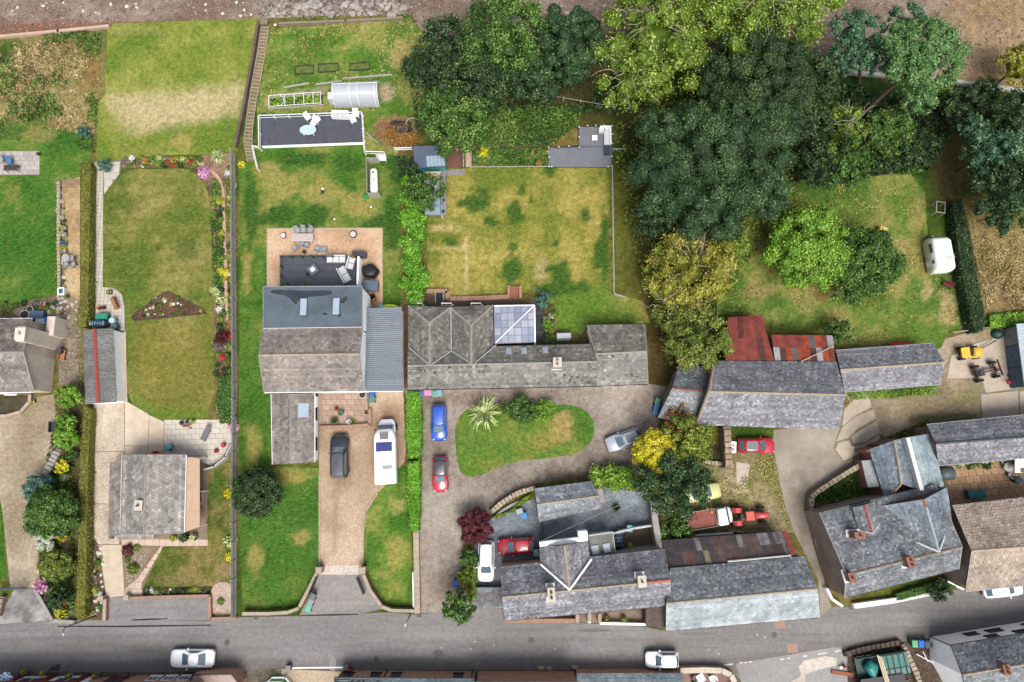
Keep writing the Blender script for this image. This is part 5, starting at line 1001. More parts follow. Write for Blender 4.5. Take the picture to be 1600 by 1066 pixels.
def crown_data(name,R,H,pal,z0,nblob=36,leaf=0.34,dens=1.0,rblob=0.26,rag=0.18,flat=0.0,seed=0,lobes=None,tilt=0.55,core=0.8,upright=0.0,under=-0.15,ry=None,aspect=1.7,gaps=0.0):
 """leaf sprays over a cluster of rounded clumps; lobes: (dx, dy, z, r) of big sub-crowns"""
 rng=np.random.default_rng(seed+1000);Q=[];Vv=[];cores=[]
 lobes=lobes or[(0,0,z0+H*0.5,1.0)];leaf=max(.17,leaf*.66);core=core*.8
 for lx,ly,lz,lr in lobes:
  Rx=R*lr;Ry=(ry or R)*lr;Hh=min(H*0.5*(lr**0.5 if lr<1 else 1),max(Rx,Ry)*1.1);nb=max(5,nblob);i=np.arange(nb)+.5
  zc=1-(1-under)*i/nb;zc=np.clip(zc+rng.normal(0,.05,nb),-.5,1);rad=np.sqrt(1-zc**2);ph=i*2.39996+rng.normal(0,.25,nb)
  k=1-rblob*.6+rng.normal(0,rag*.5,nb)
  B=np.stack([lx+Rx*rad*np.cos(ph)*k,ly+Ry*rad*np.sin(ph)*k,lz+Hh*zc*k*(1-flat)],1)
  br=R*lr*rblob*rng.uniform(.7,1.35,nb);keep=rng.random(nb)>=gaps;B=B[keep];br=br[keep]
  cores.append((np.array([[lx,ly,lz-Hh*.12]]),np.array([[Rx,Ry,Hh]])*min(core*.78,.52 if len(lobes)>1 else.64)))
  for b,r in zip(B,br):
   m=max(10,int(dens*9.0*r*r/(leaf*leaf)));d=rand_dirs(m,.55+upright,rng);sq=1+.25*upright
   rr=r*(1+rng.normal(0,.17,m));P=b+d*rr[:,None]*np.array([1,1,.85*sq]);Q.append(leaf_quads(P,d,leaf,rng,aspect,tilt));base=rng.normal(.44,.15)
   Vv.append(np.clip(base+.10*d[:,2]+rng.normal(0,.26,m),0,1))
   cores.append((b[None],np.array([[r*core,r*core,r*core*.8]])))
 Q=np.concatenate(Q).reshape(-1,3);Vv=np.repeat(np.concatenate(Vv),4)
 iv,fc=ico();nl=len(Q)//4;tri=[];
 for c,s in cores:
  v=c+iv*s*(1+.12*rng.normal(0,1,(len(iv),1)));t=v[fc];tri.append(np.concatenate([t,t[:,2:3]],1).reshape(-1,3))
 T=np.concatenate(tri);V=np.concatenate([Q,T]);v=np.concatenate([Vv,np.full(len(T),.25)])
 return quads_data(name,V,leaf_mat(PAL[pal]if isinstance(pal,str)else pal),v)
BARK=plain('bark',S(104,88,74),.9,.25,3);PALEBARK=plain('pale_bark',S(170,160,142),.9,.2,3)
def tree(name,px,py,rpx,ztop,label,pal,H=None,group=None,cat='tree',limbs=7,limb_mat=None,ry=None,twigs=0,lean=None,**kw):
 """px,py: middle of the crown as seen; rpx its radius in photo pixels"""
 H=H or min(ztop*.8,ztop-.3);zc=ztop-H*.45;c=W(px,py,zc);sc=(CH-zc)/FPX*1.0;R=rpx*sc;seed=int(px*7+py*13)
 base=Vector((c.x,c.y,0))if lean is None else W(*lean);rt=root(name,base,0,label,cat,group);dx,dy=c.x-base.x,c.y-base.y;rng=random.Random(seed)
 tr=MB();t0=max(.08,R*.055);zb=ztop-H*.55;tr.tube([(0,0,0),(dx*.3,dy*.3,zb*.35),(dx*.75+rng.uniform(-.2,.2),dy*.75+rng.uniform(-.2,.2),zb*.8),(dx,dy,zb+H*.2)],[t0*1.3,t0,t0*.8,t0*.45],7)
 for k in range(limbs):
  a=k*2.4+rng.random();r=R*rng.uniform(.5,.85);z1=zb+H*rng.uniform(.05,.4)
  tr.tube([(dx*.8,dy*.8,zb*.85),(dx+math.cos(a)*r*.5,dy+math.sin(a)*r*.5,(zb+z1)/2+.2),(dx+math.cos(a)*r,dy+math.sin(a)*r,z1)],[t0*.5,t0*.3,t0*.12],5)
 if twigs:
  for k in range(twigs):
   a=rng.random()*6.28;r=R*rng.uniform(.15,.85);z1=ztop-H*.5+H*.5*math.sqrt(max(0,1-(r/R)**2))+rng.uniform(0,.3);p=Vector((dx+math.cos(a)*r,dy+math.sin(a)*r,z1));q=p
   pts=[p-Vector((math.cos(a),math.sin(a),.6))*.8,p]
   for _ in range(3):q=q+Vector((math.cos(a+rng.uniform(-.9,.9)),math.sin(a+rng.uniform(-.9,.9)),rng.uniform(-.1,.15)))*rng.uniform(.4,.8);pts.append(q)
   tr.tube(pts,[.05,.05,.04,.03,.02],4)
 tr.build('trunk',limb_mat or BARK,rt)
 if 'lobes' in kw and kw['lobes']:kw['lobes']=[(W(x,y,zc+dz).x-c.x,W(x,y,zc+dz).y-c.y,zc+dz,rr*sc/R)for x,y,dz,rr in kw['lobes']]
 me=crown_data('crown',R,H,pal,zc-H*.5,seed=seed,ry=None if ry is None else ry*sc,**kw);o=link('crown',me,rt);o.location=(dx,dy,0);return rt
tree('tree',790,62,72,9.0,'mid green bushy tree at the top centre, lighter than its dark neighbours','mid',nblob=60,leaf=.42,rblob=.2,upright=.6)
tree('tree',700,72,46,7.5,'dark green tree beside the shore at the corner of the vegetable garden','dark',nblob=40,leaf=.4,rblob=.23,upright=.6)
tree('tree',888,76,62,9.0,'dark rounded tree at the top centre against the bare shore','teal',nblob=70,leaf=.34,rblob=.19,tilt=.42,core=1.05)
tree('tree',668,108,40,6.0,'low dark bushy tree at the edge of the vegetable garden','dark',nblob=34,leaf=.4,rblob=.24,upright=.5)
tree('tree',742,132,58,7.5,'deep green tree with upright sprays in the middle of the top thicket','dark',nblob=60,leaf=.42,rblob=.2,upright=.9)
tree('tree',838,118,52,7.0,'dark teal tree in front of the rounded tree by the shore','teal',nblob=50,leaf=.38,rblob=.2)
tree('tree',712,188,58,6.5,'lighter green tree with upright sprays above the blue grey shed','mid',nblob=64,leaf=.42,rblob=.2,upright=.9)
tree('tree',1020,60,84,11.0,'yellow green tree with pale bare twigs left of the dark wood','lime',nblob=84,leaf=.42,rblob=.19,rag=.4,twigs=34,limb_mat=PALEBARK,gaps=.12)
tree('tree',1180,22,104,12.0,'largest yellow green tree with pale twigs at the top edge','lime',nblob=110,leaf=.42,rblob=.17,rag=.4,twigs=44,limb_mat=PALEBARK,gaps=.1)
tree('tree',985,128,58,8.0,'yellow green tree with twiggy crown above the grey corner deck','lime',nblob=46,leaf=.42,rblob=.2,rag=.4,twigs=26,limb_mat=PALEBARK,gaps=.1)
tree('tree',1180,130,92,11.5,'blackish green broad tree in the heart of the wood','dark',nblob=100,leaf=.3,rblob=.155,rag=.1,tilt=.5,core=1.04,dens=1.6)
tree('tree',1108,248,118,12.0,'huge dark teal tree with cauliflower clumps shading the centre of the wood','teal',nblob=21,leaf=.31,rblob=.27,rag=.03,tilt=.42,core=1.1,dens=1.5,lobes=[(1100,235,0,80),(1172,235,.3,66),(1040,285,-.8,60),(1040,222,-.6,52),(1110,320,-1,66),(1180,300,-.6,50),(1210,190,-.5,44),(1150,180,.2,46)])
tree('tree',1018,340,36,8.0,'dark leafy tree at the west foot of the huge teal tree','dark',nblob=34,leaf=.36,rblob=.22)
tree('tree',1105,352,30,6.5,'small dark teal tree just above the golden tree','teal',nblob=30,leaf=.36,rblob=.22)
tree('tree',1262,130,46,10.0,'dark green tree on the east flank of the wood beside the pine','dark',nblob=40,leaf=.38,rblob=.22)
tree('tree',1082,425,64,7.5,'golden brown tree with turning leaves west of the orchard','gold',nblob=56,leaf=.38,rblob=.2,rag=.3,twigs=14,limb_mat=PALEBARK,gaps=.08)
tree('tree',1143,392,30,5.0,'bright green sapling at the edge of the orchard lawn','lime',nblob=26,leaf=.34,rblob=.25)
tree('tree',1040,432,36,6.0,'olive gold tree on the west side of the golden brown tree','yelgr',nblob=30,leaf=.36,rblob=.24,rag=.3)
tree('tree',1086,530,52,6.5,'olive green tree overhanging the small barn and rusty roof','olive',nblob=56,leaf=.38,rblob=.2,upright=.8,twigs=6,limb_mat=PALEBARK)
tree('tree',1048,482,32,5.0,'grey green tree with dead twigs above the olive tree','olive',nblob=26,leaf=.36,rblob=.24,twigs=18,limb_mat=PALEBARK)
tree('pine_tree',1440,92,66,13.0,'tall pine with rounded bright green crown on a leaning bare trunk','pine',H=5,nblob=95,leaf=.32,rblob=.17,lean=(1350,176),limbs=5,rag=.15)
tree('pine_tree',1340,70,52,11.0,'blue green pine beside the shore, left of the rounded pine','conif',H=4.5,nblob=44,leaf=.36,rblob=.2,lean=(1342,130),rag=.35,lobes=[(1335,55,0,40),(1362,92,-.5,30),(1318,92,-.8,30)])
tree('pine_tree',1412,40,34,10.0,'thin topped pine behind the rounded pine at the shore','conif',H=4,nblob=30,leaf=.36,rblob=.22,lean=(1395,90))
tree('tree',1430,160,28,6.0,'lower hanging bough of young leaves under the rounded pine','pine',nblob=20,leaf=.36,rblob=.26)
tree('tree',1320,200,32,6.0,'light green tree with open twigs east of the huge teal tree','lime',nblob=26,leaf=.36,rblob=.24,rag=.35,twigs=12,limb_mat=PALEBARK,gaps=.1)
tree('tree',1312,258,44,6.0,'mid green tree at the top of the orchard lawn','mid',nblob=40,leaf=.38,rblob=.22,rag=.3)
tree('tree',1270,262,36,6.5,'dark green tree tucked beside the huge teal tree above the orchard','dark',nblob=34,leaf=.36,rblob=.22)
tree('pine_tree',1545,238,52,8.5,'blue grey conifer with bushy tips at the right above the caravan','conif',nblob=50,leaf=.4,rblob=.2,rag=.3,lobes=[(1545,245,0,44),(1518,205,-.4,22),(1572,222,-.3,26)])
tree('tree',1580,306,62,9.0,'dark tree at the right edge below the blue grey conifer','teal',nblob=70,leaf=.36,rblob=.18)
tree('tree',1592,190,48,8.0,'near black tree at the right edge behind the blue grey conifer','dark',nblob=44,leaf=.38,rblob=.22)
tree('tree',1258,200,40,7.5,'dark green tree filling the gap east of the huge teal tree','dark',nblob=40,leaf=.36,rblob=.22)
tree('tree',1505,172,38,4.5,'low dark tree between the pine wood and the right edge','dark',nblob=36,leaf=.36,rblob=.22)
tree('bush',1385,205,40,2.6,'broad dark thicket under the leaning pine trunk','mid',nblob=36,leaf=.36,rblob=.24,cat='bush')
tree('bush',1440,232,32,2.2,'dark bramble thicket above the top of the orchard lawn','dark',nblob=30,leaf=.36,rblob=.25,cat='bush')
tree('tree',1592,104,36,6.0,'mustard green tree at the upper right edge beside the shore','gold',nblob=36,leaf=.36,rblob=.22)
tree('tree',1540,140,22,3.5,'low dark bush by the pale shore wall below the pine','dark',nblob=20,leaf=.34,rblob=.26,cat='bush')
tree('apple_tree',1258,388,62,5.5,'light green fruit tree in the middle of the orchard lawn','bright',nblob=74,leaf=.36,rblob=.21,rag=.25,dens=1.3,core=.95)
tree('apple_tree',1352,412,54,5.0,'darker fruit tree standing right of the light green one in the orchard','mid',nblob=60,leaf=.36,rblob=.21,rag=.25,dens=1.2,core=.95)
tree('apple_tree',1330,446,34,4.2,'small fruit tree in front of the darker orchard tree','mid',nblob=26,leaf=.34,rblob=.25,rag=.3)
tree('bush',1310,518,22,3.0,'green bush beside the patched sheet lean-to','mid',nblob=20,leaf=.32,rblob=.26,cat='bush')
tree('yellow_tree',1024,707,33,5.0,'brilliant yellow rounded tree at the edge of the gravel drive','yellow',nblob=80,leaf=.34,rblob=.22,rag=.06,core=.95,dens=1.3)
tree('tree',1072,690,38,5.5,'yellow olive tree directly right of the brilliant yellow tree','yelgr',nblob=38,leaf=.34,rblob=.22)
tree('tree',1062,655,26,4.0,'rust tinged conifer in front of the small barn','rust',nblob=24,leaf=.34,rblob=.24,upright=.6)
tree('tree',1052,750,54,6.0,'glossy blackish evergreen below the brilliant yellow tree','teal',nblob=60,leaf=.36,rblob=.19,tilt=.8)
tree('bush',1055,832,26,1.8,'low green bush against the garden wall beside the flatbed truck','mid',nblob=24,leaf=.3,rblob=.26,cat='bush')
tree('round_tree',402,769,37,3.6,'clipped round dark evergreen on the front lawn by the slatted fence','dark',nblob=90,leaf=.28,rblob=.2,rag=.03,core=.98)
tree('maple_shrub',742,822,25,2.6,'dark purple red maple at the corner of the cobbled courtyard','red',nblob=44,leaf=.3,rblob=.25,cat='shrub',aspect=2.2,core=1.0,dens=1.3)
tree('street_tree',716,946,25,4.5,'leafy green tree overhanging the street beside the setts driveway','mid',nblob=30,leaf=.36,rblob=.24,upright=.6)
tree('tree',664,300,33,4.5,'dark green tree rising from the hedge beside the narrow greenhouse','mid',nblob=36,leaf=.34,rblob=.22)
tree('tree',637,262,20,3.0,'dark bushy growth behind the blue grey shed','dark',nblob=18,leaf=.34,rblob=.26,cat='bush')
tree('juniper',848,467,15,1.6,'blue green juniper sprawling beside the conservatory','blue',nblob=14,leaf=.3,rblob=.3,cat='shrub',aspect=3.0)
tree('bush',857,508,10,1.2,'bright green bush in the bed behind the long house','bright',nblob=12,leaf=.26,rblob=.3,cat='bush')
tree('dome_bush',818,640,21,1.7,'clipped dome bush on the drive island','mid',nblob=44,leaf=.25,rblob=.24,rag=.03,cat='bush',core=1.05)
tree('bush',851,642,17,1.6,'loose bright green bush right of the clipped dome on the drive island','bright',nblob=18,leaf=.28,rblob=.28,cat='bush')
tree('bush',790,638,12,1.3,'small leafy bush between yellow spiky plant and clipped dome','mid',nblob=12,leaf=.26,rblob=.3,cat='bush')
tree('laurel_bush',957,746,34,2.0,'bright green laurel mound above the cobbled courtyard','bright',nblob=34,leaf=.3,rblob=.22,ry=16,cat='bush')
for x,y,r,z,pal,lab in((108,619,19,2.6,'bright','bright green rounded shrub nearest the cement-sheet garage'),(105,660,14,2.2,'bright','small bright shrub, second below the garage by the gravel drive'),(106,684,19,2.4,'bright','bright green rounded shrub above the rockery of the gravel drive'),(97,730,11,1.2,'yellow','golden yellow shrub beside the stone steps of the gravel drive'),(62,764,22,2.6,'blue','silvery blue shrub leaning over the gravel drive'),(82,800,36,4.0,'mid','large shrub speckled with red berries beside the gravel drive'),(72,845,16,1.0,'white','white flowered hydrangea beside the gravel drive'),(98,835,10,1.2,'yellow','yellow leaved shrub by the white hydrangea'),(92,884,24,2.6,'olive','dark olive dome shrub near the gate of the gravel drive'),(92,935,15,2.4,'dark','dark pointed conifer beside the left street corner'),(65,914,11,1.1,'pink','pink hydrangea by the metal gate'),(108,813,13,1.6,'lime','lime green shrub against the long hedge'),(131,207,11,1.2,'blue','grey blue tussock at the edge of the rough meadow'),(164,259,11,1.0,'blue','blue green tussock on the pale path head'),(345,528,11,1.4,'red','dark purple shrub in the long border by the fence'),(734,872,14,1.6,'mid','green bush below the purple maple'),(724,900,12,1.5,'lime','lime green conifer beside the white estate car'),(115,712,9,1.0,'mid','small green shrub in the rockery bed')):
 tree('shrub',x,y,r,z,lab,pal,nblob=max(16,int(r*1.4)),leaf=.28 if r<20 else.32,rblob=.27,cat='shrub',limbs=3,core=1.0,dens=1.2)
def hedge(name,px_poly,z,label,pal,leaf=.26,dens=1.0,wob=.15,bumps=.25,seed=0,cat='hedge',group=None):
 poly=[(p[0],p[1])for p in wpoly(px_poly,z)]
 if parea(poly)<0:poly=poly[::-1]
 A=np.array(poly);c=A.mean(0);rt=root(name,(c[0],c[1],0),0,label,cat,group);rng=np.random.default_rng(seed+50);A0=A-c;pl=[tuple(p)for p in A0];area=abs(parea(pl));P=[];N=[]
 leaf=leaf*.75;n=int(area*dens*2.8/(leaf*leaf));lo,hi=A0.min(0),A0.max(0);C=rng.uniform(lo,hi,(n*4,2));C=C[inpoly(C,pl)][:n];e=segdist(C,pl)
 zz=z+bumps*(fbm(C[:,0]*1.1,C[:,1]*1.1,3,seed)-.6)-.35*np.exp(-e/.12)+rng.normal(0,.06,len(C));P.append(np.column_stack([C,zz]));N.append(np.tile([0,0,1.],(len(C),1)))
 for i in range(len(pl)):
  a,b=A0[i],A0[(i+1)%len(pl)];L=np.hypot(*(b-a));m=int(L*z*dens*1.7/(leaf*leaf));t=rng.random(m);nn=np.array([(b-a)[1],-(b-a)[0]])/max(L,1e-6)
  q=a+t[:,None]*(b-a)+nn*rng.normal(0,.07,m)[:,None]+nn*(bumps*.5*(fbm(t*L,t*0+i,2,seed)-.5))[:,None];P.append(np.column_stack([q,rng.uniform(.05,z-.05,m)]));N.append(np.tile([nn[0],nn[1],.3],(m,1)))
 P=np.concatenate(P);N=np.concatenate(N);Qd=leaf_quads(P,N,leaf,rng,1.6,.6);v=np.clip(.45+.5*(fbm(P[:,0]*.8,P[:,1]*.8,3,seed+3)-.5)+rng.normal(0,.27,len(P)),0,1)
 link('foliage',quads_data('foliage',Qd.reshape(-1,3),leaf_mat(PAL[pal]),np.repeat(v,4)),rt)
 cx=sum(p[0]for p in pl)/len(pl);cy=sum(p[1]for p in pl)/len(pl);s=MB();s.prism([(cx+(p[0]-cx)*.9 if False else p[0]-.06*(1 if p[0]>cx else-1),p[1]-.06*(1 if p[1]>cy else-1))for p in pl],0,z-.22);s.build('stems',plain('hedge_stems_'+pal,PAL[pal][1],.95,.3,4),rt);return rt
tree('hedge',645,378,100,2.6,'tall bumpy green hedge between the large house garden and the centre lawn','hedge',H=2.4,nblob=12,leaf=.36,rblob=.42,cat='hedge',limbs=0,core=.9,lobes=[(636+7*(i%2)+(8 if i>11 else 3)+6*math.sin(i*2.1),285+i*11.4,-.2+.35*math.sin(i*1.7),13+3*math.sin(i*2.9))for i in range(17)]+[(652+4*math.sin(i*1.3),322+i*20,-.4+.3*math.sin(i*2.3),12)for i in range(8)])
hedge('hedge',[(635,612),(656,612),(659,660),(657,714),(638,716),(633,680)],1.5,'clipped bright green hedge between motorhome and blue car','hedge',.26,1.1,bumps=.6,seed=2)
hedge('hedge',[(637,722),(655,720),(656,790),(654,830),(641,830),(635,780)],1.3,'clipped bright green hedge beside the red car with black roof','hedge',.26,1.1,bumps=.6,seed=3)
hedge('hedge',[(126,254),(139,256),(138,400),(136,490),(131,512),(119,510),(121,482),(125,470)],1.5,'tall olive hedge beside the pale slab path','ohedge',.22,1.1,bumps=.4,seed=4)
hedge('hedge',[(129,632),(139,640),(136,700),(135,780),(134,860),(131,966),(117,966),(119,860),(122,740),(127,660)],1.4,'long olive hedge between the gravel drive and the bungalow yard','ohedge',.22,1.1,bumps=.5,seed=5)
hedge('hedge',[(1490,316),(1504,308),(1517,360),(1542,500),(1538,516),(1528,518),(1520,502),(1500,400)],1.9,'dark conifer hedge behind the white caravan','dark',.26,1.1,bumps=.3,seed=6)
hedge('hedge',[(1548,492),(1640,480),(1640,504),(1548,513)],.9,'row of big bright leaves along the yard wall at the right','bright',.42,.9,bumps=.5,seed=7,cat='plant row')
hedge('hedge',[(736,905),(742,880),(744,900),(743,935),(735,938)],1.2,'narrow lime hedge beside the courtyard gate','lime',.24,1.0,seed=8)
hedge('shrub_row',[(338,590),(362,585),(366,655),(342,662),(337,630)],1.0,'dense leafy planting at the lower end of the long border','mid',.28,.9,bumps=.6,seed=9,cat='shrubs')
hedge('shrub_row',[(795,800),(818,778),(830,772),(826,782),(800,800),(775,812),(770,808)],.7,'lime and green planting behind the curved stone wall','lime',.24,.9,bumps=.5,seed=10,cat='shrubs')
hedge('shrub_row',[(1400,930),(1470,908),(1500,900),(1502,916),(1480,922),(1404,940)],.9,'green planting in front of the corner house','mid',.28,.8,bumps=.7,seed=11,cat='shrubs')
tree('bush',1468,922,17,1.8,'dark green bush beside the street in front of the corner house','dark',nblob=18,leaf=.28,rblob=.27,cat='bush')
def scatter(name,label,px_poly,n,size,pal,hgt=.35,cat=None,aspect=3.0,tilt=.9,seed=0,z=.03,clump=1.0,thr=.42):
 poly=[(p[0],p[1])for p in wpoly(px_poly)];A=np.array(poly);rng=np.random.default_rng(seed+77);C=rng.uniform(A.min(0),A.max(0),(n*4,2));C=C[inpoly(C,poly)]
 if clump:C=C[fbm(C[:,0]*.35*clump,C[:,1]*.35*clump,3,seed)+rng.normal(0,.05,len(C))>thr]
 C=C[:n];h=hgt*(.3+1.4*np.clip(fbm(C[:,0]*.7,C[:,1]*.7,3,seed+4)-.25,0,1));P=np.column_stack([C,z+h*rng.random(len(C))]);N=rand_dirs(len(C),1.2,rng)
 Qd=leaf_quads(P,N,size,rng,aspect,tilt);Qd[...,2]=np.maximum(Qd[...,2],z);v=np.clip(.5+.8*(fbm(C[:,0]*.5,C[:,1]*.5,3,seed+2)-.5)+rng.normal(0,.17,len(C)),0,1)
 o=link(name,quads_data(name,Qd.reshape(-1,3),leaf_mat(PAL[pal]),np.repeat(v,4)));return tag(o,label,cat or 'undergrowth',None,'stuff')
scatter('ivy','dark green ivy carpet under the pines',[(1285,130),(1400,150),(1560,150),(1530,200),(1480,215),(1450,265),(1330,280),(1280,290)],16000,.42,'dark',.7,'ivy',1.6,.7,1,thr=.25)
scatter('ivy','lighter green ivy and weeds above the orchard',[(1290,160),(1450,200),(1440,270),(1330,285),(1290,230)],5000,.4,'mid',.8,'ivy',1.6,.7,2,thr=.45)
scatter('undergrowth','dark woodland undergrowth beneath the big trees',[(960,130),(1240,120),(1240,290),(1160,430),(1040,580),(1000,420),(965,300)],6000,.45,'olive',.6,None,1.8,.8,3,thr=.4)
scatter('undergrowth','undergrowth below the thicket at the top centre',[(640,120),(760,60),(960,120),(960,180),(760,175),(650,205)],6000,.42,'dark',.8,None,1.8,.8,4,thr=.35)
scatter('dry_grass','pale dried grass tussocks in the rough meadow',[(0,70),(158,55),(155,150),(148,210),(60,200),(-20,195),(-60,100)],9000,.36,'straw',.3,'grass',4.0,.9,5,thr=.45)
scatter('rough_grass','green weeds growing through the rough meadow',[(-60,60),(160,45),(150,240),(60,210),(-60,205)],4500,.45,'mid',.4,'grass',2.5,.9,6,thr=.54)
scatter('dry_grass','dried brown grass beyond the dark conifer hedge',[(1505,340),(1640,365),(1640,492),(1545,490)],8000,.34,'straw',.35,'grass',4.0,.9,7,thr=.47)
scatter('rough_grass','long grass around the orchard edges',[(1150,410),(1240,285),(1420,265),(1450,400),(1500,505),(1310,548),(1290,490),(1130,490)],6000,.3,'grass',.18,'grass',3.5,1.0,8,thr=.52)
scatter('rough_grass','coarse grass tufts in the vegetable garden',[(418,46),(640,28),(690,90),(620,240),(570,230),(566,174),(405,178)],5000,.3,'grass',.15,'grass',3.5,1.0,9,thr=.5)
scatter('flower_mass','tall mixed perennials crowding the long bed by the grey corner deck',[(722,200),(762,172),(905,166),(905,195),(860,228),(722,234)],5500,.42,'mid',1.1,'flowers',3.0,1.0,10,thr=.2)
scatter('flower_mass','low perennials and weeds in the strip above the centre lawn',[(738,236),(857,234),(857,259),(738,260)],5200,.32,'mid',.6,'flowers',2.6,1.0,11,thr=.12)
scatter('flower_mass','rust coloured fading perennials at the end of the strip',[(824,225),(870,208),(900,222),(857,235),(850,258),(820,240)],350,.3,'rust',.5,'flowers',3,1.0,12,thr=.2)
scatter('weeds','weeds along the foot of the low slate barn',[(1318,610),(1470,600),(1450,616),(1380,622),(1330,625)],1500,.28,'bright',.2,'weeds',2.4,1.0,13,thr=.3)
scatter('weeds','scrubby weeds behind the corner wall',[(1275,772),(1345,726),(1355,760),(1300,790)],1600,.28,'mid',.3,'weeds',2.4,1.0,14,thr=.35)
scatter('weeds','weeds and brambles beside the long low range',[(1382,684),(1450,655),(1458,668),(1400,694)],900,.3,'olive',.5,'weeds',2.4,1.0,15,thr=.3)
scatter('weeds','weeds in the yard with the parked tractor',[(1035,790),(1210,710),(1235,830),(1040,842)],3000,.24,'grass',.12,'weeds',2.4,1.0,16,thr=.5)
scatter('hay_pile','brown heap of garden cuttings above the blue grey shed',[(596,208),(612,192),(636,194),(656,222),(640,232),(612,230)],1500,.4,'rust',.5,'compost',4,1.0,17,thr=.2)
scatter('ground_cover','low leafy ground cover filling the long border left of its brick path',[(332,280),(346,290),(349,476),(335,478),(331,340)],2200,.3,'mid',.45,'ground cover',1.8,.9,21,thr=.44)
scatter('ground_cover','trailing ground cover in the narrow bed beside the slatted fence',[(354,262),(367,256),(367,500),(357,500)],1800,.26,'olive',.4,'ground cover',1.8,.9,22,thr=.42)
scatter('ground_cover','leafy ground cover in the shrub bed beside the gravel drive',[(88,640),(118,640),(116,955),(84,955),(64,880),(62,830),(72,740)],3200,.32,'mid',.4,'ground cover',1.8,.9,23,thr=.46)
scatter('ground_cover','mixed leaves in the bed along the top of the striped lawn',[(194,250),(335,243),(330,262),(290,258),(196,260)],900,.26,'olive',.35,'ground cover',1.8,.9,24,thr=.46)
scatter('ground_cover','weeds among the stones left of the gravel path',[(88,284),(102,284),(102,470),(88,460)],700,.26,'olive',.3,'ground cover',1.8,.9,25,thr=.45)
def plant_mesh(pal,kind,seed):
 rng=np.random.default_rng(seed);m=leaf_mat(PAL[pal])
 if kind=='spiky':
  Q=[];n=84
  for i in range(n):
   a=rng.random()*6.283;L=rng.uniform(.45,1.05);d=np.array([math.cos(a),math.sin(a),0]);s=np.array([-d[1],d[0],0])*.034;zt=rng.uniform(.3,1.1);p0=np.array([0,0,.02]);p1=d*L*.55+[0,0,zt];p2=d*L+s*rng.normal(0,3)+[0,0,zt*rng.uniform(.1,.9)]
   Q+=[[p0-s*.6,p0+s*.6,p1+s,p1-s],[p1-s,p1+s,p2+s*.1,p2-s*.1]]
  Q=np.array(Q);v=np.repeat(np.clip(rng.normal(.45,.3,len(Q)),0,1),4);return quads_data('plant',Q.reshape(-1,3),m,v)
 n=90 if kind=='mound' else 60;d=rand_dirs(n,.7,rng);d[:,2]=np.abs(d[:,2]);n=n*2;d=np.concatenate([d,d[::-1]*[-1,1,1]]);P=d*(1+rng.normal(0,.14,(n,1)))*np.array([1,1,.8 if kind=='mound' else.45])+[0,0,.05]
 return quads_data('plant',leaf_quads(P,d,.42,rng,1.5,.6).reshape(-1,3),m,np.repeat(np.clip(rng.normal(.5,.2,n),0,1),4))
_pm={}
def plant(x,y,r,pal,kind,label,group=None,name='plant',h=1.0,z=.03):
 key=(pal,kind,random.randrange(2))
 if key not in _pm:_pm[key]=plant_mesh(pal,kind,hash(key[0])%97 if False else sum(map(ord,pal+kind))+key[2])
 o=link(name,_pm[key]);o.location=W(x,y,z);s=r/13.8;o.scale=(s,s,s*h);o.rotation_euler=(0,0,random.random()*6.28);return tag(o,label,'plant',group)
plant(757,646,31,'pale','spiky','large cream and yellow spiky plant on the drive island',name='spiky_plant',h=.9)
plant(343,247,15,'pale','spiky','cream spiky plant at the head of the long border',name='spiky_plant')
for x,y,pal,lab in((551,660,'lime','spiky green plant on the terrace wall nearest the motorhome'),(524,658,'mid','dark spiky plant on the terrace wall nearest the garage wing'),(962,793,'dark','lone spiky plant in the cobbled courtyard')):plant(x,y,9,pal,'spiky',lab,name='spiky_plant')
rb=random.Random(99)
bord=[('mid','green leafy plant'),('lime','lime green plant'),('yflower','yellow flowering plant'),('purple','mauve flowering plant'),('pale','pale cream plant'),('dark','dark green plant'),('scarlet','red flowering plant'),('white','white flowering plant'),('orange','orange flowering plant')]
ORD='topmost second third fourth fifth sixth seventh eighth ninth tenth eleventh twelfth thirteenth fourteenth fifteenth sixteenth seventeenth eighteenth'.split()
def bed(pts,n,where,wts,rmin=3,rmax=7):
 it=[]
 for i in range(n):
  for _ in range(12):
   x,y=pts(rb)
   if all((x-a[0])**2+(y-a[1])**2>(rmin*1.6)**2 for a in it):break
  pal,nm=rb.choices(bord,wts)[0];it.append((x,y,rb.uniform(rmin,rmax),pal,nm))
 xs=[a[0]for a in it];ys=[a[1]for a in it];ax=0 if max(xs)-min(xs)>max(ys)-min(ys)else 1;cnt={}
 for x,y,r,pal,nm in sorted(it,key=lambda a:a[ax]):
  k=cnt[nm]=cnt.get(nm,-1)+1;o=('leftmost' if ax==0 else 'topmost')if k==0 else ORD[k]+(' from left' if ax==0 else ' from top')
  plant(x,y,r,pal,'mound' if rb.random()<.7 else 'low','%s %s, %s'%(nm,where,o),'plants '+where,h=rb.uniform(.7,1.2))
bed(lambda r:(r.uniform(333,348),r.uniform(300,476)),46,'in the long border left of its brick path',[6,4,2,3,2,5,1,2,1])
bed(lambda r:(r.uniform(357,366),r.uniform(262,480)),44,'in the narrow bed between brick path and fence',[6,3,1,1,4,5,.5,3,.5],2.5,5)
bed(lambda r:(r.uniform(196,318),r.uniform(247,259)),34,'in the bed along the top of the striped lawn',[4,3,2,2,3,3,1,3,1],2.5,6)
bed(lambda r:(r.uniform(338,362),r.uniform(490,590)),26,'in the lower long border',[6,4,1,2,1,6,2,2,1],3,7)
def tript(r):
 while 1:
  x,y=r.uniform(208,318),r.uniform(460,498)
  if inpoly([(x,y)],TRI)[0]:return x,y
bed(tript,16,'in the triangular rockery bed',[3,2,2,1,3,3,0,1,1],2,3.6)
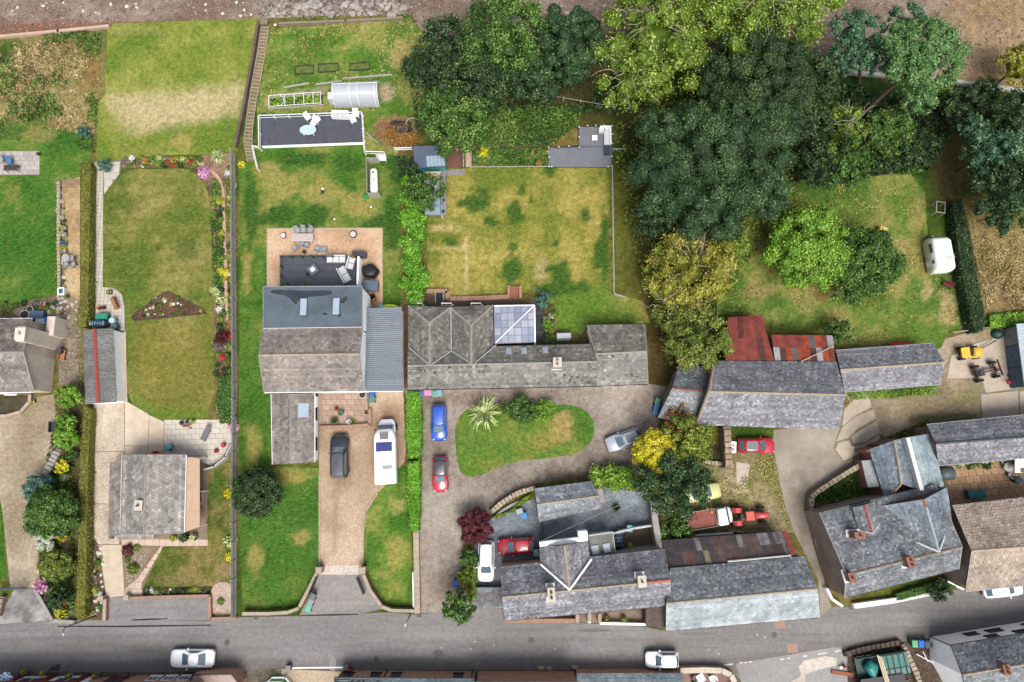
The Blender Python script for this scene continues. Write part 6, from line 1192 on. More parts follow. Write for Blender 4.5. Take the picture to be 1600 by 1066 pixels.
bed(lambda r:(r.uniform(228,328),r.uniform(920,929)),15,'in the bed behind the tarmac parking',[4,3,2,0,1,5,0,1,2],3,5)
bed(lambda r:(r.uniform(66,118),r.uniform(716,960)),34,'in the shrub bed beside the gravel drive',[6,4,2,1,2,5,.5,2,0],4,9)
bed(lambda r:(r.uniform(0,92),r.uniform(474,490)),24,'in the stony bed behind the left edge house',[4,3,1,1,4,3,1,2,0],2.5,5)
bed(lambda r:(r.uniform(740,855),r.uniform(236,258)),24,'in the strip above the centre lawn',[4,4,3,0,1,3,0,2,2],3,6)
bed(lambda r:(r.uniform(1494,1560),r.uniform(719,730)),16,'in the patio border under the long low range',[4,3,2,0,1,5,0,1,0],3,7)
bed(lambda r:(r.uniform(147,160),r.uniform(856,960)),10,'in the stony strip beside the bungalow drive',[4,3,2,0,1,3,0,1,0],2.5,5)
bed(lambda r:(r.uniform(852,866),r.uniform(478,530)),12,'in the narrow bed beside the conservatory',[5,4,1,0,1,4,0,1,0],3,6)
bed(lambda r:(r.uniform(91,103),r.uniform(286,456)),22,'in the stony strip left of the gravel path',[4,3,3,1,4,3,0,3,0],2.5,5)
for x,y,r,pal,lab in((352,428,8,'yellow','larger lemon yellow shrub halfway down the long border'),(346,470,8,'pale','pale lime shrub near the gap in the long border'),(320,271,10,'pink','lilac pink hydrangea at the curve of the brick path'),(344,484,6,'white','white flowering plant below the gap in the long border'),(357,272,6,'white','white hydrangea beside the fence at the path curve'),(361,846,9,'pale','pale edged shrub against the fence on the bungalow lawn'),(360,870,7,'yellow','yellow shrub against the fence below the pale edged shrub'),(358,771,7,'yellow','yellow shrub beside the clipped round evergreen'),(202,860,9,'red','dark red dome plant in the bungalow gravel triangle'),(209,888,8,'olive','olive dome plant at the tip of the bungalow gravel triangle'),(200,874,5,'olive','small olive plant in the bungalow gravel triangle'),(214,856,5,'lime','lime plant by the dark red dome'),(346,939,5,'lime','lone green weed in the pebble bed'),(378,258,6,'yellow','bright yellow flowers at the foot of the garden steps'),(366,667,7,'pink','magenta potted flowers on the pale round patio'),(756,240,9,'yellow','golden daylilies in the strip above the centre lawn')):plant(x,y,r,pal,'mound',lab)
# ------------------------------------------------------------------ vehicles
TYRE=plain('tyre_rubber',S(34,34,36),.9,.15,6);HUB=plain('alloy',S(170,172,176),.35,.05,3,.6);CARG=glossy('car_glass',S(96,122,136),.03,1.0);CARD=glossy('dark_car_glass',S(44,52,60),.03,1.0)
LAMPW=glossy('headlamp',S(220,226,230),.05,1.0);LAMPR=glossy('tail_lamp',S(160,30,30),.1,1.0);PLASTIC=plain('black_plastic',S(40,40,44),.6,.1,4)
def wheel(parent,x,y,r=.32,w=.2,hubm=None):
 mb=MB();prof=[(r*.55,-w/2),(r*.93,-w/2),(r,-w*.3),(r,w*.3),(r*.93,w/2),(r*.55,w/2)];n=18
 rings=[[(x+rr*math.cos(2*math.pi*j/n),y+yy,r+rr*math.sin(2*math.pi*j/n))for j in range(n)]for rr,yy in prof]
 o=mb.loft(rings,False).build('wheel',TYRE,parent);s=1 if y>0 else-1
 MB().cyl((x,y-w*.35 if s>0 else y-w*.45,r),r*.58,w*.8,12,axis='Y').build('hub',hubm or HUB,o);return o
def car(px,py,deg,L,Wd,H,paint,label,style='hatch',glass=None,roofm=None,rails=False,pano=None,seed=0,cat='car',name='parked_car'):
 c=W(px,py,.8);rt=root(name,(c.x,c.y,.04),ang(px,py,deg),label,cat);w=Wd/2;glass=glass or CARG
 st=[(-.5,.70,.52,.74),(-.485,.86,.36,.84),(-.45,.95,.26,.90),(-.36,1,.22,.93),(-.1,1,.2,.95),(.16,1,.2,.96),(.24,1,.22,.93),(.36,.98,.24,.86),(.43,.93,.28,.78),(.475,.82,.34,.68),(.5,.64,.42,.58)]
 hs=H/1.5
 def ring(x,kw,zb,zt):
  zt*=hs if hs>1 else 1;return[(x*L,-w*kw*.9,zb),(x*L,-w*kw,(zb+zt)*.5),(x*L,-w*kw*.985,zt-.1),(x*L,-w*kw*.86,zt-.012),(x*L,0,zt+.035),(x*L,w*kw*.86,zt-.012),(x*L,w*kw*.985,zt-.1),(x*L,w*kw,(zb+zt)*.5),(x*L,w*kw*.9,zb)]
 mb=MB();mb.loft([ring(*s)for s in st])
 sty={'hatch':(-.47,.22,-.36,.02),'saloon':(-.33,.20,-.17,.01),'suv':(-.485,.2,-.44,.06),'mpv':(-.48,.27,-.42,.08),'mini':(-.47,.2,-.38,.03)}[style]
 zb=.9*(hs if hs>1 else 1);xb0,xb1,xt0,xt1=[v*L for v in sty];wb,wt=w*.90,w*.74
 def rr(x0,x1,hw,z,k=.12):
  return[(x0,-hw+k,z),(x0+k,-hw,z),(x1-k,-hw,z),(x1+k*.3,-hw+k*1.3,z),(x1+k,0,z),(x1+k*.3,hw-k*1.3,z),(x1-k,hw,z),(x0+k,hw,z),(x0,hw-k,z),(x0-k*.5,0,z)]
 b_,t_=rr(xb0,xb1,wb,zb),rr(xt0,xt1,wt,H-.06);mb.loft([b_,t_],False);body=mb.build('body',paint,rt,True)
 tp=rr(xt0,xt1,wt,H-.06);ti=rr(xt0+.18,xt1-.2,wt*.78,H);MB().loft([rr(xt0,xt1,wt,H-.1),tp,ti]).build('roof',roofm or paint,rt,True)
 B=[Vector(p)for p in b_];T=[Vector(p)for p in t_]
 def panel(nm,idx,m=.1,o=.02):
  p=[B[i]for i in idx];q=[T[i]for i in idx];cen=sum(p+q,Vector())/(2*len(idx));n=Vector((0,0,0));a=(q[0]-p[0]);b=(p[-1]-p[0]);n=a.cross(b).normalized()
  if n.dot(cen-Vector((0,0,zb)))<0:n=-n
  lo=[x.lerp(y,m)+n*o for x,y in zip(p,q)];hi=[x.lerp(y,1-m*.6)+n*o for x,y in zip(p,q)]
  for arr in(lo,hi):arr[0]=arr[0].lerp(arr[-1],.05);arr[-1]=arr[-1].lerp(arr[0],.05)
  k=len(idx);return MB().add(lo+hi,[(i,i+1,k+i+1,k+i)for i in range(k-1)]).build(nm,glass,rt,True)
 panel('windscreen',[3,4,5],.06);panel('rear_window',[8,9,0],.12);panel('side_window',[1,2],.14);panel('side_window',[6,7],.14)
 if pano:MB().add([(xt0+.25,-wt*.66,H+.012),(xt1-.2,-wt*.66,H+.012),(xt1-.2,wt*.66,H+.012),(xt0+.25,wt*.66,H+.012)],[(0,1,2,3)]).build('glass_roof',pano,rt)
 if rails:
  for s in(-1,1):MB().tube([(xt0+.1,s*wt*.92,H-.02),(xt0+.25,s*wt*.92,H+.05),(xt1-.25,s*wt*.92,H+.05),(xt1-.1,s*wt*.92,H-.02)],.025,5).build('roof_rail',PLASTIC,rt)
 for x in(-.31,.31):
  for s in(-1,1):wheel(rt,x*L,s*(w-.11),.32*(1.12 if H>1.6 else 1))
 for s in(-1,1):
  MB().dome((.455*L,s*w*.68,.62*max(1,hs)),.12,.17,.1,8,3).build('headlight',LAMPW,rt);MB().box((-.482*L,s*w*.72,.74*max(1,hs)),(.1,.3,.16),taper=.8).build('tail_light',LAMPR,rt)
  MB().box((xb1-.12*L,s*(w+.09),.98*max(1,hs)),(.12,.2,.14),taper=.8).build('wing_mirror',paint,rt)
 MB().box((.492*L,0,.42),(.1,Wd*.62,.16)).build('grille',PLASTIC,rt)
 MB().tube([(xb1+.04,-w*.05,zb+.06),(xb1+.02,-w*.55,zb+.07)],.012,4).build('wiper',PLASTIC,rt)
 return rt
PW,PR,PBK,PBL,PSV,PYL=glossy('white_car_paint',(.74,.74,.75)),glossy('red_car_paint',S(206,36,60)),glossy('black_car_paint',S(44,48,56)),glossy('blue_car_paint',S(36,92,206)),glossy('silver_car_paint',S(186,194,204)),glossy('pale_yellow_paint',S(222,226,150))
car(300,1029,180,4.75,1.85,1.42,PW,'white saloon parked along the street at the lower left','saloon')
car(1034.5,1031,180,3.5,1.68,1.5,PW,'small white hatchback parked beside the teal roofed building','mini')
car(530.5,713,90,4.85,1.98,1.88,PBK,'black off-road car on the tan block driveway','suv',roofm=plain('dark_grey_roof',S(92,96,104),.4),rails=True)
car(686,660,-90,4.1,1.72,1.6,PBL,'bright blue car parked beside the hedge','mpv')
car(688,741,-90,3.9,1.75,1.42,PR,'red car with black roof on the setts driveway','mini',roofm=glossy('black_roof_paint',S(66,70,76)))
car(975,687.5,199,4.1,1.8,1.5,PSV,'silver car with dark glass roof near the yellow tree','hatch',pano=glossy('grey_glass_roof',S(120,128,136),.05,1))
car(1182,696.5,0,4.1,1.78,1.48,PR,'red car in the farm yard below the largest barn','hatch',pano=glossy('grey_glass_roof',S(120,128,136),.05,1))
car(1099,770,10,4.0,1.7,1.4,PYL,'pale yellow car half hidden under the blackish evergreen','saloon')
car(759.5,877,-91,4.3,1.8,1.55,PW,'white estate car in the cobbled courtyard','mpv',rails=True)
car(806,853.5,184,4.0,1.75,1.5,PR,'red car in the cobbled courtyard beside the sandstone wall','hatch')
car(1568,920.5,6,4.4,1.62,1.45,PW,'white car mostly hidden under the eaves of the brown tiled house','hatch')
c=W(604,705,1.5);m=root('motorhome',(c.x,c.y,.04),ang(604,705,91),'white motorhome with blue solar panel on the block driveway','motorhome');w=1.12
def prof(x,hw,z0,z1,k=.12):return[(x,-hw,z0),(x,-hw,z1-k),(x,-hw+k,z1),(x,hw-k,z1),(x,hw,z1-k),(x,hw,z0)]
MB().loft([prof(-3.55,w*.96,.45,2.75),prof(-3.4,w,.4,2.85),prof(1.3,w,.4,2.85),prof(1.75,w*.96,.4,2.8),prof(2.25,w*.8,.9,2.45,.2),prof(2.45,w*.6,1.3,2.15,.2)]).build('body',PW,m,True)
MB().loft([prof(1.6,.98,.35,1.5),prof(2.6,.96,.35,1.3),prof(3.2,.86,.38,1.12),prof(3.55,.66,.45,.9)]).build('bonnet',PW,m,True)
MB().add([(2.45,-.82,1.4),(2.9,-.84,1.26),(2.9,.84,1.26),(2.45,.82,1.4),(2.15,.8,2.0),(2.15,-.8,2.0)],[(0,1,2,3),(0,3,4,5)]).build('windscreen',CARG,m)
MB().box((2.55,0,1.85),(.5,1.6,.3)).build('cab_roof',CARD,m)
MB().box((1.62,0,2.84),(.75,.95,.06)).build('roof_window',glossy('smoked_roof_window',S(120,120,122),.1,.6),m)
MB().box((.45,.02,2.89),(1.0,1.75,.05)).build('solar_panel',glossy('solar_blue',S(30,40,122),.1,.8),m)
for x,y,dx,dy,mt in((-1.0,.45,.5,.5,PALELEAD),(-1.75,-.3,.42,1.05,plain('grey_hatch',S(168,172,178),.4)),(-2.6,0,.5,.5,PALELEAD)):MB().box((x,y,2.89),(dx,dy,.08)).build('roof_hatch',mt,m)
MB().cyl((-2.9,-w-.06,2.55),.08,4.3,8,axis='X').build('awning',plain('awning_grey',S(190,194,198),.4),m)
for s in(-1,1):
 MB().box((-1.2,s*(w+.005),1.75),(1.2,.03,.6)).build('side_window',CARD,m);MB().box((2.35,s*1.2,1.6),(.14,.22,.3)).build('wing_mirror',PLASTIC,m);MB().dome((3.3,s*.6,.85),.16,.14,.12,8,3).build('headlight',LAMPW,m);MB().box((-3.52,s*.8,.9),(.08,.2,.35)).build('tail_light',LAMPR,m)
 for x in(-2.0,2.6):wheel(m,x,s*.95,.35,.22)
c=W(1466,399,1.3);m=root('caravan',(c.x,c.y,.03),ang(1466,399,100),'white touring caravan on the orchard lawn beside the dark hedge','caravan');w=1.05
MB().loft([prof(-2.1,w*.9,.7,1.9,.3),prof(-1.9,w*.98,.4,2.4,.2),prof(-1.6,w,.35,2.5,.16),prof(1.4,w,.35,2.5,.16),prof(1.8,w*.97,.4,2.2,.2),prof(2.05,w*.85,.6,1.6,.3)]).build('body',plain('white_caravan_shell',(.7,.71,.71),.35,.07,1.5),m,True)
MB().box((.75,w+.01,1.75),(1.1,.03,.6)).build('side_window',CARD,m);d=MB().box((-.9,w+.012,1.35),(.6,.03,1.6)).build('door',plain('caravan_door',(.62,.64,.64),.4),m);MB().box((-.9,w+.03,1.8),(.3,.02,.35)).build('pane',CARD,d)
MB().add([(1.86,-.8,2.05),(1.86,.8,2.05),(2.03,.75,1.6),(2.03,-.75,1.6)],[(0,1,2,3),(3,2,1,0)]).build('front_window',CARD,m)
for x,y in((-.7,-.25),(-.6,-.8)):MB().box((x,y,2.53),(.4,.4,.07)).build('roof_hatch',plain('pale_hatch',S(214,218,218),.4),m)
MB().tube([(1.7,-.6,.4),(2.7,0,.42),(1.7,.6,.4)],.05,5).cyl((2.45,0,.42),.16,.5,8).build('tow_hitch',plain('galvanised',S(180,182,184),.4,.1,3,.5),m)
for s in(-1,1):wheel(m,-.2,s*.95,.32,.2)
c=W(1172,806,1.0);m=root('tractor',(c.x,c.y,.02),ang(1172,806,3),'faded red tractor parked nose to the right in the farm yard','tractor');RED=glossy('faded_red_paint',S(214,72,74),.3,.2);RED2=plain('sun_bleached_red',S(224,104,84),.6,.15,3)
MB().loft([prof(.45,.36,.7,1.3,.12),prof(1.9,.32,.7,1.22,.12),prof(2.05,.26,.75,1.12,.1)]).build('bonnet',RED,m,True);MB().box((.3,0,.75),(3.0,.4,.4)).build('chassis',PLASTIC,m);MB().box((-.1,0,1.1),(.9,.95,.5)).box((-.1,0,1.36),(.75,.8,.06)).build('fuel_tank',RED2,m)
for s in(-1,1):
 MB().loft([[(-1.45+.55*math.cos(a)*k,s*(.62+dy),.95+.75*math.sin(a)*k)for a in np.linspace(.2,math.pi-.1,9)]+[(-1.45+.45*math.cos(a)*k,s*(.62+dy),.9+.65*math.sin(a)*k)for a in np.linspace(math.pi-.1,.2,9)]for k,dy in((1,-.2),(1,.32))]).build('mudguard',RED,m)
 wheel(m,-1.4,s*.82,.72,.4,RED2);wheel(m,1.45,s*.78,.42,.22,RED2)
MB().box((-.95,0,1.15),(.45,.5,.12)).box((-1.2,0,1.4),(.1,.5,.4)).build('seat',PLASTIC,m);MB().tube([(-.5,0,1.2),(-.65,0,1.55)],.03,5).build('steering_column',PLASTIC,m)
MB().tube([(-.67+.2*math.cos(a)*.4,.2*math.sin(a),1.57+.08*math.cos(a))for a in np.linspace(0,6.28,13)],.018,4).build('steering_wheel',PLASTIC,m);MB().tube([(1.3,.2,1.2),(1.3,.2,1.9)],.04,6).build('exhaust',plain('rusty_exhaust',S(110,70,54),.8),m)
c=W(1107,810,1.0);m=root('flatbed_truck',(c.x,c.y,.02),ang(1107,810,10),'white cab flatbed truck with rust coloured tray beside the red tractor','truck')
RUST=slate_mat('rusty_tray',S(156,92,78),S(172,106,92),S(184,120,106),S(70,52,46),.60,.85)
MB().box((-.85,0,.95),(3.2,1.9,.1)).build('tray',RUST,m)
for x,y,dx,dy in((-.85,.95,3.2,.06),(-.85,-.95,3.2,.06),(-2.45,0,.06,1.9),(.75,0,.06,1.9)):MB().box((x,y,1.1),(dx,dy,.28)).build('drop_side',plain('weathered_steel',S(170,158,146),.7,.25,3),m)
MB().loft([prof(.9,.9,.4,1.95,.1),prof(1.75,.9,.4,1.98,.12),prof(2.15,.88,.4,1.25,.12),prof(2.55,.8,.4,1.0,.15),prof(2.7,.62,.45,.8,.1)]).build('cab',plain('white_cab_paint',(.68,.68,.68),.35,.08,2),m,True)
MB().add([(1.84,-.78,1.88),(1.84,.78,1.88),(2.18,.82,1.28),(2.18,-.82,1.28)],[(0,1,2,3),(3,2,1,0)]).build('windscreen',CARD,m);MB().cyl((.45,.62,1.0),.18,.25,10).build('drum',plain('orange_drum',S(214,120,40),.5),m)
for s in(-1,1):
 MB().box((1.4,s*.905,1.55),(.7,.02,.4)).build('side_window',CARD,m);MB().dome((2.55,s*.55,.72),.12,.13,.1,8,3).build('headlight',LAMPW,m)
 for x in(-1.4,1.9):wheel(m,x,s*.8,.33,.2)
YEL=plain('dumper_yellow',S(240,196,70),.5,.12,3);c=W(1516,551,.9);m=root('dumper',(c.x,c.y,.03),ang(1516,551,4),'yellow site dumper on the yard concrete beside the low slate barn','dumper')
MB().add([(-1.2,-.62,1.2),(-.2,-.62,1.2),(-.2,.62,1.2),(-1.2,.55,1.2),(-1.0,-.4,.6),(-.3,-.4,.6),(-.3,.4,.6),(-1.0,.4,.6),(-1.1,-.5,1.19),(-.28,-.52,1.19),(-.28,.52,1.19),(-1.1,.46,1.19)],[(0,1,5,4),(1,2,6,5),(2,3,7,6),(3,0,4,7),(4,5,6,7),(0,8,9,1),(1,9,10,2),(2,10,11,3),(3,11,8,0),(8,11,10,9)]).build('skip',YEL,m)
MB().loft([prof(.2,.52,.6,1.35,.08),prof(1.15,.52,.6,1.35,.08)]).build('engine_cover',YEL,m,True);MB().box((-.05,0,1.05),(.35,.55,.3)).build('seat',PLASTIC,m);MB().box((0,0,.55),(2.2,.5,.2)).build('chassis',PLASTIC,m);MB().box((.3,-.55,.8),(1.0,.2,.3)).build('step',YEL,m)
for x in(-.75,.85):
 for s in(-1,1):wheel(m,x,s*.62,.36,.24,YEL)
c=W(1540,581,.6);m=root('tractor_chassis',(c.x,c.y,.03),ang(1540,581,14),'stripped black tractor chassis on the yard concrete','tractor');OIL=plain('oily_metal',S(62,62,68),.5,.35,4)
MB().box((-.9,0,.75),(.9,.7,.6)).box((-.9,0,1.1),(.5,.5,.2)).build('engine',OIL,m);MB().box((.2,0,.55),(2.4,.16,.16)).box((.1,.25,.5),(1.0,.1,.12)).build('frame',OIL,m);MB().box((1.1,0,.55),(.16,1.7,.14)).box((1.25,0,.7),(.4,.5,.4)).build('front_axle',OIL,m)
MB().box((1.75,.1,.6),(.12,1.9,.16)).tube([(1.1,.5,.6),(1.75,.8,.6)],.04,4).tube([(1.1,-.5,.6),(1.75,-.6,.6)],.04,4).build('linkage',OIL,m);MB().box((1.2,.15,.95),(.3,.2,.1)).build('red_bracket',RED,m)
for x,r in((-.95,.45),(1.15,.4)):
 for s in(-1,1):wheel(m,x,s*.82,r,.28,OIL)
 # ------------------------------------------------------------------ sheds, decks, garden structures
def Lf(o):return lambda x,y,z=0:W(x,y,z)-Vector((o.location.x,o.location.y,0))
TIMB=plain('grey_timber_board',S(190,184,174),.85,.18,4,rand=.08);BRNT=plain('brown_timber',S(142,104,76),.85,.2,4,rand=.1);WTIM=plain('white_painted_timber',(.56,.56,.55),.6,.08,3)
def boards(parent,poly_px,z,bw,mat,rot,name='deck_board',thick=.04):
 return pieces(name,parent,poly_px,z,60.0,bw,.012,mat,rot,thick,False,.002)
dk=root('terrace',W(485,203),0,'raised black terrace with white balustrade below the polytunnel','terrace');L=Lf(dk);DZ=.7
q=[L(404,181,DZ),L(565,176,DZ),L(567,222,DZ),L(408,228,DZ)];MB().prism([(p.x,p.y)for p in q],0,DZ-.03).build('base',WHITER,dk)
DECKB=plain('charcoal_decking',S(84,86,96),.6,.16,1.5,rand=.07);s0=len(bpy.data.objects)
def deck_boards(parent,quad,n,mat,z,along=True):
 A,B,C,D=[Vector(p)for p in quad]
 for i in range(n):
  a,b=(i+.012)/n,(i+.988)/n;pts=[A.lerp(D,a),B.lerp(C,a),B.lerp(C,b),A.lerp(D,b)]if along else[A.lerp(B,a),A.lerp(B,b),D.lerp(C,b),D.lerp(C,a)]
  MB().prism([(p.x,p.y)for p in pts],z-.028,z+random.uniform(-.002,.002)).build('deck_board',mat,parent)
deck_boards(dk,q,44,DECKB,DZ,False)
def balustrade(parent,pts,z0,h,mat,step=1.6,infill=True,w=.085):
 for a,b in zip(pts[:-1],pts[1:]):
  a=Vector(a);b=Vector(b);d=b-a;t=math.atan2(d.y,d.x);n=max(1,int(d.length/step));cen=(a+b)/2
  MB().box((cen.x,cen.y,z0+h),(d.length+w,w,.08),t).box((cen.x,cen.y,z0+h*.5),(d.length,.04,.08),t).build('rail',mat,parent)
  for i in range(n+1):p=a.lerp(b,i/n);MB().box((p.x,p.y,z0+h/2),(.11,.11,h+.08),t).build('post',mat,parent)
balustrade(dk,[L(404,229,1.6),L(403,180,1.6),L(565,174.5,1.6),L(569,236,1.6),L(600,237,1.6)],.4,1.1,WTIM)
balustrade(dk,[L(404,229,1.0),L(393,227,1.0),L(401,262,1.0)],.0,.9,WTIM)
def chair(px,py,deg,z,mat,label,group=None,w=.55,name='garden_chair',cush=None,legm=None):
 c=W(px,py,z+.4);rt=root(name,(c.x,c.y,z),ang(px,py,deg),label,'chair',group)
 MB().box((0,0,.42),(w,w,.07)).build('seat',cush or mat,rt);MB().add([(-w/2,-w/2,.42),(-w/2,w/2,.42),(-w/2-.16,w/2,.95),(-w/2-.16,-w/2,.95),(-w/2-.06,-w/2,.42),(-w/2-.06,w/2,.42),(-w/2-.22,w/2,.95),(-w/2-.22,-w/2,.95)],[(0,1,2,3),(7,6,5,4),(0,3,7,4),(1,5,6,2),(2,6,7,3)]).build('backrest',mat,rt)
 for s in(-1,1):
  MB().box((0,s*(w/2+.02),.62),(w,.06,.05)).build('armrest',mat,rt)
  for x in(-.2,.22):MB().box((x,s*(w/2),.3),(.05,.05,.62)).build('leg',legm or mat,rt)
 return rt
def table(px,py,deg,z,lx,ly,mat,label,rnd=False,h=.72,name='garden_table',legm=None):
 c=W(px,py,z+h);rt=root(name,(c.x,c.y,z),ang(px,py,deg),label,'table')
 if rnd:MB().prism([(lx/2*math.cos(a),ly/2*math.sin(a))for a in np.linspace(0,2*math.pi,25)[:-1]],h-.04,h).build('tabletop',mat,rt)
 else:
  n=max(3,int(ly/.14))
  for i in range(n):MB().box((0,-ly/2+(i+.5)*ly/n,h-.02),(lx,ly/n-.012,.04)).build('slat',mat,rt)
 k=.3 if rnd else.42
 for sx in(-1,1):
  for sy in(-1,1):MB().box((sx*lx*k,sy*ly*k,(h-.04)/2),(.06,.06,h-.04)).build('leg',legm or mat,rt)
 return rt
WHC=plain('white_resin',(.66,.66,.66),.5,.08,3);GRC=plain('grey_sling',S(166,170,176),.6,.1,4);GRAT=plain('grey_rattan',S(178,178,180),.7,.15,8)
table(481,203,0,DZ,2.0,1.3,glossy('frosted_tabletop',S(206,226,230),.1,.6),'oval pale glass table on the raised black terrace',True,legm=WHC)
chair(481,184,-55,DZ,WHC,'white chair tipped against its neighbour, left of the pair on the black terrace');chair(496,187.5,-30,DZ,WHC,'white chair, right of the pair above the oval table');chair(490,194,-120,DZ,WHC,'white chair pushed under the oval table')
c=W(532,181,DZ+.4);m=root('garden_sofa',(c.x,c.y,DZ),ang(532,181,-2),'white three seat sofa against the terrace balustrade','sofa');MB().box((0,.05,.25),(2.0,.75,.3)).build('base',WHC,m);MB().box((0,.4,.55),(2.0,.14,.6)).build('backrest',WHC,m)
for k in(-.62,0,.62):MB().box((k,-.02,.45),(.58,.62,.12)).build('cushion',plain('pale_cushion',S(214,214,212),.8,.06,4),m)
for s in(-1,1):MB().box((s*.97,.02,.45),(.12,.7,.5)).build('armrest',WHC,m)
chair(556,179,-90,DZ,WHC,'white armchair in the far corner of the black terrace',w=.65);chair(552,188,-65,DZ,WHC,'white armchair angled beside the terrace sofa',w=.6)
pt=root('polytunnel',W(559,150),ang(559,150,2),'clear polythene tunnel with white hoops above the black terrace','polytunnel');LQ,RQ,HQ=5.4,1.55,2.0
def arch(x,r=RQ,h=HQ):return[(x,r*math.cos(a),h*math.sin(a))for a in np.linspace(0,math.pi,13)]
POLY,pn,pl_,pb_=newmat('polythene');pb_.inputs['Base Color'].default_value=(.42,.45,.5,1);pb_.inputs['Roughness'].default_value=.22;pb_.inputs['Alpha'].default_value=.6;nz=noise_node(pn,pl_,3,3,stretch=(1,8,1));bump(pn,pl_,pb_,nz.outputs['Fac'],.3,.04)
mb=MB();xs=np.linspace(-LQ/2,LQ/2,9);rg_=[arch(x)for x in xs];vs=[p for r in rg_ for p in r];mb.add(vs,[(i*13+j,i*13+j+1,(i+1)*13+j+1,(i+1)*13+j)for i in range(8)for j in range(12)]);mb.add(rg_[0],[tuple(range(13))]).add(rg_[-1],[tuple(range(13))]);mb.build('cover',POLY,pt,True)
for x in(-2.7,-.65,.3,2.35,2.72):MB().tube(arch(x,RQ+.03,HQ+.03),.035,5).build('hoop',WTIM,pt)
MB().tube([(-2.7,.6,1.9),(2.7,.6,1.9)],.03,5).build('purlin',WTIM,pt);d=MB().box((-3.0,-.7,.8),(.6,.9,1.5)).build('porch_door',plain('pale_door_film',S(220,222,226),.3),pt)
MB().box((0,0,.02),(5.2,2.8,.03)).build('soil_bed',plain('tunnel_soil',S(120,100,78),.95,.3,2),pt)
cg=root('vegetable_cage',W(464,160),ang(464,160,4),'low vegetable bed under a frame of white poles beside the polytunnel','garden frame');MB().box((0,0,.1),(6.4,1.3,.2)).build('soil_bed',plain('bed_soil',S(74,92,42),.95,.35,3),cg)
for s in(-1,1):MB().box((0,s*.72,.2),(6.7,.1,.3)).build('bed_plank',TIMB,cg)
for x in(-3.2,-1.25,-.1,1.05,2.2,3.1):MB().tube([(x,.72,.2),(x,.72,.75),(x,-.72,.75),(x,-.72,.2)],.04,5).build('hoop',WTIM,cg)
MB().tube([(-3.2,.72,.75),(3.2,.72,.75)],.035,5).build('pole',WTIM,cg);MB().tube([(-3.2,-.72,.75),(3.2,-.72,.75)],.035,5).build('pole',WTIM,cg);MB().tube([(-1.9+.5*math.cos(a),.7*math.sin(a),.75)for a in np.linspace(-1.5,1.5,9)],.03,5).build('bent_pole',WTIM,cg)
Qv=leaf_quads(np.column_stack([RNG.uniform(-3.1,3.1,700),RNG.uniform(-.6,.6,700),RNG.uniform(.2,.5,700)]),rand_dirs(700,1.2),.25);link('vegetables',quads_data('vegetables',Qv.reshape(-1,3),leaf_mat(PAL['bright']),np.repeat(RNG.random(700),4)),cg)
for x0,y0,x1,y1,lab in((444,138,484,131,'grey plank edging the bank left of the polytunnel'),(494,133,535,128,'grey plank edging the bank behind the polytunnel'),(536,124,613,118,'long pale pole lying above the polytunnel')):
 a,b=W(x0,y0),W(x1,y1);d=b-a;tag(MB().box(((a.x+b.x)/2,(a.y+b.y)/2,.15),(d.length,.12,.22),math.atan2(d.y,d.x)).build('plank',TIMB),lab,'plank')
for k,(x,y,w_,h_)in enumerate(((476,110,30,14),(513,107,32,14),(562,105,32,12))):
 c=W(x,y);m=root('raised_bed',c,ang(x,y,4),['dark framed raised bed, leftmost of three in the vegetable garden','dark framed raised bed in the middle of three','dark framed raised bed, rightmost of three in the vegetable garden'][k],'raised bed')
 for s in(-1,1):MB().box((0,s*h_/26,.12),(w_/13,.06,.25)).box((s*w_/26,0,.12),(.06,h_/13,.25)).build('plank',plain('dark_plank',S(70,74,60),.9,.2,4),m)
 MB().box((0,0,.06),(w_/13-.1,h_/13-.1,.1)).build('soil',plain('bed_soil2',S(96,112,52),.95,.4,3),m)
table(472.5,371,0,.04,2.5,.95,plain('weathered_teak',S(206,194,186),.8,.14,3,rand=.06),'long weathered wooden table on the tan rear patio')
for x,y,a,lab in((474,360,-95,'grey chair behind the long table, furthest from it'),(465,361,-60,'grey chair behind the long table, on its left'),(485,360,-120,'grey chair behind the long table, on its right'),(460,388,140,'grey chair turned away left of the long table'),(471,382,100,'grey chair tucked under the front of the long table'),(479,383,80,'grey chair at the front of the long table'),(496,389,70,'grey rattan chair, left of the pair on the patio'),(506,390,95,'grey rattan chair, right of the pair on the patio')):
 chair(x,y,a,.04,GRC,lab)
def pot(px,py,r,h,mat,label,plantpal=None,z=.03,name='plant_pot',group=None,fill=None):
 c=W(px,py,z+h);m=root(name,(c.x,c.y,z),0,label,'pot',group);MB().tube([(0,0,0),(0,0,h)],[r*.75,r],14).tube([(0,0,h-.05),(0,0,h)],[r*1.08,r*1.08],14).build('pot',mat,m)
 MB().cyl((0,0,h+.002),r*.85,.004,12).build('compost',fill or plain('compost',S(70,56,44),.95),m)
 if plantpal:n=70;d=rand_dirs(n,1.0);link('leaves',quads_data('leaves',leaf_quads(d*r*1.2+[0,0,h+r*.3],d,r*.8).reshape(-1,3),leaf_mat(PAL[plantpal]),np.repeat(RNG.random(n),4)),m)
 return m
TERP=plain('terracotta_pot',S(176,96,70),.8,.15,4);BLKP=plain('black_pot',S(46,46,50),.6,.15,4);BLUP=plain('blue_glazed_pot',S(92,130,168),.3,.1,3);REDPOT=plain('red_pot',S(186,40,44),.4,.1,3);GRYP=plain('grey_pot',S(150,150,150),.8,.12,4)
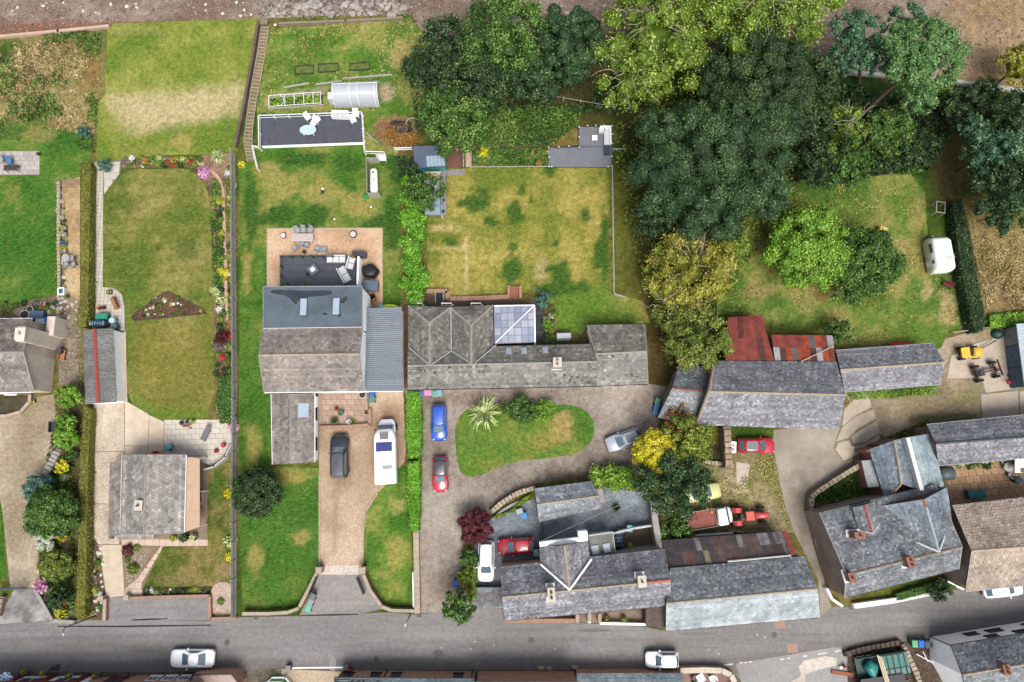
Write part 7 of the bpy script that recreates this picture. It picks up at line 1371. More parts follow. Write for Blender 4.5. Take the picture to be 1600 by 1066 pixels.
pot(442,368,.32,.45,REDPOT,'red bowl with white lid on the rear patio',fill=WHITE);pot(551.5,366,.42,.5,plain('iron_fire_pit',S(52,48,48),.7),'round iron fire pit full of ash on the rear patio',name='fire_pit',fill=plain('ash',S(214,212,210),.95,.2,8));pot(475,393.5,.2,.35,BLKP,'small black pot in front of the rear patio chairs')
rd=root('deck',W(497,425),0,'black railed deck behind the large white house','deck');L=Lf(rd);q=[L(439,401,.5),L(556,400,.5),L(556,446,.5),L(439,447,.5)];MB().prism([(p.x,p.y)for p in q],0,.465).build('base',plain('dark_deck_frame',S(56,58,62),.8),rd);deck_boards(rd,q,26,plain('black_stained_board',S(86,90,98),.5,.2,1.5,rand=.08),.5,True)
balustrade(rd,[L(438,446,1.4),L(438,400,1.4),L(520,400,1.4)],.5,.95,plain('dark_rail',S(64,68,72),.5),1.1)
a,b=L(560,402,1.9),L(560,446,1.9);MB().box(((a.x+b.x)/2,(a.y+b.y)/2,1.1),(.2,abs(b.y-a.y),2.2)).build('privacy_wall',WHITER,rd)
c=W(489,421.5,.95);m=root('fire_table',(c.x,c.y,.5),ang(489,421,35),'square grey fire table on the black railed deck','table');MB().box((0,0,.25),(1.0,1.0,.5)).build('base',plain('slate_grey',S(112,122,132),.5),m);MB().box((0,0,.53),(1.1,1.1,.07)).build('tabletop',plain('slate_grey',S(112,122,132),.5),m);MB().box((0,0,.575),(.5,.5,.03)).build('burner',WHITE,m)
c=W(482,428.5,.8);m=root('stool',(c.x,c.y,.5),ang(482,428,35),'dark stool beside the square fire table','stool');MB().box((0,0,.4),(.5,.4,.06)).build('seat',BLACK,m)
for sx in(-1,1):
 for sy in(-1,1):MB().box((sx*.2,sy*.15,.19),(.05,.05,.38)).build('leg',BLACK,m)
CUSH=plain('white_grey_cushion',S(226,230,232),.85,.06,3)
for x,y,a,lx,ly,lab in((525,405,0,2.2,.9,'pale cushioned sofa along the deck rail'),(548,411,75,1.5,.9,'pale cushioned seat in the corner of the railed deck'),(538,428.5,118,2.0,1.1,'pale cushioned lounger angled on the railed deck')):
 c=W(x,y,.9);m=root('outdoor_sofa',(c.x,c.y,.5),ang(x,y,a),lab,'sofa');MB().box((0,0,.14),(lx,ly,.28)).build('frame',plain('slate_grey',S(112,122,132),.5),m);MB().box((0,ly/2-.08,.45),(lx,.14,.4)).build('backrest',CUSH,m);n=max(2,int(lx/.7))
 for i in range(n):MB().box((-lx/2+(i+.5)*lx/n,-.06,.36),(lx/n-.04,ly-.22,.15),taper=.93).build('cushion',CUSH,m)
 if y>420:
  for i in range(6):MB().dome((-lx/2+.2+i*.32,-ly/2+.1,.44),.1,.1,.06,6,2).build('button',BLACK,m)
pot(447,446,.22,.4,BLKP,'potted yellow green plant at the corner of the railed deck','lime',.5);pot(476,446,.2,.35,BLKP,'potted dried grass beside the driftwood on the railed deck','rust',.5);pot(552,401,.2,.4,BLKP,'potted brown grass in the deck corner by the white wall','rust',.5)
c=W(578,424,.5);m=root('covered_barbecue',(c.x,c.y,.035),ang(578,424,-8),'bulky barbecue under a black cover beside the white wall','barbecue');mb=MB();rings=[]
for z,k in((0,1.05),(.3,1.0),(.7,.95),(.95,.85),(1.05,.6)):rings.append([(1.0*k*math.cos(a)*(1+.08*math.sin(5*a)),.85*k*math.sin(a)*(1+.07*math.cos(4*a+z)),z)for a in np.linspace(0,2*math.pi,21)[:-1]])
mb.loft(rings).build('cover',plain('black_tarpaulin',S(36,36,40),.45,.3,3),m,True);MB().box((0,-.95,.25),(1.2,.3,.4)).build('log_store',BRNT,m)
for x,y,sx,sy,h_,mt,lab in((579,446,1.7,1.2,1.1,'slate','grey lidded storage box beside the barbecue'),(561,397,1.7,.7,.8,'dark','dark storage bench at the back of the railed deck')):
 c=W(x,y,h_);m=root('storage_box',(c.x,c.y,.035),ang(x,y,-3),lab,'storage box');MB().box((0,0,h_/2-.05),(sx-.1,sy-.1,h_-.1)).build('body',plain('box_rose',S(164,132,130),.7)if mt=='slate' else BLACK,m);MB().box((0,0,h_-.05),(sx,sy,.09),taper=.96).build('lid',plain('lid_slate',S(98,118,136),.5)if mt=='slate' else plain('lid_dark',S(70,74,80),.6),m)
c=W(607,479,1.6);m=root('kayak',(c.x,c.y,1.3),ang(607,479,4),'lime and blue kayak lying behind the ribbed metal garage','kayak')
def hull(parent,Lh,wh,hh,mat,seg=9):MB().loft([[(x*Lh/2,math.cos(a)*wh*max(.03,(1-abs(x)**2.4)),math.sin(a)*hh*max(.05,1-.5*abs(x)**3)+hh)for a in np.linspace(0,2*math.pi,11)[:-1]]for x in np.linspace(-1,1,seg)]).build('hull',mat,parent,True)
hull(m,2.2,.32,.16,plain('lime_plastic',S(206,222,40),.35,.1,2));MB().loft([[(-.95+dx,y*.28,.3+z)for y,z in((-1,0),(-.6,.05),(.6,.05),(1,0),(.6,-.12),(-.6,-.12))]for dx in(-.12,.25)]).build('end_deck',plain('sky_plastic',S(96,190,220),.35),m)
MB().box((0,0,-.5),(1.6,.3,.9)).build('trestle',TIMB,m)
c=W(583,470,.5);tag(MB().box((c.x,c.y,.4),(.8,.3,.08),1.0,).box((c.x+.1,c.y-.4,.5),(.12,1.2,.08),.3).build('stacked_timber',BRNT),'stacked timber offcuts beside the white gable','timber');c=W(583,466,.6);m=root('wheelbarrow',(c.x,c.y,.04),1.9,'dark wheelbarrow against the white gable of the large house','wheelbarrow')
MB().add([(-.4,-.3,.55),(.45,-.3,.6),(.45,.3,.6),(-.4,.3,.55),(-.2,-.18,.3),(.25,-.18,.3),(.25,.18,.3),(-.2,.18,.3)],[(0,1,5,4),(1,2,6,5),(2,3,7,6),(3,0,4,7),(4,5,6,7),(7,6,5,4)]).build('tray',BLACK,m);wheel(m,.5,0,.18,.08);MB().tube([(.5,.05,.2),(-.9,.28,.55)],.02,5).tube([(.5,-.05,.2),(-.9,-.28,.55)],.02,5).build('handle',BLACK,m)
sd=root('shed',W(671,250),0,'teal walled shed with blue grey felt roof above the bright hedge','shed');L=Lf(sd);q=[L(645,229,2.3),L(694,227,2.3),L(697,260,2.0),L(648,263,2.0)]
MB().slab(ccw(q),.07).build('roof',plain('blue_grey_felt',S(84,98,118),.6,.14,2),sd);walls_from_ring(sd,ccw([L(647,231,2.15),L(692.5,229,2.15),L(695,258,1.95),L(650,261,1.95)]),plain('teal_painted_boards',S(76,168,170),.6,.12,3))
for i in range(5):
 a,b=q[0].lerp(q[1],.40+i*.115),q[0].lerp(q[1],.505+i*.115);c_,d_=q[3].lerp(q[2],.40+i*.115),q[3].lerp(q[2],.505+i*.115);p=[a.lerp(c_,.48),b.lerp(d_,.48),d_.lerp(b,.03),c_.lerp(a,.03)];MB().slab(ccw([x+Vector((0,0,.05))for x in p]),.04).build('roof_panel',glossy('pale_clear_sheet',S(156,180,196),.2,.4),sd)
d=MB().box(L(672,262.5,1.0)+Vector((0,-.06,0)),(1.2,.06,1.8)).build('door',plain('teal_dark',S(52,124,130),.6),sd)
en=root('enclosure',W(710,247),0,'brown decked pen with pale rails beside the teal shed','pen');L=Lf(en);q=[L(699,232),L(721,231),L(723,263),L(700,264)];deck_boards(en,q,9,plain('brown_deck_board',S(124,84,72),.7,.12,3,rand=.06),.12,False);balustrade(en,[L(697,230,.9),L(723,229.5,.9),L(724.5,262,.9)],0,.9,plain('pale_rail',S(196,188,174),.7,.12,3),1.2)
gw_=root('garden_wall',W(700,268),0,'low grey paved step in front of the brown pen','step');L=Lf(gw_);MB().prism([(p.x,p.y)for p in(L(686,267),L(726,265),L(727,274),L(694,276))],0,.18).build('step',plain('grey_slab_step',S(150,144,138),.85,.2,3),gw_)
tag(MB().prism([(W(x,y).x,W(x,y).y)for x,y in((727,236),(740,236),(741,261),(728,261))],0,.06).build('path',plain('pink_concrete_path',S(200,172,156),.9,.14,2)),kind='structure')
gh=root('greenhouse',W(680,302),0,'narrow lean-to greenhouse with white and clear panels beside the bright hedge','greenhouse');L=Lf(gh);MB().prism([(p.x,p.y)for p in(L(663,268),L(697,268),L(698,338),L(667,338))],0,.3).build('base',GRYP,gh)
for i,m_ in enumerate((plain('cream_sheet',S(222,206,172),.6),plain('white_sheet',S(226,230,236),.4),plain('white_sheet',S(226,230,236),.4),glossy('clear_sheet',S(150,172,186),.1,.6),glossy('clear_sheet',S(150,172,186),.1,.6))):
 a,b=268+i*13.6,268+(i+.94)*13.6;MB().slab(ccw([L(662+.5*i,a,2.1),L(687+.3*i,a,1.6),L(687+.3*i,b,1.6),L(662+.5*i,b,2.1)]),.05).build('roof_panel',m_,gh)
a,b=L(688,268,1.5),L(690,336,1.5);MB().box(((a.x+b.x)/2,(a.y+b.y)/2,.95),(.06,(a-b).length,1.2),math.atan2((b-a).y,(b-a).x)+math.pi/2).build('glazed_side',glossy('clear_sheet',S(150,172,186),.1,.6),gh)
for i in range(6):p=a.lerp(b,i/5);MB().box((p.x+.02,p.y,.85),(.08,.08,1.5)).build('post',WTIM,gh)
for x,y,lab in((693,313,'small dark pot on the ledge halfway along the greenhouse'),(693,330,'small dark pot at the end of the greenhouse ledge')):pot(x,y,.16,.3,BLKP,lab)
tk=root('gas_tank',W(587,288),ang(587,288,91),'white cylindrical gas tank in a grey fence pen on the lawn','tank');mb=MB();n=14
mb.loft([[(x,r*math.cos(a),1.0+r*math.sin(a))for a in np.linspace(0,2*math.pi,n+1)[:-1]]for x,r in((-1.5,.1),(-1.45,.32),(-1.3,.45),(1.3,.45),(1.45,.32),(1.5,.1))]).build('tank',plain('white_tank',(.6,.66,.58),.4,.08,2),tk,True);MB().cyl((.9,0,1.42),.12,.15,8).box((0,0,1.45),(.35,.1,.05)).build('valve',BLACK,tk)
for s in(-.8,.8):MB().box((s,0,.35),(.25,.8,.7)).build('saddle',GRYP,tk)
pn_=root('fence_pen',W(587,282),0,'grey timber pen enclosing the white gas tank','fence');L=Lf(pn_)
for a,b,k in((L(575,255),L(594,255),0),(L(576,256),L(577,308),1),(L(578,309),L(596,309),0)):
 d=b-a;nb_=max(3,int(d.length/.15))
 for i in range(nb_):p=a.lerp(b,(i+.5)/nb_);MB().box((p.x,p.y,.75),(d.length/nb_-.012,.05,1.5),math.atan2(d.y,d.x)).build('board',TIMB,pn_)
c=W(595.5,248,.5);m=root('garden_bench',(c.x,c.y,.03),ang(595,248,1),'white slatted bench above the gas tank','bench')
for i in range(7):MB().box((-.5+i*.17,0,.45),(.13,.55,.03)).build('slat',WTIM,m)
for s in(-1,1):MB().box((s*.56,0,.23),(.06,.55,.46)).build('leg',WTIM,m)
MB().box((0,.3,.7),(1.2,.05,.45)).build('backrest',WTIM,m)
c=W(571,306,.3);tag(MB().dome((c.x,c.y,.03),.42,.3,.4,12,5).build('covered_mower',plain('green_cover',S(24,150,84),.5,.12,3)),'small green covered mower beside the tank pen','mower');pot(598,258,.18,.3,plain('yellow_pot',S(206,206,60),.5),'yellow watering can standing beside the tank pen',name='watering_can')
cd=root('deck',W(915,230),0,'grey L shaped corner deck with white post lights','deck');L=Lf(cd);GD=plain('grey_composite_board',S(126,128,136),.6,.1,1.5,rand=.05);MB().prism([(p.x,p.y)for p in(L(857,232),L(905,229),L(905,199),L(956,198),L(956,261),L(858,261))],0,.26).build('base',plain('dark_deck_frame',S(56,58,62),.8),cd)
deck_boards(cd,[L(905,198.5,.3),L(955.5,198,.3),L(955.5,229,.3),L(905,229,.3)],16,GD,.3);deck_boards(cd,[L(856.5,231.5,.3),L(955.5,229.2,.3),L(955.5,261,.3),L(857,261,.3)],17,GD,.3)
for x,y in((905,199),(918,197),(931,196.5),(944,196.5),(956,197),(957,210),(956.5,225),(956,245),(956,260),(950,261),(858,261),(862,261),(858,246),(857,231),(873,230),(889,229),(905,231),(905,215)):
 p=L(x,y,.7);o=MB().box((p.x,p.y,.45),(.09,.09,.6)).build('post',plain('dark_post',S(70,72,78),.6),cd);MB().box((p.x,p.y,.78),(.12,.12,.07)).build('light_cap',WHITE,o)
c=W(929,215.5,.7);m=root('side_table',(c.x,c.y,.3),0,'small white square table on the grey corner deck','table');MB().box((0,0,.42),(.65,.65,.06)).build('tabletop',WHITE,m);[MB().box((sx*.26,sy*.26,.2),(.06,.06,.4)).build('leg',WHITE,m)for sx in(-1,1)for sy in(-1,1)]
c=W(947,213,.7);m=root('corner_sofa',(c.x,c.y,.3),0,'white corner sofa with dark footstool on the grey corner deck','sofa');MB().box((.15,0,.22),(.75,2.2,.4)).box((-.5,.8,.22),(.7,.6,.4)).build('seat',CUSH,m);MB().box((.52,0,.5),(.14,2.2,.5)).box((-.1,1.12,.5),(1.3,.14,.5)).build('backrest',WHITE,m);MB().box((.1,-1.75,.25),(.75,1.1,.45)).build('footstool',plain('navy_cover',S(60,70,88),.6),m)
def bin_(px,py,deg,body,lid,label,h=1.05,w=.58):
 c=W(px,py,h);m=root('wheelie_bin',(c.x,c.y,.04),ang(px,py,deg),label,'bin');B_=plain('bin_%s'%str(body),S(*body),.5,.08,4);L_=plain('bin_%s'%str(lid),S(*lid),.5,.08,4)
 MB().add([(-.22,-.2,.08),(.24,-.2,.02),(.24,.2,.02),(-.22,.2,.08),(-.34,-.27,h-.1),(.3,-.27,h-.1),(.3,.27,h-.1),(-.34,.27,h-.1)],[(3,2,1,0),(4,5,6,7),(0,1,5,4),(1,2,6,5),(2,3,7,6),(3,0,4,7)]).build('body',B_,m);MB().loft([[(x,y,z)for x,y in((-.38,-.3),(.33,-.3),(.33,.3),(-.38,.3))]for z in(h-.1,h-.05)]+[[(x,y,h)for x,y in((-.3,-.22),(.26,-.22),(.26,.22),(-.3,.22))]]).build('lid',L_,m);MB().cyl((.36,-.25,h-.08),.02,.5,6,axis='Y').build('handle',B_,m)
 for s in(-1,1):MB().cyl((.24,s*.26-.03,.1),.1,.06,10,axis='Y').build('wheel',TYRE,m)
BLU,GRN,GRY,TEA=(40,104,190),(66,128,100),(86,96,106),(92,170,150)
bin_(581,616,-90,BLU,BLU,'blue wheelie bin by the large house front wall');bin_(581,624,-90,GRN,(92,140,120),'green wheelie bin below the blue one at the large house')
bin_(488,933,245,GRY,(110,118,124),'dark grey bin, topmost of three by the driveway pier');bin_(484.5,942,245,GRY,(150,160,166),'pale grey lidded bin, middle of three by the driveway pier');bin_(481,951.5,245,TEA,(110,196,170),'pale green bin, lowest of three by the driveway pier')
bin_(1028,627,250,GRN,(100,160,130),'green wheelie bin at the wall of the small barn');bin_(1027,635,70,(60,110,140),(90,150,190),'blue grey bin right below the green one at the small barn');bin_(1025,642,70,BLU,(80,150,200),'blue bin, lowest of the three at the small barn')
bin_(658,615,90,(60,110,180),(70,120,180),'blue bin end of the row under the long house eaves');bin_(679,615,90,GRN,(110,170,150),'green bin in the row under the long house eaves');bin_(686.5,614,90,GRY,(130,176,190),'pale lidded bin in the row under the long house eaves')
c=W(668,614,.8);m=root('storage_box',(c.x,c.y,.03),0,'pink storage chest in the row under the long house eaves','storage box');MB().box((0,0,.32),(1.15,.6,.64)).build('body',plain('pink_plastic',S(214,136,176),.5),m);MB().box((0,0,.67),(1.2,.65,.07),taper=.95).build('lid',plain('pink_lid',S(226,150,190),.5),m)
bin_(713,912,90,BLU,(50,110,210),'blue recycling bin beside the lime hedge on the setts driveway');bin_(819,806,20,BLU,(70,150,220),'bright blue bin in the cobbled courtyard');bin_(812,799,20,GRY,(176,180,180),'grey bin behind the bright blue bin in the courtyard');bin_(838,864,100,TEA,(150,190,186),'pale teal bin at the courtyard house wall');bin_(984,826,90,TEA,(140,200,206),'pale turquoise bin by the cottage back wall')
bin_(1430,1006,95,GRN,(110,190,130),'green bin, leftmost by the white end house');bin_(1440,1006,95,BLU,(50,120,220),'blue bin in the row by the white end house');bin_(1450,1007,110,GRY,(100,110,124),'dark grey bin in the row by the white end house');pot(1459,1009,.22,.5,BLKP,'dark pot with yellow lid beside the bins of the white end house',fill=plain('yellow_lid',S(222,176,50),.5))
bin_(262,699,200,TEA,(100,172,168),'teal bin at the corner of the pale round patio')
c=W(1409,537.5,.4);m=root('kayak',(c.x,c.y,.2),ang(1409,537,2),'red kayak lying behind the low slate barn','kayak');hull(m,3.2,.3,.16,plain('red_plastic',S(214,60,50),.4,.1,2));MB().box((0,0,-.05),(1.2,.4,.2)).build('trestle',TIMB,m)
c=W(1376,358.5,.7);m=root('picnic_table',(c.x,c.y,.03),ang(1384,358,70),'orange wooden table on the orchard lawn','table');MB().box((0,-.35,.72),(.85,.9,.05)).build('tabletop',plain('yellow_wood',S(238,206,120),.6,.1,3),m);[MB().box((sx*.36,-.35+sy*.38,.35),(.06,.06,.7)).build('leg',BRNT,m)for sx in(-1,1)for sy in(-1,1)]
chair(1376,359,-10,.03,plain('orange_wood',S(214,120,60),.6,.1,3),'orange wooden chair beside the yellow topped table in the orchard',w=.5)
c=W(1481,446,.4);m=root('garden_bench',(c.x,c.y,.03),ang(1481,446,-28),'dark red bench on the grass below the caravan','bench');MB().box((0,0,.42),(1.2,.4,.06)).build('seat',plain('oxblood_wood',S(110,46,44),.7),m);MB().box((0,.2,.7),(1.2,.05,.4)).build('backrest',plain('oxblood_wood',S(110,46,44),.7),m);[MB().box((s*.5,0,.2),(.07,.4,.4)).build('leg',BRNT,m)for s in(-1,1)]
c=W(1468,325,.8);m=root('timber_frame',(c.x,c.y,.02),ang(1468,325,88),'pale timber frame of a broken swing beside the dark hedge','frame')
for s in(-1,1):MB().box((0,s*.5,1.0),(1.4,.08,.08)).build('beam',TIMB,m);[MB().box((sx*.66,s*.5,.5),(.08,.08,1.0)).build('post',TIMB,m)for sx in(-1,1)]
[MB().box((x,0,1.02),(.08,1.1,.08)).build('cross_beam',TIMB,m)for x in(-.66,.66)]
# ------------------------------------------------------------------ fences, walls, steps
def polyline(pts,z=0.0):return[W(x,y,z)for x,y in pts]
def resample(P,step):
 out=[];
 for a,b in zip(P[:-1],P[1:]):
  n=max(1,int(round((b-a).length/step)));out+=[a.lerp(b,i/n)for i in range(n)]
 return out+[P[-1]]
def board_fence(name,label,pts,h=1.7,panel=1.85,mat=None,bw=.14):
 mat=mat or TIMB;P=resample(polyline(pts),panel);rt=root(name,P[0],0,label,'fence');o=Vector(P[0])
 for a,b in zip(P[:-1],P[1:]):
  a=a-o;b=b-o;d=b-a;t=math.atan2(d.y,d.x);n=max(2,int(d.length/bw));mb=MB()
  for i in range(n):
   p=a.lerp(b,(i+.5)/n);mb.box((p.x,p.y,h/2+random.uniform(-.02,.02)),(d.length/n-.012,.03,h),t+random.uniform(-.12,.12))
  c=(a+b)/2
  for z in(.35,h-.3):mb.box((c.x,c.y,z),(d.length,.09,.08),t)
  mb.build('fence_panel',mat,rt);MB().box((a.x,a.y,h/2+.06),(.12,.12,h+.12),t).build('post',mat,rt)
 return rt
board_fence('slatted_fence','long grey slatted fence between bungalow garden and large house',[(368,243),(369,420),(371,600),(370,760),(370,962)],1.6)
def rail_fence(name,label,pts,h=1.1,step=1.8,mat=None,rails=2,r=.05):
 mat=mat or TIMB;P=resample(polyline(pts),step);rt=root(name,P[0],0,label,'fence');o=Vector(P[0])
 for p in P:q=p-o;MB().box((q.x,q.y,h/2),(.11,.11,h),random.random()).build('post',mat,rt)
 for a,b in zip(P[:-1],P[1:]):
  a=a-o;b=b-o
  for k in range(rails):z=h-.12-k*.45;MB().tube([(a.x,a.y,z),(b.x,b.y,z+random.uniform(-.03,.03))],r,5).build('rail',mat,rt)
 return rt
rail_fence('rail_fence','post and rail fence down the east side of the centre lawn',[(955,264),(956,330),(957,400),(958,461)]);rail_fence('rail_fence','short broken rail at the foot of the centre lawn fence',[(958,461),(976,466)],.9)
rail_fence('wire_fence','thin fence across the thicket above the perennials',[(835,153),(880,158),(960,172)],.9,2.4,TIMB,1,.03);rail_fence('rail_fence','pale rail along the lower edge of the perennial strip',[(735,263),(795,262.5),(857,262)],.5,2.0,plain('pale_rail',S(196,188,174),.7,.12,3),1,.05)
rail_fence('rail_fence','dark rail behind the perennial strip',[(720,232),(790,231),(856,231)],.6,2.2,plain('dark_rail_wood',S(110,100,88),.8),1,.04);rail_fence('rail_fence','pale pole fence in the shade beside the corner deck',[(957,236),(975,236)],.7,1.2,TIMB,1,.05)
rail_fence('rail_fence','plank rail left of the teal shed',[(618,236),(644,235)],.9,1.2,WTIM,2,.06);rail_fence('rail_fence','leaning poles beside the black terrace steps',[(567,205),(592,227)],.7,1.2,plain('pale_rail',S(196,188,174),.7,.12,3),1,.05)
rail_fence('rail_fence','rough rail along the yard edge below the dark hedge',[(1485,521),(1520,516),(1580,508)],.7,1.8,TIMB,1,.06);rail_fence('rail_fence','thin pole fence between the two orchard trees',[(1292,316),(1296,335),(1300,352)],1.0,1.0,plain('dark_pole',S(90,84,80),.8),1,.05)
sw=root('sleeper_wall',W(408,40),0,'dark sleeper wall running down beside the garden steps','wall');o=Vector(sw.location);P=resample(polyline([(406,38),(400,75),(393,115),(386,155),(378,195),(370,232)]),1.2);DKT=plain('dark_sleeper',S(112,96,82),.9,.25,4,rand=.12)
for a,b in zip(P[:-1],P[1:]):a=a-o;b=b-o;d=b-a;c=(a+b)/2;MB().box((c.x,c.y,.35),(d.length-.02,.32,.7+random.uniform(-.03,.03)),math.atan2(d.y,d.x)).build('sleeper',DKT,sw)
stp=root('garden_steps',W(412,50),0,'flight of earth steps with pale timber risers down the bank','steps');o=Vector(stp.location);A_=polyline([(409,44),(404,80),(397,120),(390,160),(385,200),(382,222),(388,254)]);B_=polyline([(421,44),(416,82),(409,122),(401,162),(396,200),(395,225),(398,252)])
for(a0,a1),(b0,b1)in zip(zip(A_[:-1],A_[1:]),zip(B_[:-1],B_[1:])):
 n=max(3,int((a1-a0).length/.43))
 for i in range(n):
  p,q=a0.lerp(a1,i/n)-o,b0.lerp(b1,i/n)-o;d=q-p;c=(p+q)/2;MB().box((c.x,c.y,.1),(d.length,.07,.2),math.atan2(d.y,d.x)+random.uniform(-.05,.05)).build('riser',plain('pale_riser',S(190,178,154),.85,.15,4,rand=.1),stp)
  p2,q2=a0.lerp(a1,(i+.93)/n)-o,b0.lerp(b1,(i+.93)/n)-o;MB().prism([(x.x,x.y)for x in(p,q,q2,p2)],.0,.13).build('tread',plain('earth_tread',S(136,118,84),.95,.3,3,rand=.12),stp)
for P in(A_,B_):MB().tube([p-o+Vector((0,0,.25))for p in P],.045,5).build('side_pole',TIMB,stp)
c=W(414,37);tag(MB().box((c.x,c.y,.25),(1.0,.7,.5),.1).build('step_landing',plain('landing_earth',S(140,124,104),.95,.25,3)),'earth landing at the head of the garden steps','landing');pot(430,39,.2,.3,REDPOT,'red and white buoy at the head of the garden steps',name='buoy',fill=WHITE)
def wall_run(name,label,pts,w,h,mat,cap=None,cat='wall',stones=False,size=.5,z0=0.0,capw=.06):
 """a garden wall; with stones its coping is laid stone by stone"""
 P=polyline(pts,h);rt=root(name,(P[0].x,P[0].y,0),0,label,cat);o=Vector((P[0].x,P[0].y,0));mb=MB()
 for a,b in zip(P[:-1],P[1:]):
  a=a-o;b=b-o;d=b-a;c=(a+b)/2;mb.box((c.x,c.y,(h+z0)/2),(d.length+w*.7,w,h-z0),math.atan2(d.y,d.x))
 mb.build('wall',mat,rt);R=resample(P,size)
 if stones:
  for a,b in zip(R[:-1],R[1:]):
   a=a-o;b=b-o;d=b-a;c=(a+b)/2;m=MB();k=random.uniform(.85,1.12);m.box((0,0,0),(d.length*.93,(w+capw)*k,.16+random.uniform(-.03,.06)),taper=random.uniform(.8,.92));s_=m.build('stone',cap or mat,rt);s_.location=(c.x,c.y,h+.05);s_.rotation_euler=(random.uniform(-.08,.08),random.uniform(-.08,.08),math.atan2(d.y,d.x)+random.uniform(-.1,.1))
 elif cap:
  for a,b in zip(P[:-1],P[1:]):
   a=a-o;b=b-o;d=b-a;n=max(1,int(d.length/.6));
   for i in range(n):c=a.lerp(b,(i+.5)/n);MB().box((c.x,c.y,h+.035),(d.length/n-.012,w+capw,.07),math.atan2(d.y,d.x)).build('coping_stone',cap,rt)
 return rt
STN=plain('buff_field_stone',S(186,170,148),.9,.22,3,rand=.14);CAPS=plain('sandstone_coping',S(186,170,150),.9,.15,3,rand=.08);BRKW=rubble_mat('old_brick_wall',S(168,116,92),S(196,150,122),6.0);GCAP=plain('grey_coping',S(170,166,160),.9,.12,3,rand=.06)
CW=[(769,799),(784,786),(800,775),(816,768),(834,763)]
wall_run('stone_wall','curved stone wall with pale coping above the cobbled courtyard',CW,.5,.8,STONEW,CAPS,stones=True,size=.42)
wall_run('stone_kerb','thin pale kerb inside the curved stone wall',[(768,813),(785,798),(800,789),(812,784),(828,784)],.22,.25,GRYP,GCAP)
wall_run('stone_wall','field stone wall bending round the corner of the farm track',[(1344,727),(1320,741),(1295,757),(1275,770),(1268,778),(1268,800)],.5,1.0,STONEW,STN,stones=True,size=.5)
wall_run('garden_wall','tall grey wall between cobbled courtyard and the tractor yard',[(1020,776),(1024,815),(1031,856)],.6,2.0,plain('grey_render',S(160,152,142),.9,.18,2),GCAP);wall_run('garden_wall','thick ruined rubble wall below the largest barn',[(1136,671),(1138,700),(1139,727)],.8,2.0,STONEW,plain('ruin_stone',S(176,150,130),.9,.3,2,rand=.2),stones=True,size=.6)
wall_run('garden_wall','low broken stone wall left of the ruined rubble wall',[(1100,722),(1122,724),(1146,729)],.35,.5,STONEW,STN,stones=True,size=.4);wall_run('garden_wall','rubble wall end beside the small outbuilding door',[(936,764),(941,786)],.6,1.6,STONEW,GCAP)
wall_run('garden_wall','rear yard wall of the street cottage with pale coping',[(924,872),(975,863),(1034,856)],.4,1.9,plain('grey_render',S(160,152,142),.9,.18,2),GCAP);wall_run('garden_wall','thin white rail wall at the back of the cottage yard',[(957,834),(990,826),(1022,821)],.15,1.2,WHITER,PALELEAD)
wall_run('front_wall','sandstone wall along the pavement in front of the left lawn',[(379,959),(420,959),(450,957),(466,951)],.28,.9,BRKW,CAPS);wall_run('front_wall','brick splay wall left of the tarmac apron',[(468,948),(480,925),(494,897)],.28,.9,BRKW,CAPS);wall_run('front_wall','brick splay wall right of the tarmac apron',[(568,898),(578,922),(595,946)],.28,.9,BRKW,CAPS)
wall_run('front_wall','sandstone wall along the pavement beside the setts driveway',[(596,948),(612,954),(650,955)],.28,.9,BRKW,CAPS);wall_run('front_wall','pinkish boundary wall between the front lawn and setts driveway',[(650,832),(651,890),(652,956)],.55,1.0,plain('pink_wall_render',S(192,162,146),.9,.18,2),CAPS);wall_run('front_wall','thin white fence line beside the pinkish boundary wall',[(645,895),(646,948)],.1,.8,WHITER)
for x,y,lab in((498,891,'sandstone gate pier left of the tan driveway'),(566,891,'sandstone gate pier right of the tan driveway')):c=W(x,y,1.2);m=root('gate_pier',(c.x,c.y,.03),0,lab,'pier');MB().box((0,0,.6),(.6,.6,1.2)).build('pier',BRKW,m);MB().box((0,0,1.25),(.75,.75,.12),taper=.8).build('cap',CAPS,m)
for x0,y0,x1,y1,lab in((498,899,487,925,'black metal gate folded open on the left of the apron'),(560,900,571,926,'black metal gate folded open on the right of the apron')):
 a,b=W(x0,y0),W(x1,y1);m=root('gate',a,math.atan2((b-a).y,(b-a).x),lab,'gate');L_=(b-a).length
 for z in(.2,.7,1.15):MB().box((L_/2,0,z),(L_,.06,.08)).build('rail',BLACK,m)
 for i in range(14):MB().box((.05+i*(L_-.1)/13,0,.68),(.09,.035,1.1)).build('bar',BLACK,m)
wall_run('garden_wall','low brick wall behind the tarmac parking',[(197,935),(240,933),(326,931)],.22,.5,BRKW,plain('brick_coping',S(176,140,118),.9,.15,4,rand=.08));wall_run('garden_wall','brick edging round the pebble bed',[(327,932),(328,967),(368,966)],.25,.5,BRKW,plain('brick_coping',S(176,140,118),.9,.15,4,rand=.08));wall_run('garden_wall','stubby brick wall left of the tarmac parking',[(164,937),(163,969)],.3,.6,BRKW,CAPS)
for x,y,lab in((197,934,'pale stone pier beside the bungalow path'),(157,935,'pale boulder pier beside the bungalow drive')):c=W(x,y,.7);m=root('gate_pier',(c.x,c.y,0),.1,lab,'pier');MB().box((0,0,.35),(.5,.45,.7)).build('pier',CAPS,m);MB().box((0,0,.73),(.56,.5,.07)).build('cap',CAPS,m)
wall_run('garden_wall','low kerb wall splaying from the metal gate to the street',[(55,922),(68,945),(82,970),(115,972)],.3,.45,GRYP,GCAP);wall_run('garden_wall','rough stone edging left of the tarmac splay',[(2,935),(-4,960),(-30,972)],.5,.6,STONEW,STN,stones=True,size=.5)
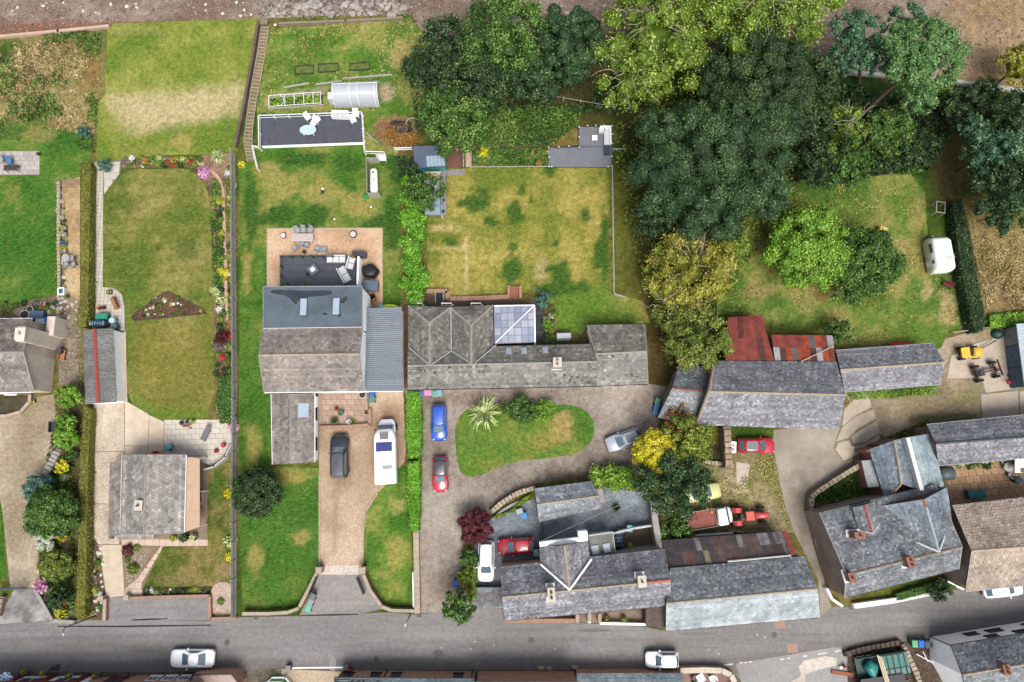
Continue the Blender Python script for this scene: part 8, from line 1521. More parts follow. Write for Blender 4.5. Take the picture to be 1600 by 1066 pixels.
c0,c1=W(4,919),W(46,916);m=root('metal_gate',c0,math.atan2((c1-c0).y,(c1-c0).x),'blue grey metal gate across the left gravel drive','gate');L_=(c1-c0).length;BGM=plain('blue_grey_metal',S(116,132,150),.4,.1,3,.4)
for z in(.2,.45,.7,.95,1.2):MB().tube([(0,0,z),(L_,0,z)],.035,6).build('rail',BGM,m)
for i in range(4):MB().tube([(i*L_/3,0,.05),(i*L_/3,0,1.25)],.04,6).build('upright',BGM,m)
wall_run('garden_wall','brick retaining wall along the foot of the centre lawn',[(703,467),(750,466),(793,464)],.45,.5,BRKW,plain('brick_coping',S(176,140,118),.9,.15,4,rand=.08));wall_run('garden_wall','brick retaining wall behind the hipped wings, left end',[(668,455),(699,455),(700,466)],.45,.5,BRKW,plain('brick_coping',S(176,140,118),.9,.15,4,rand=.08))
st_=root('brick_steps',W(804,458),0,'red brick steps from the centre lawn down to the long house','steps')
for i in range(5):MB().box((0,.55-i*.28,.25-i*.045),(1.0,.26,.5-i*.09)).build('step',plain('brick_tread',S(164,108,86),.9,.15,5,rand=.1),st_)
for s in(-1,1):MB().box((s*.68,0,.3),(.28,1.5,.62)).build('side_wall',BRKW,st_)
for x,lab in((683,'dark metal frame of steps behind the hipped wings, left post pair'),):
 m=root('metal_steps',W(688,466),0,'dark metal steps with pale handrails behind the long house','steps')
 for i in range(5):MB().box((0,.4-i*.22,.6-i*.1),(.8,.2,.04)).build('tread',BLACK,m)
 for s in(-1,1):MB().tube([(s*.45,.6,1.3),(s*.45,-.7,.9)],.03,5).tube([(s*.45,.6,1.3),(s*.45,.6,.1)],.03,5).tube([(s*.45,-.7,.9),(s*.45,-.7,.05)],.03,5).build('handrail',LEAD,m)
wall_run('front_wall','white topped low wall beside the street at the corner house',[(1337,947),(1395,939),(1452,927)],.45,.6,WHITER,WTIM);wall_run('front_wall','thin white wall from the brown tiled house to the street',[(1476,906),(1508,922)],.12,1.0,WHITER);wall_run('front_wall','white railings curving at the corner house gable',[(1292,920),(1300,936),(1316,947)],.2,.7,WHITER,WTIM)
wall_run('front_wall','brick front wall of the street cottage along the pavement',[(790,970),(850,970),(898,970)],.35,.8,BRKW,plain('brick_coping',S(176,140,118),.9,.15,4,rand=.08));wall_run('front_wall','white topped wall along the cottage forecourt',[(938,974),(975,975),(1008,976)],.2,.7,WHITER,WTIM)
for x,lab in((902,'sandstone pier left of the cottage doorway path'),(921,'white pier right of the cottage doorway path'),(937,'sandstone pier at the cottage forecourt')):wall_run('gate_pier',lab,[(x,960),(x,972)],.3,.9,BRKW if x!=921 else WHITER,CAPS,cat='pier')
wall_run('veg_wall','thin concrete wall along the top of the vegetable garden',[(436,36),(540,32),(628,27)],.25,.5,plain('concrete_wall',S(150,136,116),.9,.2,2));wall_run('shore_wall','low pale wall along the shore at the far left',[(-40,60),(90,48),(168,40)],.35,.4,plain('pink_sand_wall',S(206,176,156),.9,.15,1),None);wall_run('shore_wall','pale wall between the shore and the pine wood',[(1330,112),(1480,124),(1525,131),(1640,146)],.4,.5,plain('pale_shore_wall',S(200,196,186),.9,.15,2))
wall_run('garden_wall','curved white wall round the pale round patio',[(361,676),(361,694),(352,714),(334,729),(318,734)],.15,.9,plain('grey_white_wall',S(196,198,200),.8));wall_run('garden_wall','stone edging of the round pond by the left edge house',[(-60,652),(10,650),(32,644),(46,628),(47,617)],.3,.35,STONEW,plain('pond_edge',S(190,168,146),.9,.15,3,rand=.08))
wall_run('terrace_wall','low brick planter wall in front of the large house terrace',[(500,668),(540,667),(578,664),(578,640)],.3,.5,BRKW,plain('brick_coping',S(176,140,118),.9,.15,4,rand=.08));wall_run('garden_wall','stone steps edging beside the gravel drive rockery',[(90,705),(78,728),(70,742)],.7,.45,STONEW,GCAP,stones=True,size=.5)
wall_run('garden_wall','stone edged bed between green lawn and gravel path',[(92,284),(92,360),(93,458)],.35,.3,STONEW,STN,stones=True,size=.42)
BP=[(292,252),(312,257),(330,266),(343,280),(349,300),(350,340),(352,400),(354,470),(356,500)]
P=resample(polyline(BP),.42);bp=tag(link('path',None),kind='structure');
PB=plain('pink_brick_edging',S(204,170,144),.9,.12,4,rand=.1)
for a,b in zip(P[:-1],P[1:]):d=b-a;c=(a+b)/2;MB().box((c.x,c.y,.04),(d.length-.02,.36,.08),math.atan2(d.y,d.x)).build('paver',PB,bp)
wall_run('border_kerb','thin edging along the fence side bed of the bungalow garden',[(334,300),(335,400),(336,480)],.08,.12,BRKW)
for pts,lab in(([(499,742),(499,884)],'cream kerb along the left of the tan driveway'),([(567,884),(568,830),(571,800),(590,771)],'cream kerb along the right of the tan driveway')):wall_run('kerb',lab,pts,.14,.1,CAPS,CAPS,'kerb',capw=0)
ISL=[(711,690),(711,662),(722,644),(742,636)];
# ---- lamp posts, wires
def lamp_post(x,y,h,label,arm=.9,head=(.7,.7,.68),adir=-90,mat=None):
 m=root('street_lamp',W(x,y),ang(x,y,adir),label,'street lamp');mat=mat or BLACK;MB().tube([(0,0,0),(0,0,1.0),(0,0,h)],[.09,.07,.05],8).build('post',mat,m);MB().tube([(0,0,h),(arm*.5,0,h+.15),(arm,0,h+.12)],.035,6).build('arm',mat,m);MB().box((arm+.15,0,h+.08),(.3,.15,.08),taper=.8).build('lamp_head',plain('lamp_head',head,.4),m)
lamp_post(150,962,5.2,'tall black street lamp leaning over the road at the lower left',.5,(.35,.35,.35),-100);lamp_post(641,962,2.4,'short grey lamp post by the setts driveway entrance',.3,(.4,.4,.4),-110,GRYP)
a,b=W(1012,770,5),W(845,846,4.5);tag(MB().tube([a.lerp(b,t)-Vector((0,0,.5*math.sin(math.pi*t)))for t in np.linspace(0,1,9)],.022,4).build('telephone_wire',plain('wire',S(170,168,166),.7)),'thin telephone wire across the cobbled courtyard','wire')
wall_run('fence_line','thin dark fence between the two halves of the courtyard',[(845,818),(848,850)],.06,1.2,BLACK,cat='fence');wall_run('courtyard_gate','low dark gate across the courtyard entrance',[(736,918),(783,918)],.08,1.0,BLACK,cat='gate')
# ---- stones
def rock_mesh(seed,mat):
 rng=np.random.default_rng(seed);v,f=ico();v=v*(1+.22*rng.normal(0,1,(len(v),1)).clip(-1,1))*[1,.8,.6];return mesh_data('stone',v[:],[tuple(int(i)for i in t)for t in f],mat)
def rocks(n,pts,rmin,rmax,label,group,mat,name='stone',cat='stone',z=.03,seed=0):
 ms=[rock_mesh(seed+i,mat)for i in range(4)]
 r_=random.Random(seed)
 for i in range(n):x,y=pts(r_);s=r_.uniform(rmin,rmax);o=link(name,ms[i%4]);o.location=W(x,y,z);o.scale=(s,s,s);o.rotation_euler=(0,0,r_.random()*6.28);tag(o,label,cat,group)
WST=plain('white_quartz_stone',S(226,222,214),.85,.12,4,rand=.08);BST=plain('shore_boulder',S(176,166,160),.9,.2,2,rand=.22)
rocks(60,lambda r:(r.uniform(425,640),r.uniform(4,24)),.2,.55,'grey boulder on the shore above the vegetable garden','boulders on the shore',BST,'boulder','boulder',seed=3)
rocks(20,lambda r:(r.uniform(0,420),r.uniform(2,26)),.1,.26,'pale stone lying on the shore at the upper left','stones on the upper left shore',WST,'boulder','boulder',seed=4);rocks(20,lambda r:(r.uniform(860,980),r.uniform(5,80)),.15,.35,'stone on the dark shore between the trees','stones between the trees',BST,'boulder','boulder',seed=5)
rocks(24,lambda r:(r.uniform(148,161),r.uniform(855,960)),.1,.26,'white stone in the strip beside the bungalow drive','white stones by the bungalow drive',WST,seed=6);wall_run('border_kerb','dark edging round the triangular rockery bed',TRI+TRI[:1],.1,.14,plain('dark_edging_stone',S(92,80,66),.9,.2,4))
rocks(9,tript,.1,.22,'white stone in the triangular rockery','white stones in the rockery',WST,seed=7);rocks(14,lambda r:(r.uniform(228,328),r.uniform(920,929)),.12,.28,'pale stone in the bed behind the tarmac parking','stones behind the parking',WST,seed=8)
rocks(18,lambda r:(r.uniform(196,300),r.uniform(247,260)),.1,.22,'pale stone in the bed above the striped lawn','stones above the striped lawn',WST,seed=9);rocks(30,lambda r:(r.uniform(60,120),r.uniform(470,500)),.1,.25,'stone in the rubble behind the left edge house','stones behind the left edge house',plain('mixed_stone',S(190,180,168),.9,.2,3,rand=.25),seed=10)
for x,y,s_,lab in((845,1044,.35,'pale boulder on the south pavement, leftmost of three'),(859,1044,.3,'pale boulder on the south pavement, middle of three'),(898,1043,.35,'pale boulder on the south pavement, rightmost of three'),(91,966,.3,'pale boulder in the left street corner bed, left one'),(103,966,.3,'pale boulder in the left street corner bed, right one'),(155,21,.3,'whitish rock on the upper left shore above the meadow')):
 o=link('boulder',rock_mesh(int(x),STN));o.location=W(x,y,.08);o.scale=(s_,)*3;tag(o,lab,'boulder')
def pebbles(name,label,px_poly,n,rmin,rmax,cols,seed=0,z=.02):
 poly=[(p[0],p[1])for p in wpoly(px_poly)];A=np.array(poly);rng=np.random.default_rng(seed);C=rng.uniform(A.min(0),A.max(0),(n*3,2));C=C[inpoly(C,poly)][:n];m=len(C);s=rng.uniform(rmin,rmax,m)*rng.uniform(.5,1,m);octv=np.array([[1,0,0],[0,1,0],[-1,0,0],[0,-1,0],[0,0,.7]],float);F=[(0,1,4),(1,2,4),(2,3,4),(3,0,4)]
 a=rng.random(m)*6.28;ca,sa=np.cos(a),np.sin(a);V=octv[None]*s[:,None,None]*(1+.25*rng.normal(0,1,(m,5,1)));X=V[...,0]*ca[:,None]-V[...,1]*sa[:,None]*.7;Y=V[...,0]*sa[:,None]+V[...,1]*ca[:,None]*.7;V=np.stack([X+C[:,:1],Y+C[:,1:],V[...,2]*.8+z],2);Q=np.concatenate([V[:,[f[0],f[1],f[2],f[2]]]for f in F],0);v=np.tile(rng.random(m),4)
 o=link(name,quads_data(name,Q.reshape(-1,3),leaf_mat(cols,.9),np.repeat(v,4)));return tag(o,label,'pebbles',None,'stuff')
SHC=(S(84,72,66),S(122,106,96),S(148,134,124),S(184,176,168))
pebbles('pebbles','shingle strewn along the shore',[(-60,-40),(1660,-40),(1600,120),(1330,100),(960,95),(650,40),(400,24),(-60,55)],9000,.05,.22,SHC,1);pebbles('pebbles','stony bank of larger shingle above the vegetable garden',[(400,0),(650,0),(640,22),(405,27)],1500,.1,.3,SHC,2)
pebbles('gravel','loose chippings of the left gravel drive',[(0,650),(85,622),(88,700),(46,770),(58,900),(18,910),(0,780)],2500,.02,.05,(S(150,132,104),S(180,164,138),S(200,186,162),S(220,208,190)),3);pebbles('gravel','shaly rubble between the left edge house and garage',[(92,500),(126,500),(128,620),(94,620)],2500,.04,.12,(S(96,84,74),S(136,120,104),S(170,156,138),S(206,196,182)),4)
pebbles('gravel','round pebbles of the arched bed by the street',PEB,1400,.03,.07,(S(176,150,134),S(204,180,162),S(222,204,190),S(236,226,216)),5,.045);pebbles('gravel','white chippings in the bungalow triangle bed',[(194,855),(240,855),(212,905),(197,925)],900,.03,.07,(S(190,176,160),S(214,204,192),S(230,224,216),S(240,238,232)),6,.02)
# ---- tanks, benches and odds and ends
c=W(967,843,1.2);m=root('oil_tank',(c.x,c.y,.045),ang(967,843,95),'dark blue ribbed oil tank in the cottage back yard','tank');DBT=plain('dark_blue_plastic',S(52,84,104),.4,.15,3)
MB().loft([prof(-.85,.5,0,1.1,.25),prof(-.8,.55,0,1.2,.25),prof(.8,.55,0,1.2,.25),prof(.85,.5,0,1.1,.25)]).build('body',DBT,m,True);[MB().box((x,0,1.22),(.12,.9,.06)).build('rib',DBT,m)for x in(-.6,-.2,.2,.6)]
c=W(1482,740,1.2);m=root('oil_tank',(c.x,c.y,.03),ang(1482,740,2),'grey barrel topped oil tank at the corner of the sandstone patio','tank');MB().loft([[(x,.75*math.cos(a),.55+.7*max(-.78,math.sin(a)))for a in np.linspace(0,2*math.pi,15)[:-1]]for x in(-.8,.8)]).build('body',plain('grey_green_tank',S(90,104,106),.5,.15,2),m,True)
c=W(1528,772,.9);m=root('storage_box',(c.x,c.y,.04),ang(1528,772,3),'teal lidded storage chest at the foot of the sandstone patio','storage box');MB().box((0,0,.35),(1.9,.8,.7)).build('body',plain('teal_box',S(30,104,106),.5),m);MB().box((0,0,.76),(2.0,.95,.1),taper=.96).build('lid',plain('teal_lid',S(34,124,124),.5),m)
table(1576,730,0,.04,.95,.95,plain('pale_round_top',S(206,204,202),.6),'round pale table on the sandstone patio',True)
for x,y,a,lab in((1566,720,-45,'grey chair behind the round patio table, left'),(1577,718,-90,'grey chair directly behind the round patio table'),(1588,726,180,'dark chair right of the round patio table'),(1578,742,80,'grey chair in front of the round patio table')):chair(x,y,a,.04,GRC,lab,w=.45)
sh=root('shed',W(1604,725),0,'white roofed garden store at the right end of the sandstone patio','shed');L=Lf(sh);MB().prism([(p.x,p.y)for p in(L(1590,716),L(1640,714),L(1640,738),L(1591,740))],0,1.8).build('wall',WHITER,sh);MB().slab(ccw([L(1586,715,1.95),L(1640,712,1.95),L(1640,737,1.85),L(1586,739,1.85)]),.07).build('roof',WHITE,sh);MB().box(L(1599,735,1.95),(.5,.45,.06)).build('roof_hatch',BRNT,sh)
bin_(1592,750,30,(40,60,90),(50,70,104),'navy bin beside the white roofed garden store')
c=W(152,505,.8);m=root('covered_pile',(c.x,c.y,.02),0,'firewood pile under a dark blue tarpaulin behind the garage','tarpaulin');MB().loft([[(1.1*k*math.cos(a),.55*k*math.sin(a),z)for a in np.linspace(0,2*math.pi,17)[:-1]]for z,k in((0,1.05),(.5,1.0),(.8,.85),(.9,.55))]).build('tarpaulin',plain('dark_blue_tarp',S(48,76,92),.35,.25,3),m,True);[MB().dome((-.8+i*.3,0,.82),.12,.32,.1,8,3).build('bulge',plain('pale_film',S(150,176,186),.3),m)for i in range(6)]
c=W(158,494,.9);m=root('compost_bin',(c.x,c.y,.03),0,'green lidded compost box on the slab patio behind the garage','compost bin');MB().box((0,0,.4),(1.3,.6,.8)).build('body',plain('green_box',S(36,120,96),.5),m);MB().box((0,0,.83),(1.4,.7,.08),taper=.94).build('lid',plain('green_lid',S(50,144,116),.5),m)
for x,y,col,lab in((175,501,(150,180,190),'pale water butt with white lid behind the garage'),(178,510,(70,90,100),'dark water butt at the garage corner'),(74,500,(30,80,170),'blue barrel behind the left edge house'),(92,548,(46,46,50),'black water butt against the beige gable')):c=W(x,y,.9);m=root('water_butt',(c.x,c.y,.03),0,lab,'water butt');MB().tube([(0,0,0),(0,0,.45),(0,0,.9)],[.3,.36,.3],14).build('barrel',plain('butt_%d'%x,S(*col),.4),m);MB().tube([(0,0,.9),(0,0,.95)],[.34,.34],14).build('lid',plain('butt_lid_%d'%x,S(*[min(235,v+40)for v in col]),.4),m)
def bench(px,py,deg,mat,label,L_=1.4,w=.55,z=.03):
 c=W(px,py,.45);m=root('garden_bench',(c.x,c.y,z),ang(px,py,deg),label,'bench')
 for i in range(4):MB().box((0,-w/2+(i+.5)*w/4,.44),(L_,w/4-.02,.04)).build('slat',mat,m)
 MB().box((0,w/2,.7),(L_,.05,.45)).build('backrest',mat,m)
 for s in(-1,1):MB().box((s*(L_/2-.08),0,.22),(.07,w,.43)).build('leg',mat,m);MB().box((s*(L_/2-.05),0,.62),(.06,w,.05)).build('armrest',mat,m)
bench(179,474,-68,plain('teak_brown',S(178,124,86),.7,.12,4),'brown wooden bench on the slab patio above the garage');bench(84,667,88,plain('dark_bench',S(70,74,70),.7),'dark bench facing the left gravel drive',1.2);bench(311,777,90,plain('red_bench',S(160,52,50),.6),'red bench against the bungalow wall',1.0,.5)
bench(98,555,80,plain('orange_pine',S(208,134,92),.7),'orange pine seat beside the beige gable',1.2,.5)
for x,y,r,col,lab,pl in((171,457,.25,'b','potted fern beside the brown bench','lime'),(155,482,.18,'t','terracotta pot on the slab patio, left of the pair','scarlet'),(162,481,.18,'k','dark pot on the slab patio, right of the pair','red'),(284,661,.2,'g','dark pot by the tricycle on the round patio','dark'),(301,659,.2,'y','yellow potted flowers behind the tricycle','yflower'),(292,659,.2,'u','blue pot behind the tricycle',None),(349,696,.22,'r','red pot on the rim of the round patio, upper one','scarlet'),(338,705,.2,'r','red pot on the rim of the round patio, lower one','scarlet'),(243,710,.35,'r','red tub against the bungalow back wall','scarlet'),(288,840,.42,'k','large black pot on the bungalow front path','dark'),(271,841,.28,'g','potted yellow plant left of the large black pot','yflower'),(303,840,.32,'g','grey potted lavender right of the large black pot','pale'),(566,617,.38,'c','cream round table pot on the large house terrace',None),(533,645,.28,'u','turquoise pot cluster on the large house terrace','blue'),(526,639,.2,'t','terracotta pot on the large house terrace','scarlet'),(572,645,.2,'y','yellow pot by the terrace wall end',None),(536,668,.2,'y','yellow pot below the terrace planter',None),(545,659,.26,'c','white pot in the terrace planter','white'),(38,492,.5,'c','white round tub behind the left edge house',None),(46,483,.35,'c','smaller white tub behind the left edge house',None),(52,628,.2,'k','dark pot with yellow flowers beside the pond','yflower'),(408,185,.2,'k','potted plant in the corner of the black terrace','olive'),(104,464,.2,'g','grey pot in the gravel bed','olive'),(948,966,.25,'t','planter in the cottage forecourt','olive'),(975,967,.25,'g','second planter in the cottage forecourt','lime'),(1578,587,.18,'r','red bucket by the shed door at the right',None),(547,1045,.2,'r','red flower pot on the south pavement','scarlet')):
 pot(x,y,r,r*1.5,{'b':BRNT,'t':TERP,'k':BLKP,'g':GRYP,'y':plain('yellow_pot',S(206,206,60),.5),'u':BLUP,'r':REDPOT,'c':plain('white_pot',(.66,.66,.65),.5)}[col],lab,pl)
c=W(322,678,.3);m=root('sun_lounger',(c.x,c.y,.05),ang(322,678,62),'grey sun lounger on the pale round patio','sun lounger');MB().box((-.25,0,.3),(1.1,.55,.05)).build('seat',plain('grey_sling2',S(120,118,122),.7),m);MB().add([(.3,-.28,.32),(.3,.28,.32),(.95,.28,.7),(.95,-.28,.7),(.3,-.28,.27),(.3,.28,.27),(.95,.28,.65),(.95,-.28,.65)],[(0,1,2,3),(7,6,5,4),(0,4,5,1),(1,5,6,2),(2,6,7,3),(3,7,4,0)]).build('backrest',plain('grey_sling2',S(120,118,122),.7),m)
for s in(-1,1):MB().tube([(-.8,s*.3,.3),(.4,s*.3,.3)],.025,5).build('frame',BLACK,m);[MB().tube([(x,s*.3,.3),(x,s*.3,0)],.025,5).build('leg',BLACK,m)for x in(-.7,.4)]
c=W(291,666,.4);m=root('tricycle',(c.x,c.y,.05),0,'red child tricycle on the pale round patio','tricycle');MB().box((0,0,.35),(.7,.12,.12)).box((.1,0,.42),(.25,.22,.06)).build('frame',REDPOT,m);wheel(m,-.35,0,.2,.06);wheel(m,.35,.22,.14,.06);wheel(m,.35,-.22,.14,.06);MB().tube([(-.3,-.25,.65),(-.3,.25,.65)],.02,5).tube([(-.33,0,.3),(-.3,0,.65)],.02,5).build('handlebar',BLACK,m)
table(102,403,0,.03,.9,.9,plain('grey_metal_table',S(176,178,182),.5),'round grey metal table on the gravel path',True)
for x,y,a,lab in((113,404,180,'grey chair right of the round metal table'),(104,414,100,'grey chair below the round metal table, left one'),(115,414,130,'grey chair below the round metal table, right one')):chair(x,y,a,.03,plain('grey_metal_table',S(176,178,182),.5),lab,w=.5)
for y,col,lab in((356,'yflower','yellow trough in the gravel bed, uppermost'),(366,'pale','pale trough of plants in the gravel bed'),(380,'blue','blue planter in the gravel bed'),(392,'yflower','yellow trough in the gravel bed above the table')):
 c=W(98,y,.4);m=root('planter',(c.x,c.y,.03),0,lab,'planter');MB().box((0,0,.18),(.8,.45,.36)).build('trough',BLUP if col=='blue' else GRYP,m);n=60;P_r=np.column_stack([RNG.uniform(-.4,.4,n),RNG.uniform(-.25,.25,n),RNG.uniform(.36,.55,n)]);link('leaves',quads_data('leaves',leaf_quads(P_r,rand_dirs(n,1),.2).reshape(-1,3),leaf_mat(PAL[col]),np.repeat(RNG.random(n),4)),m)
c=W(95,455,.5);m=root('bird_bath',(c.x,c.y,.02),.1,'white rimmed square basin at the corner of the green lawn','basin');MB().box((0,0,.25),(.75,.85,.5)).build('basin',plain('white_basin',(.62,.64,.68),.5),m);MB().box((0,0,.505),(.5,.6,.02)).build('water',glossy('basin_water',S(70,100,140),.05),m)
for x,y,w_,d_,col,lab in((56,492,1.7,.9,(84,110,136),'blue grey tarpaulined box behind the left edge house'),(68,502,1.8,.6,(214,216,220),'white storage box beside the blue barrel')):c=W(x,y,.7);m=root('storage_box',(c.x,c.y,.02),0,lab,'storage box');MB().box((0,0,.35),(w_,d_,.7)).build('body',plain('sbox_%d'%x,S(*col),.5),m);MB().box((0,0,.72),(w_+.08,d_+.08,.06),taper=.95).build('lid',plain('slid_%d'%x,S(*[min(235,v+16)for v in col]),.5),m)
table(16,262,0,.05,1.6,.7,plain('dark_slat_table',S(70,66,64),.7),'dark slatted table on the upper left patio');chair(15,253,-90,.05,plain('blue_chair',S(76,140,190),.5),'blue folding chair on the upper left patio');chair(2,251,-90,.05,GRC,'grey chair at the edge of the upper left patio');pot(59,240,.18,.3,BLKP,'dark post bowl at the corner of the upper left patio')
c=W(881,525,1.0);m=root('garden_store',(c.x,c.y,.03),ang(881,525,2),'small white lidded store behind the long house','storage box');MB().box((0,0,.45),(1.6,.7,.9)).build('body',WHITER,m);MB().box((0,.03,.93),(1.75,.85,.07)).build('lid',plain('dark_edge',S(70,72,76),.6),m);MB().box((0,0,.98),(1.6,.6,.04)).build('panel',plain('pale_panel',S(206,212,214),.5),m)
c=W(985,853,.4);tag(MB().box((c.x,c.y,.35),(.45,.7,.06),.3).box((c.x,c.y,.17),(.3,.5,.3),.3).build('stool',plain('mustard_wood',S(178,158,60),.7)),'mustard coloured stool in the cottage back yard','stool')
c=W(1146,699,.8);m=root('chest_freezer',(c.x,c.y,.02),ang(1146,699,88),'white ventilated cabinet beside the ruined wall','cabinet');MB().box((0,0,.4),(1.25,.6,.8)).build('body',WHITER,m);MB().cyl((.2,0,.8),.17,.03,12).cyl((-.25,0,.8),.17,.03,12).build('vent',plain('grey_vent',S(150,156,160),.5),m)
for k,(x0,y0,x1,y1,lab)in enumerate(((1062,840,1146,833,'long pale pipe beside the rusted lean-to'),(1085,836,1144,832,'shorter white pipe beside the rusted lean-to'),(1137,828,1160,831,'grey plank behind the flatbed truck'))):a,b=W(x0,y0),W(x1,y1);d=b-a;tag(MB().box(((a.x+b.x)/2,(a.y+b.y)/2,.12+.1*k),(d.length,.16,.1),math.atan2(d.y,d.x)).build('pipe',[LEAD,WTIM,TIMB][k]),lab,'pipe')
c=W(1563,521,.6);tag(MB().dome((c.x,c.y,.02),.75,.6,.7,14,5).build('covered_machine',plain('dark_green_cover',S(40,72,70),.5,.2,3)),'dark green covered machine at the top of the farm yard','machine');c=W(1581,597,.4);tag(MB().box((c.x,c.y,.25),(.7,.35,.3),.1).tube([(c.x-.4,c.y,.4),(c.x-.9,c.y+.1,.55)],.03,5).build('hand_truck',RED),'red hand truck by the blue shed doors','hand truck');a,b=W(1533,545,.3),W(1555,533,.5);tag(MB().tube([a,b],.06,6).box(b,(.3,.12,.1)).build('drawbar',OIL),'loose drawbar lying beside the yellow dumper','drawbar')
c=W(503,297,.3);m=root('garden_toy',(c.x,c.y,.03),ang(503,297,80),'black and white toy lying on the rear lawn','toy');MB().dome((-.15,0,0),.28,.22,.3,12,4).build('body',BLACK,m);MB().dome((.22,0,.05),.22,.16,.2,10,4).build('top',WHITE,m);MB().dome((-.25,.02,.26),.1,.1,.06,8,2).build('cap',plain('green_cap',S(70,160,70),.5),m)
for x,y,lab in((523,343,'small white ball on the lawn above the patio'),(580,324,'small white ball on the lawn below the gas tank'),(468,228,'small orange ball beside the black terrace')):c=W(x,y);m=MB();m.tube([(0,0,.02+.24*t)for t in np.linspace(.02,.98,7)],[.12*math.sin(math.pi*t)+.01 for t in np.linspace(.02,.98,7)],10);o=m.build('ball',WHITE if x!=468 else plain('orange_ball',S(230,140,90),.5),None,True);o.location=c;tag(o,lab,'ball')
c=W(626,196);pebbles('ash_heap','black burnt heap above the garden cuttings',[(612,190),(640,192),(646,206),(625,210),(610,202)],500,.1,.28,(S(26,26,30),S(46,46,52),S(70,70,78),S(110,108,110)),9,.15);tag(MB().tube([W(634,192,.3),W(638,186,.5),W(646,184,.5),W(656,188,.3)],[.1,.09,.07,.04],6).build('fallen_branch',PALEBARK),'pale bent branch beside the burnt heap','branch');tag(MB().tube([W(95,88,.1),W(88,82,.15),W(80,80,.1)],[.06,.05,.03],5).tube([W(91,80,.2),W(95,92,.1)],[.1,.08],5).build('fallen_branch',PALEBARK),'bleached driftwood in the rough meadow','branch')
# ---- street south side
m=root('sign_board',W(89,1043),ang(89,1043,8),'dark folding pavement sign with blue chalk lettering at the lower left','sign');MB().add([(-.3,-.25,0),(.3,-.25,0),(.3,.02,.95),(-.3,.02,.95)],[(0,1,2,3),(3,2,1,0)]).build('front_board',BLACK,m);MB().add([(-.3,.3,0),(.3,.3,0),(.3,.04,.95),(-.3,.04,.95)],[(0,1,2,3),(3,2,1,0)]).build('back_board',BLACK,m)
for i in range(6):MB().box((random.uniform(-.12,.12),.26-i*.035,.15+i*.12),(random.uniform(.15,.4),.03,.05),random.uniform(-.3,.3)).build('chalk_mark',plain('blue_chalk',S(120,180,226),.8),m)
m=root('parasol',W(30,1052),.3,'blue and white checked parasol outside the corner shop','parasol');CHK,cn,cl,cb=newmat('blue_white_check');tc=cn.new('ShaderNodeTexCoord');ck=cn.new('ShaderNodeTexChecker');ck.inputs['Scale'].default_value=4.5;ck.inputs['Color1'].default_value=(.7,.72,.74,1);ck.inputs['Color2'].default_value=(*S(90,140,190),1);cl.new(tc.outputs['Object'],ck.inputs['Vector']);cl.new(ck.outputs['Color'],cb.inputs['Base Color']);cb.inputs['Roughness'].default_value=.8
MB().tube([(0,0,2.0),(0,0,2.45)],[.75,.03],8).build('canopy',CHK,m);MB().tube([(0,0,0),(0,0,2.4)],.03,6).build('pole',LEAD,m)
for x,y,pl,lab in((39,1049,'yflower','planter with yellow flowers beside the checked parasol'),(67,1052,'yflower','second yellow planter in front of the shop'),(149,1055,'yflower','planter with yellow flowers by the sandstone house'),(108,1056,'yflower','planter in the stone trough between shop and house')):pot(x,y,.25,.6,GRYP,lab,pl)
m=root('greenhouse',W(436,1084),0,'white framed octagonal conservatory at the bottom edge','conservatory');R8=1.9;oc=[(R8*math.cos(a+.39),R8*math.sin(a+.39))for a in np.linspace(0,2*math.pi,9)[:-1]];MB().prism(oc,0,.5).build('base',WHITER,m)
for i in range(8):p,q=oc[i],oc[(i+1)%8];MB().tube([(p[0],p[1],.5),(p[0],p[1],2.0),(p[0]*.4,p[1]*.4,2.7)],.06,5).tube([(p[0],p[1],2.0),(q[0],q[1],2.0)],.08,5).build('frame',WTIM,m)
MB().prism([(x*.95,y*.95)for x,y in oc],.5,.55).build('planting',plain('dark_plants',S(60,100,40),.9,.4,3),m);link('leaves',quads_data('leaves',leaf_quads(np.column_stack([RNG.uniform(-1,1,300),RNG.uniform(-1,1,300),RNG.uniform(.6,1.2,300)]),rand_dirs(300,1),.3).reshape(-1,3),leaf_mat(PAL['mid']),np.repeat(RNG.random(300),4)),m)
m=root('bay_roof',W(333,1066),0,'flat pinkish stone bay roof with dark edging at the bottom edge','bay');bo=[(p.x-m.location.x,p.y-m.location.y)for p in(W(302,1054,2.2),W(362,1053,2.2),W(374,1068,2.2),W(374,1100,2.2),W(296,1100,2.2),W(297,1064,2.2))];MB().prism(bo,0,2.2).build('wall',REDST,m);MB().prism([(x*1.0,y*1.0-.1)for x,y in bo],2.2,2.24).build('roof',plain('pinkish_roof',S(190,166,156),.9,.2,3),m)
for i in range(6):p,q=bo[i],bo[(i+1)%6];MB().tube([(*p,2.25),(*q,2.25)],.09,5).build('edging',plain('dark_edging',S(96,82,80),.8),m)
m=root('motor_scooter',W(376,1056),1.9,'small yellow and white trolley beside the stone bay','trolley');MB().box((0,0,.4),(.7,.4,.5)).build('box',WHITE,m);MB().box((.4,0,.45),(.25,.35,.4)).box((-.4,0,.45),(.2,.3,.4)).build('end_panel',plain('yellow_panel',S(226,200,60),.5),m);wheel(m,0,.22,.12,.06);wheel(m,0,-.22,.12,.06)
wall_run('kerb','white kerb across the entrance of the cream paved yard',[(456,1044),(538,1043)],.14,.06,WTIM,None,'kerb')
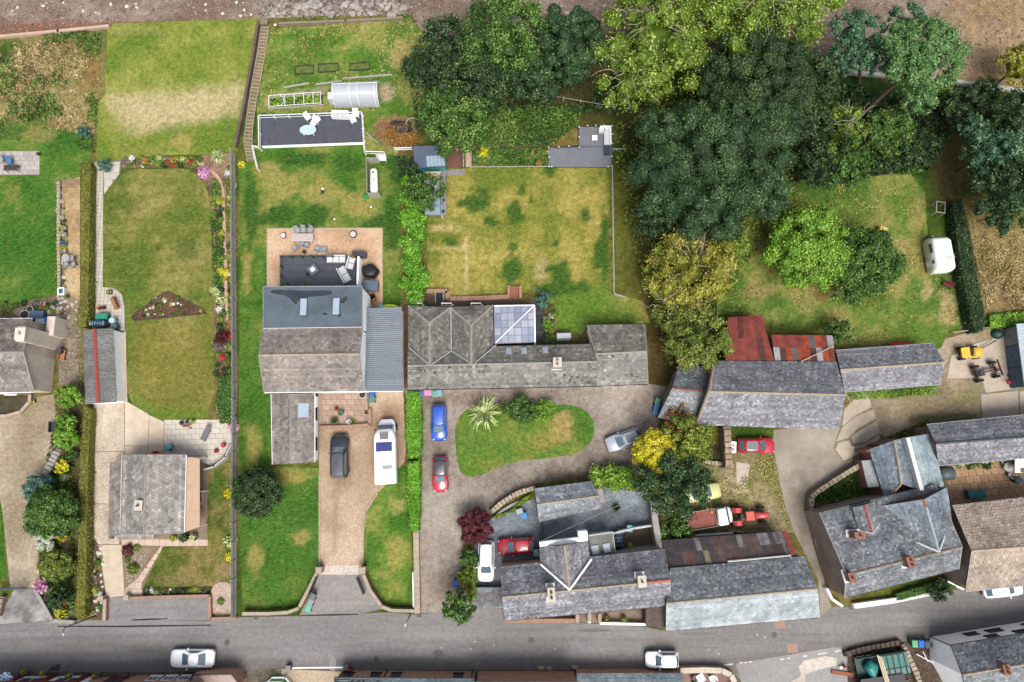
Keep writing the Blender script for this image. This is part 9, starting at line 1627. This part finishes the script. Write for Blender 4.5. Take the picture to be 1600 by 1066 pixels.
for x,lab in((450,'dark gate post left of the cream paved yard'),(540,'stone gate post right of the cream paved yard')):c=W(x,1044,.7);m=root('gate_post',(c.x,c.y,0),0,lab,'pier');MB().box((0,0,.35),(.5,.5,.7)).build('pier',GRYP if x>500 else plain('dark_pier',S(90,86,84),.9),m);MB().box((0,0,.74),(.55,.55,.08),taper=.8).build('cap',GRYP,m)
wall_run('garden_wall','rounded cream wall at the corner of the side street',[(1066,1048),(1100,1047),(1128,1048),(1142,1055),(1148,1066),(1150,1090)],.5,.9,plain('cream_wall',S(206,190,170),.9,.12,2),plain('cream_coping',S(216,202,184),.9,.1,3,rand=.06))
for x,y,a,lab in((1085,1060,60,'dark cafe chair behind the corner wall'),(1112,1060,200,'pale cafe chair behind the corner wall')):chair(x,y,a,.04,BLACK if x<1100 else WHC,lab,w=.5)
table(1095,1060,30,.04,.8,.8,WHC,'white square cafe table behind the corner wall')
m=root('trailer',W(1372,1036),ang(1372,1036,9),'dark green open trailer loaded with planks and teal sheeting','trailer');DG=plain('dark_green_steel',S(40,66,62),.5,.2,3);TG=plain('teal_sheeting',S(66,128,122),.5,.2,2.5)
MB().box((0,0,.55),(5.4,2.3,.12)).build('bed',DG,m)
for s in(-1,1):MB().box((0,s*1.15,1.1),(5.4,.06,.5)).build('side_rail',DG,m);[MB().box((-2.6+i*1.04,s*1.15,.95),(.08,.1,.8)).build('stake',DG,m)for i in range(6)]
for i in range(5):MB().box((-.2+i*.62,0,1.3),(.1,2.3,.08)).build('cross_bar',BLACK,m)
MB().box((1.2,.35,1.24),(2.9,1.3,.05)).build('sheet',TG,m);MB().box((1.2,-.75,1.2),(2.9,.7,.05)).build('sheet',plain('grey_green_sheet',S(104,140,134),.5,.2,2),m)
MB().loft([[(-1.3+.7*k*math.cos(a)*(1+.2*math.sin(3*a)),-.1+.9*k*math.sin(a)*(1+.15*math.cos(4*a)),z)for a in np.linspace(0,2*math.pi,19)[:-1]]for z,k in((.6,1),(1.2,.95),(1.45,.7),(1.52,.3))]).build('tarpaulin',plain('turquoise_tarp',S(40,130,122),.4,.3,3),m,True)
for i in range(3):MB().box((-.45+i*.16,-.3,1.5+.03*i),(.13,3.2-.2*i,.06),.08).build('plank',plain('new_plank',S(224,206,170),.8,.12,3),m)
[wheel(m,x,s*1.1,.36,.24)for x in(-.5,.5)for s in(-1,1)];MB().tube([(-2.6,.6,.5),(-3.6,0,.5),(-2.6,-.6,.5)],.06,5).build('drawbar',DG,m)
a,b=W(1298,1049),W(1332,1054);d=b-a;tag(MB().box(((a.x+b.x)/2,(a.y+b.y)/2,.15),(d.length,.4,.12),math.atan2(d.y,d.x)).build('rusty_plate',plain('rusty_plate',S(162,92,66),.8,.2,3)),'rust red steel channel lying beside the trailer','steel channel');m=root('fire_extinguisher',W(1317,1040),.4,'red and white gas bottle beside the trailer','bottle');MB().tube([(0,0,0),(0,0,.5),(0,0,.6)],[.16,.16,.06],10).build('bottle',REDPOT,m);MB().box((-.35,0,.15),(.3,.25,.3)).build('white_box',WHITE,m)
wall_run('stone_wall','rubble wall between trailer and the bins of the white end house',[(1412,1010),(1420,1028),(1430,1048),(1440,1075)],.5,.7,STONEW,STN,stones=True,size=.45);wall_run('stone_wall','low dark bank wall behind the trailer',[(1322,1022),(1360,1012),(1405,1004)],.5,.5,plain('dark_bank',S(66,54,46),.95,.3,2),plain('dark_stone',S(96,84,74),.9,.25,3,rand=.2),stones=True,size=.5)
m=root('lean_to',W(1380,1066),0,'black sheeted lean-to at the bottom edge below the trailer','lean-to');L=Lf(m);MB().slab(ccw([L(1345,1062,1.4),L(1412,1053,1.4),L(1430,1100,1.2),L(1345,1100,1.2)]),.06).build('roof',plain('black_sheet',S(40,38,46),.5,.25,2),m);MB().prism([(p.x,p.y)for p in(L(1348,1066),L(1410,1057),L(1425,1098),L(1348,1098))],0,1.15).build('wall',plain('brown_boards',S(96,80,70),.8,.2,2),m)
a,b=W(1432,1022,.3),W(1462,1038,.3);tag(MB().tube([a,b],.06,6).tube([W(1442,1018,.3),W(1450,1034,.3)],.05,6).build('washing_pole',WTIM),'pale pole lying in the yard of the white end house','pole')
rocks(22,lambda r:(r.uniform(90,124),r.uniform(440,500)),.12,.3,'stone in the rubble at the end of the gravel path','stones at the path end',plain('mixed_stone',S(190,180,168),.9,.2,3,rand=.25),seed=12)
for x,y,r in((355,1004,.32),(830,1000,.32),(1210,992,.3),(588,1030,.3)):c=W(x,y,.04);tag(MB().cyl((c.x,c.y,.034),r,.006,14).build('manhole_cover',plain('cast_iron',S(92,88,86),.6,.2,8)),kind='structure')
for x,y in((400,965),(655,962),(1000,1046),(1330,950)):c=W(x,y,.04);tag(MB().box((c.x,c.y,.037),(.5,.35,.008)).build('drain_grate',plain('cast_iron',S(92,88,86),.6,.2,8)),kind='structure')
for pts,lab in(([(206,969),(232,968),(262,967)],0),([(330,977),(200,979),(90,979)],0),([(470,962),(520,961),(560,960)],0)):P=[W(x,y,.043)for x,y in pts];tag(MB().tube(P,[.06,.09,.05]if len(P)==3 else.04,4).build('tar_seam',plain('black_tar',S(70,66,66),.7,.2,5)),kind='structure')
for x,y in((690,1012),(742,1003),(736,1014),(772,1008),(867,1014),(1107,1015),(1123,1022),(1183,992),(1195,996)):c=W(x,y);tag(MB().box((c.x,c.y,.038),(.18,.12,.006),random.random()*3).build('road_patch',plain('paint_fleck',S(206,202,196),.9)),kind='structure')
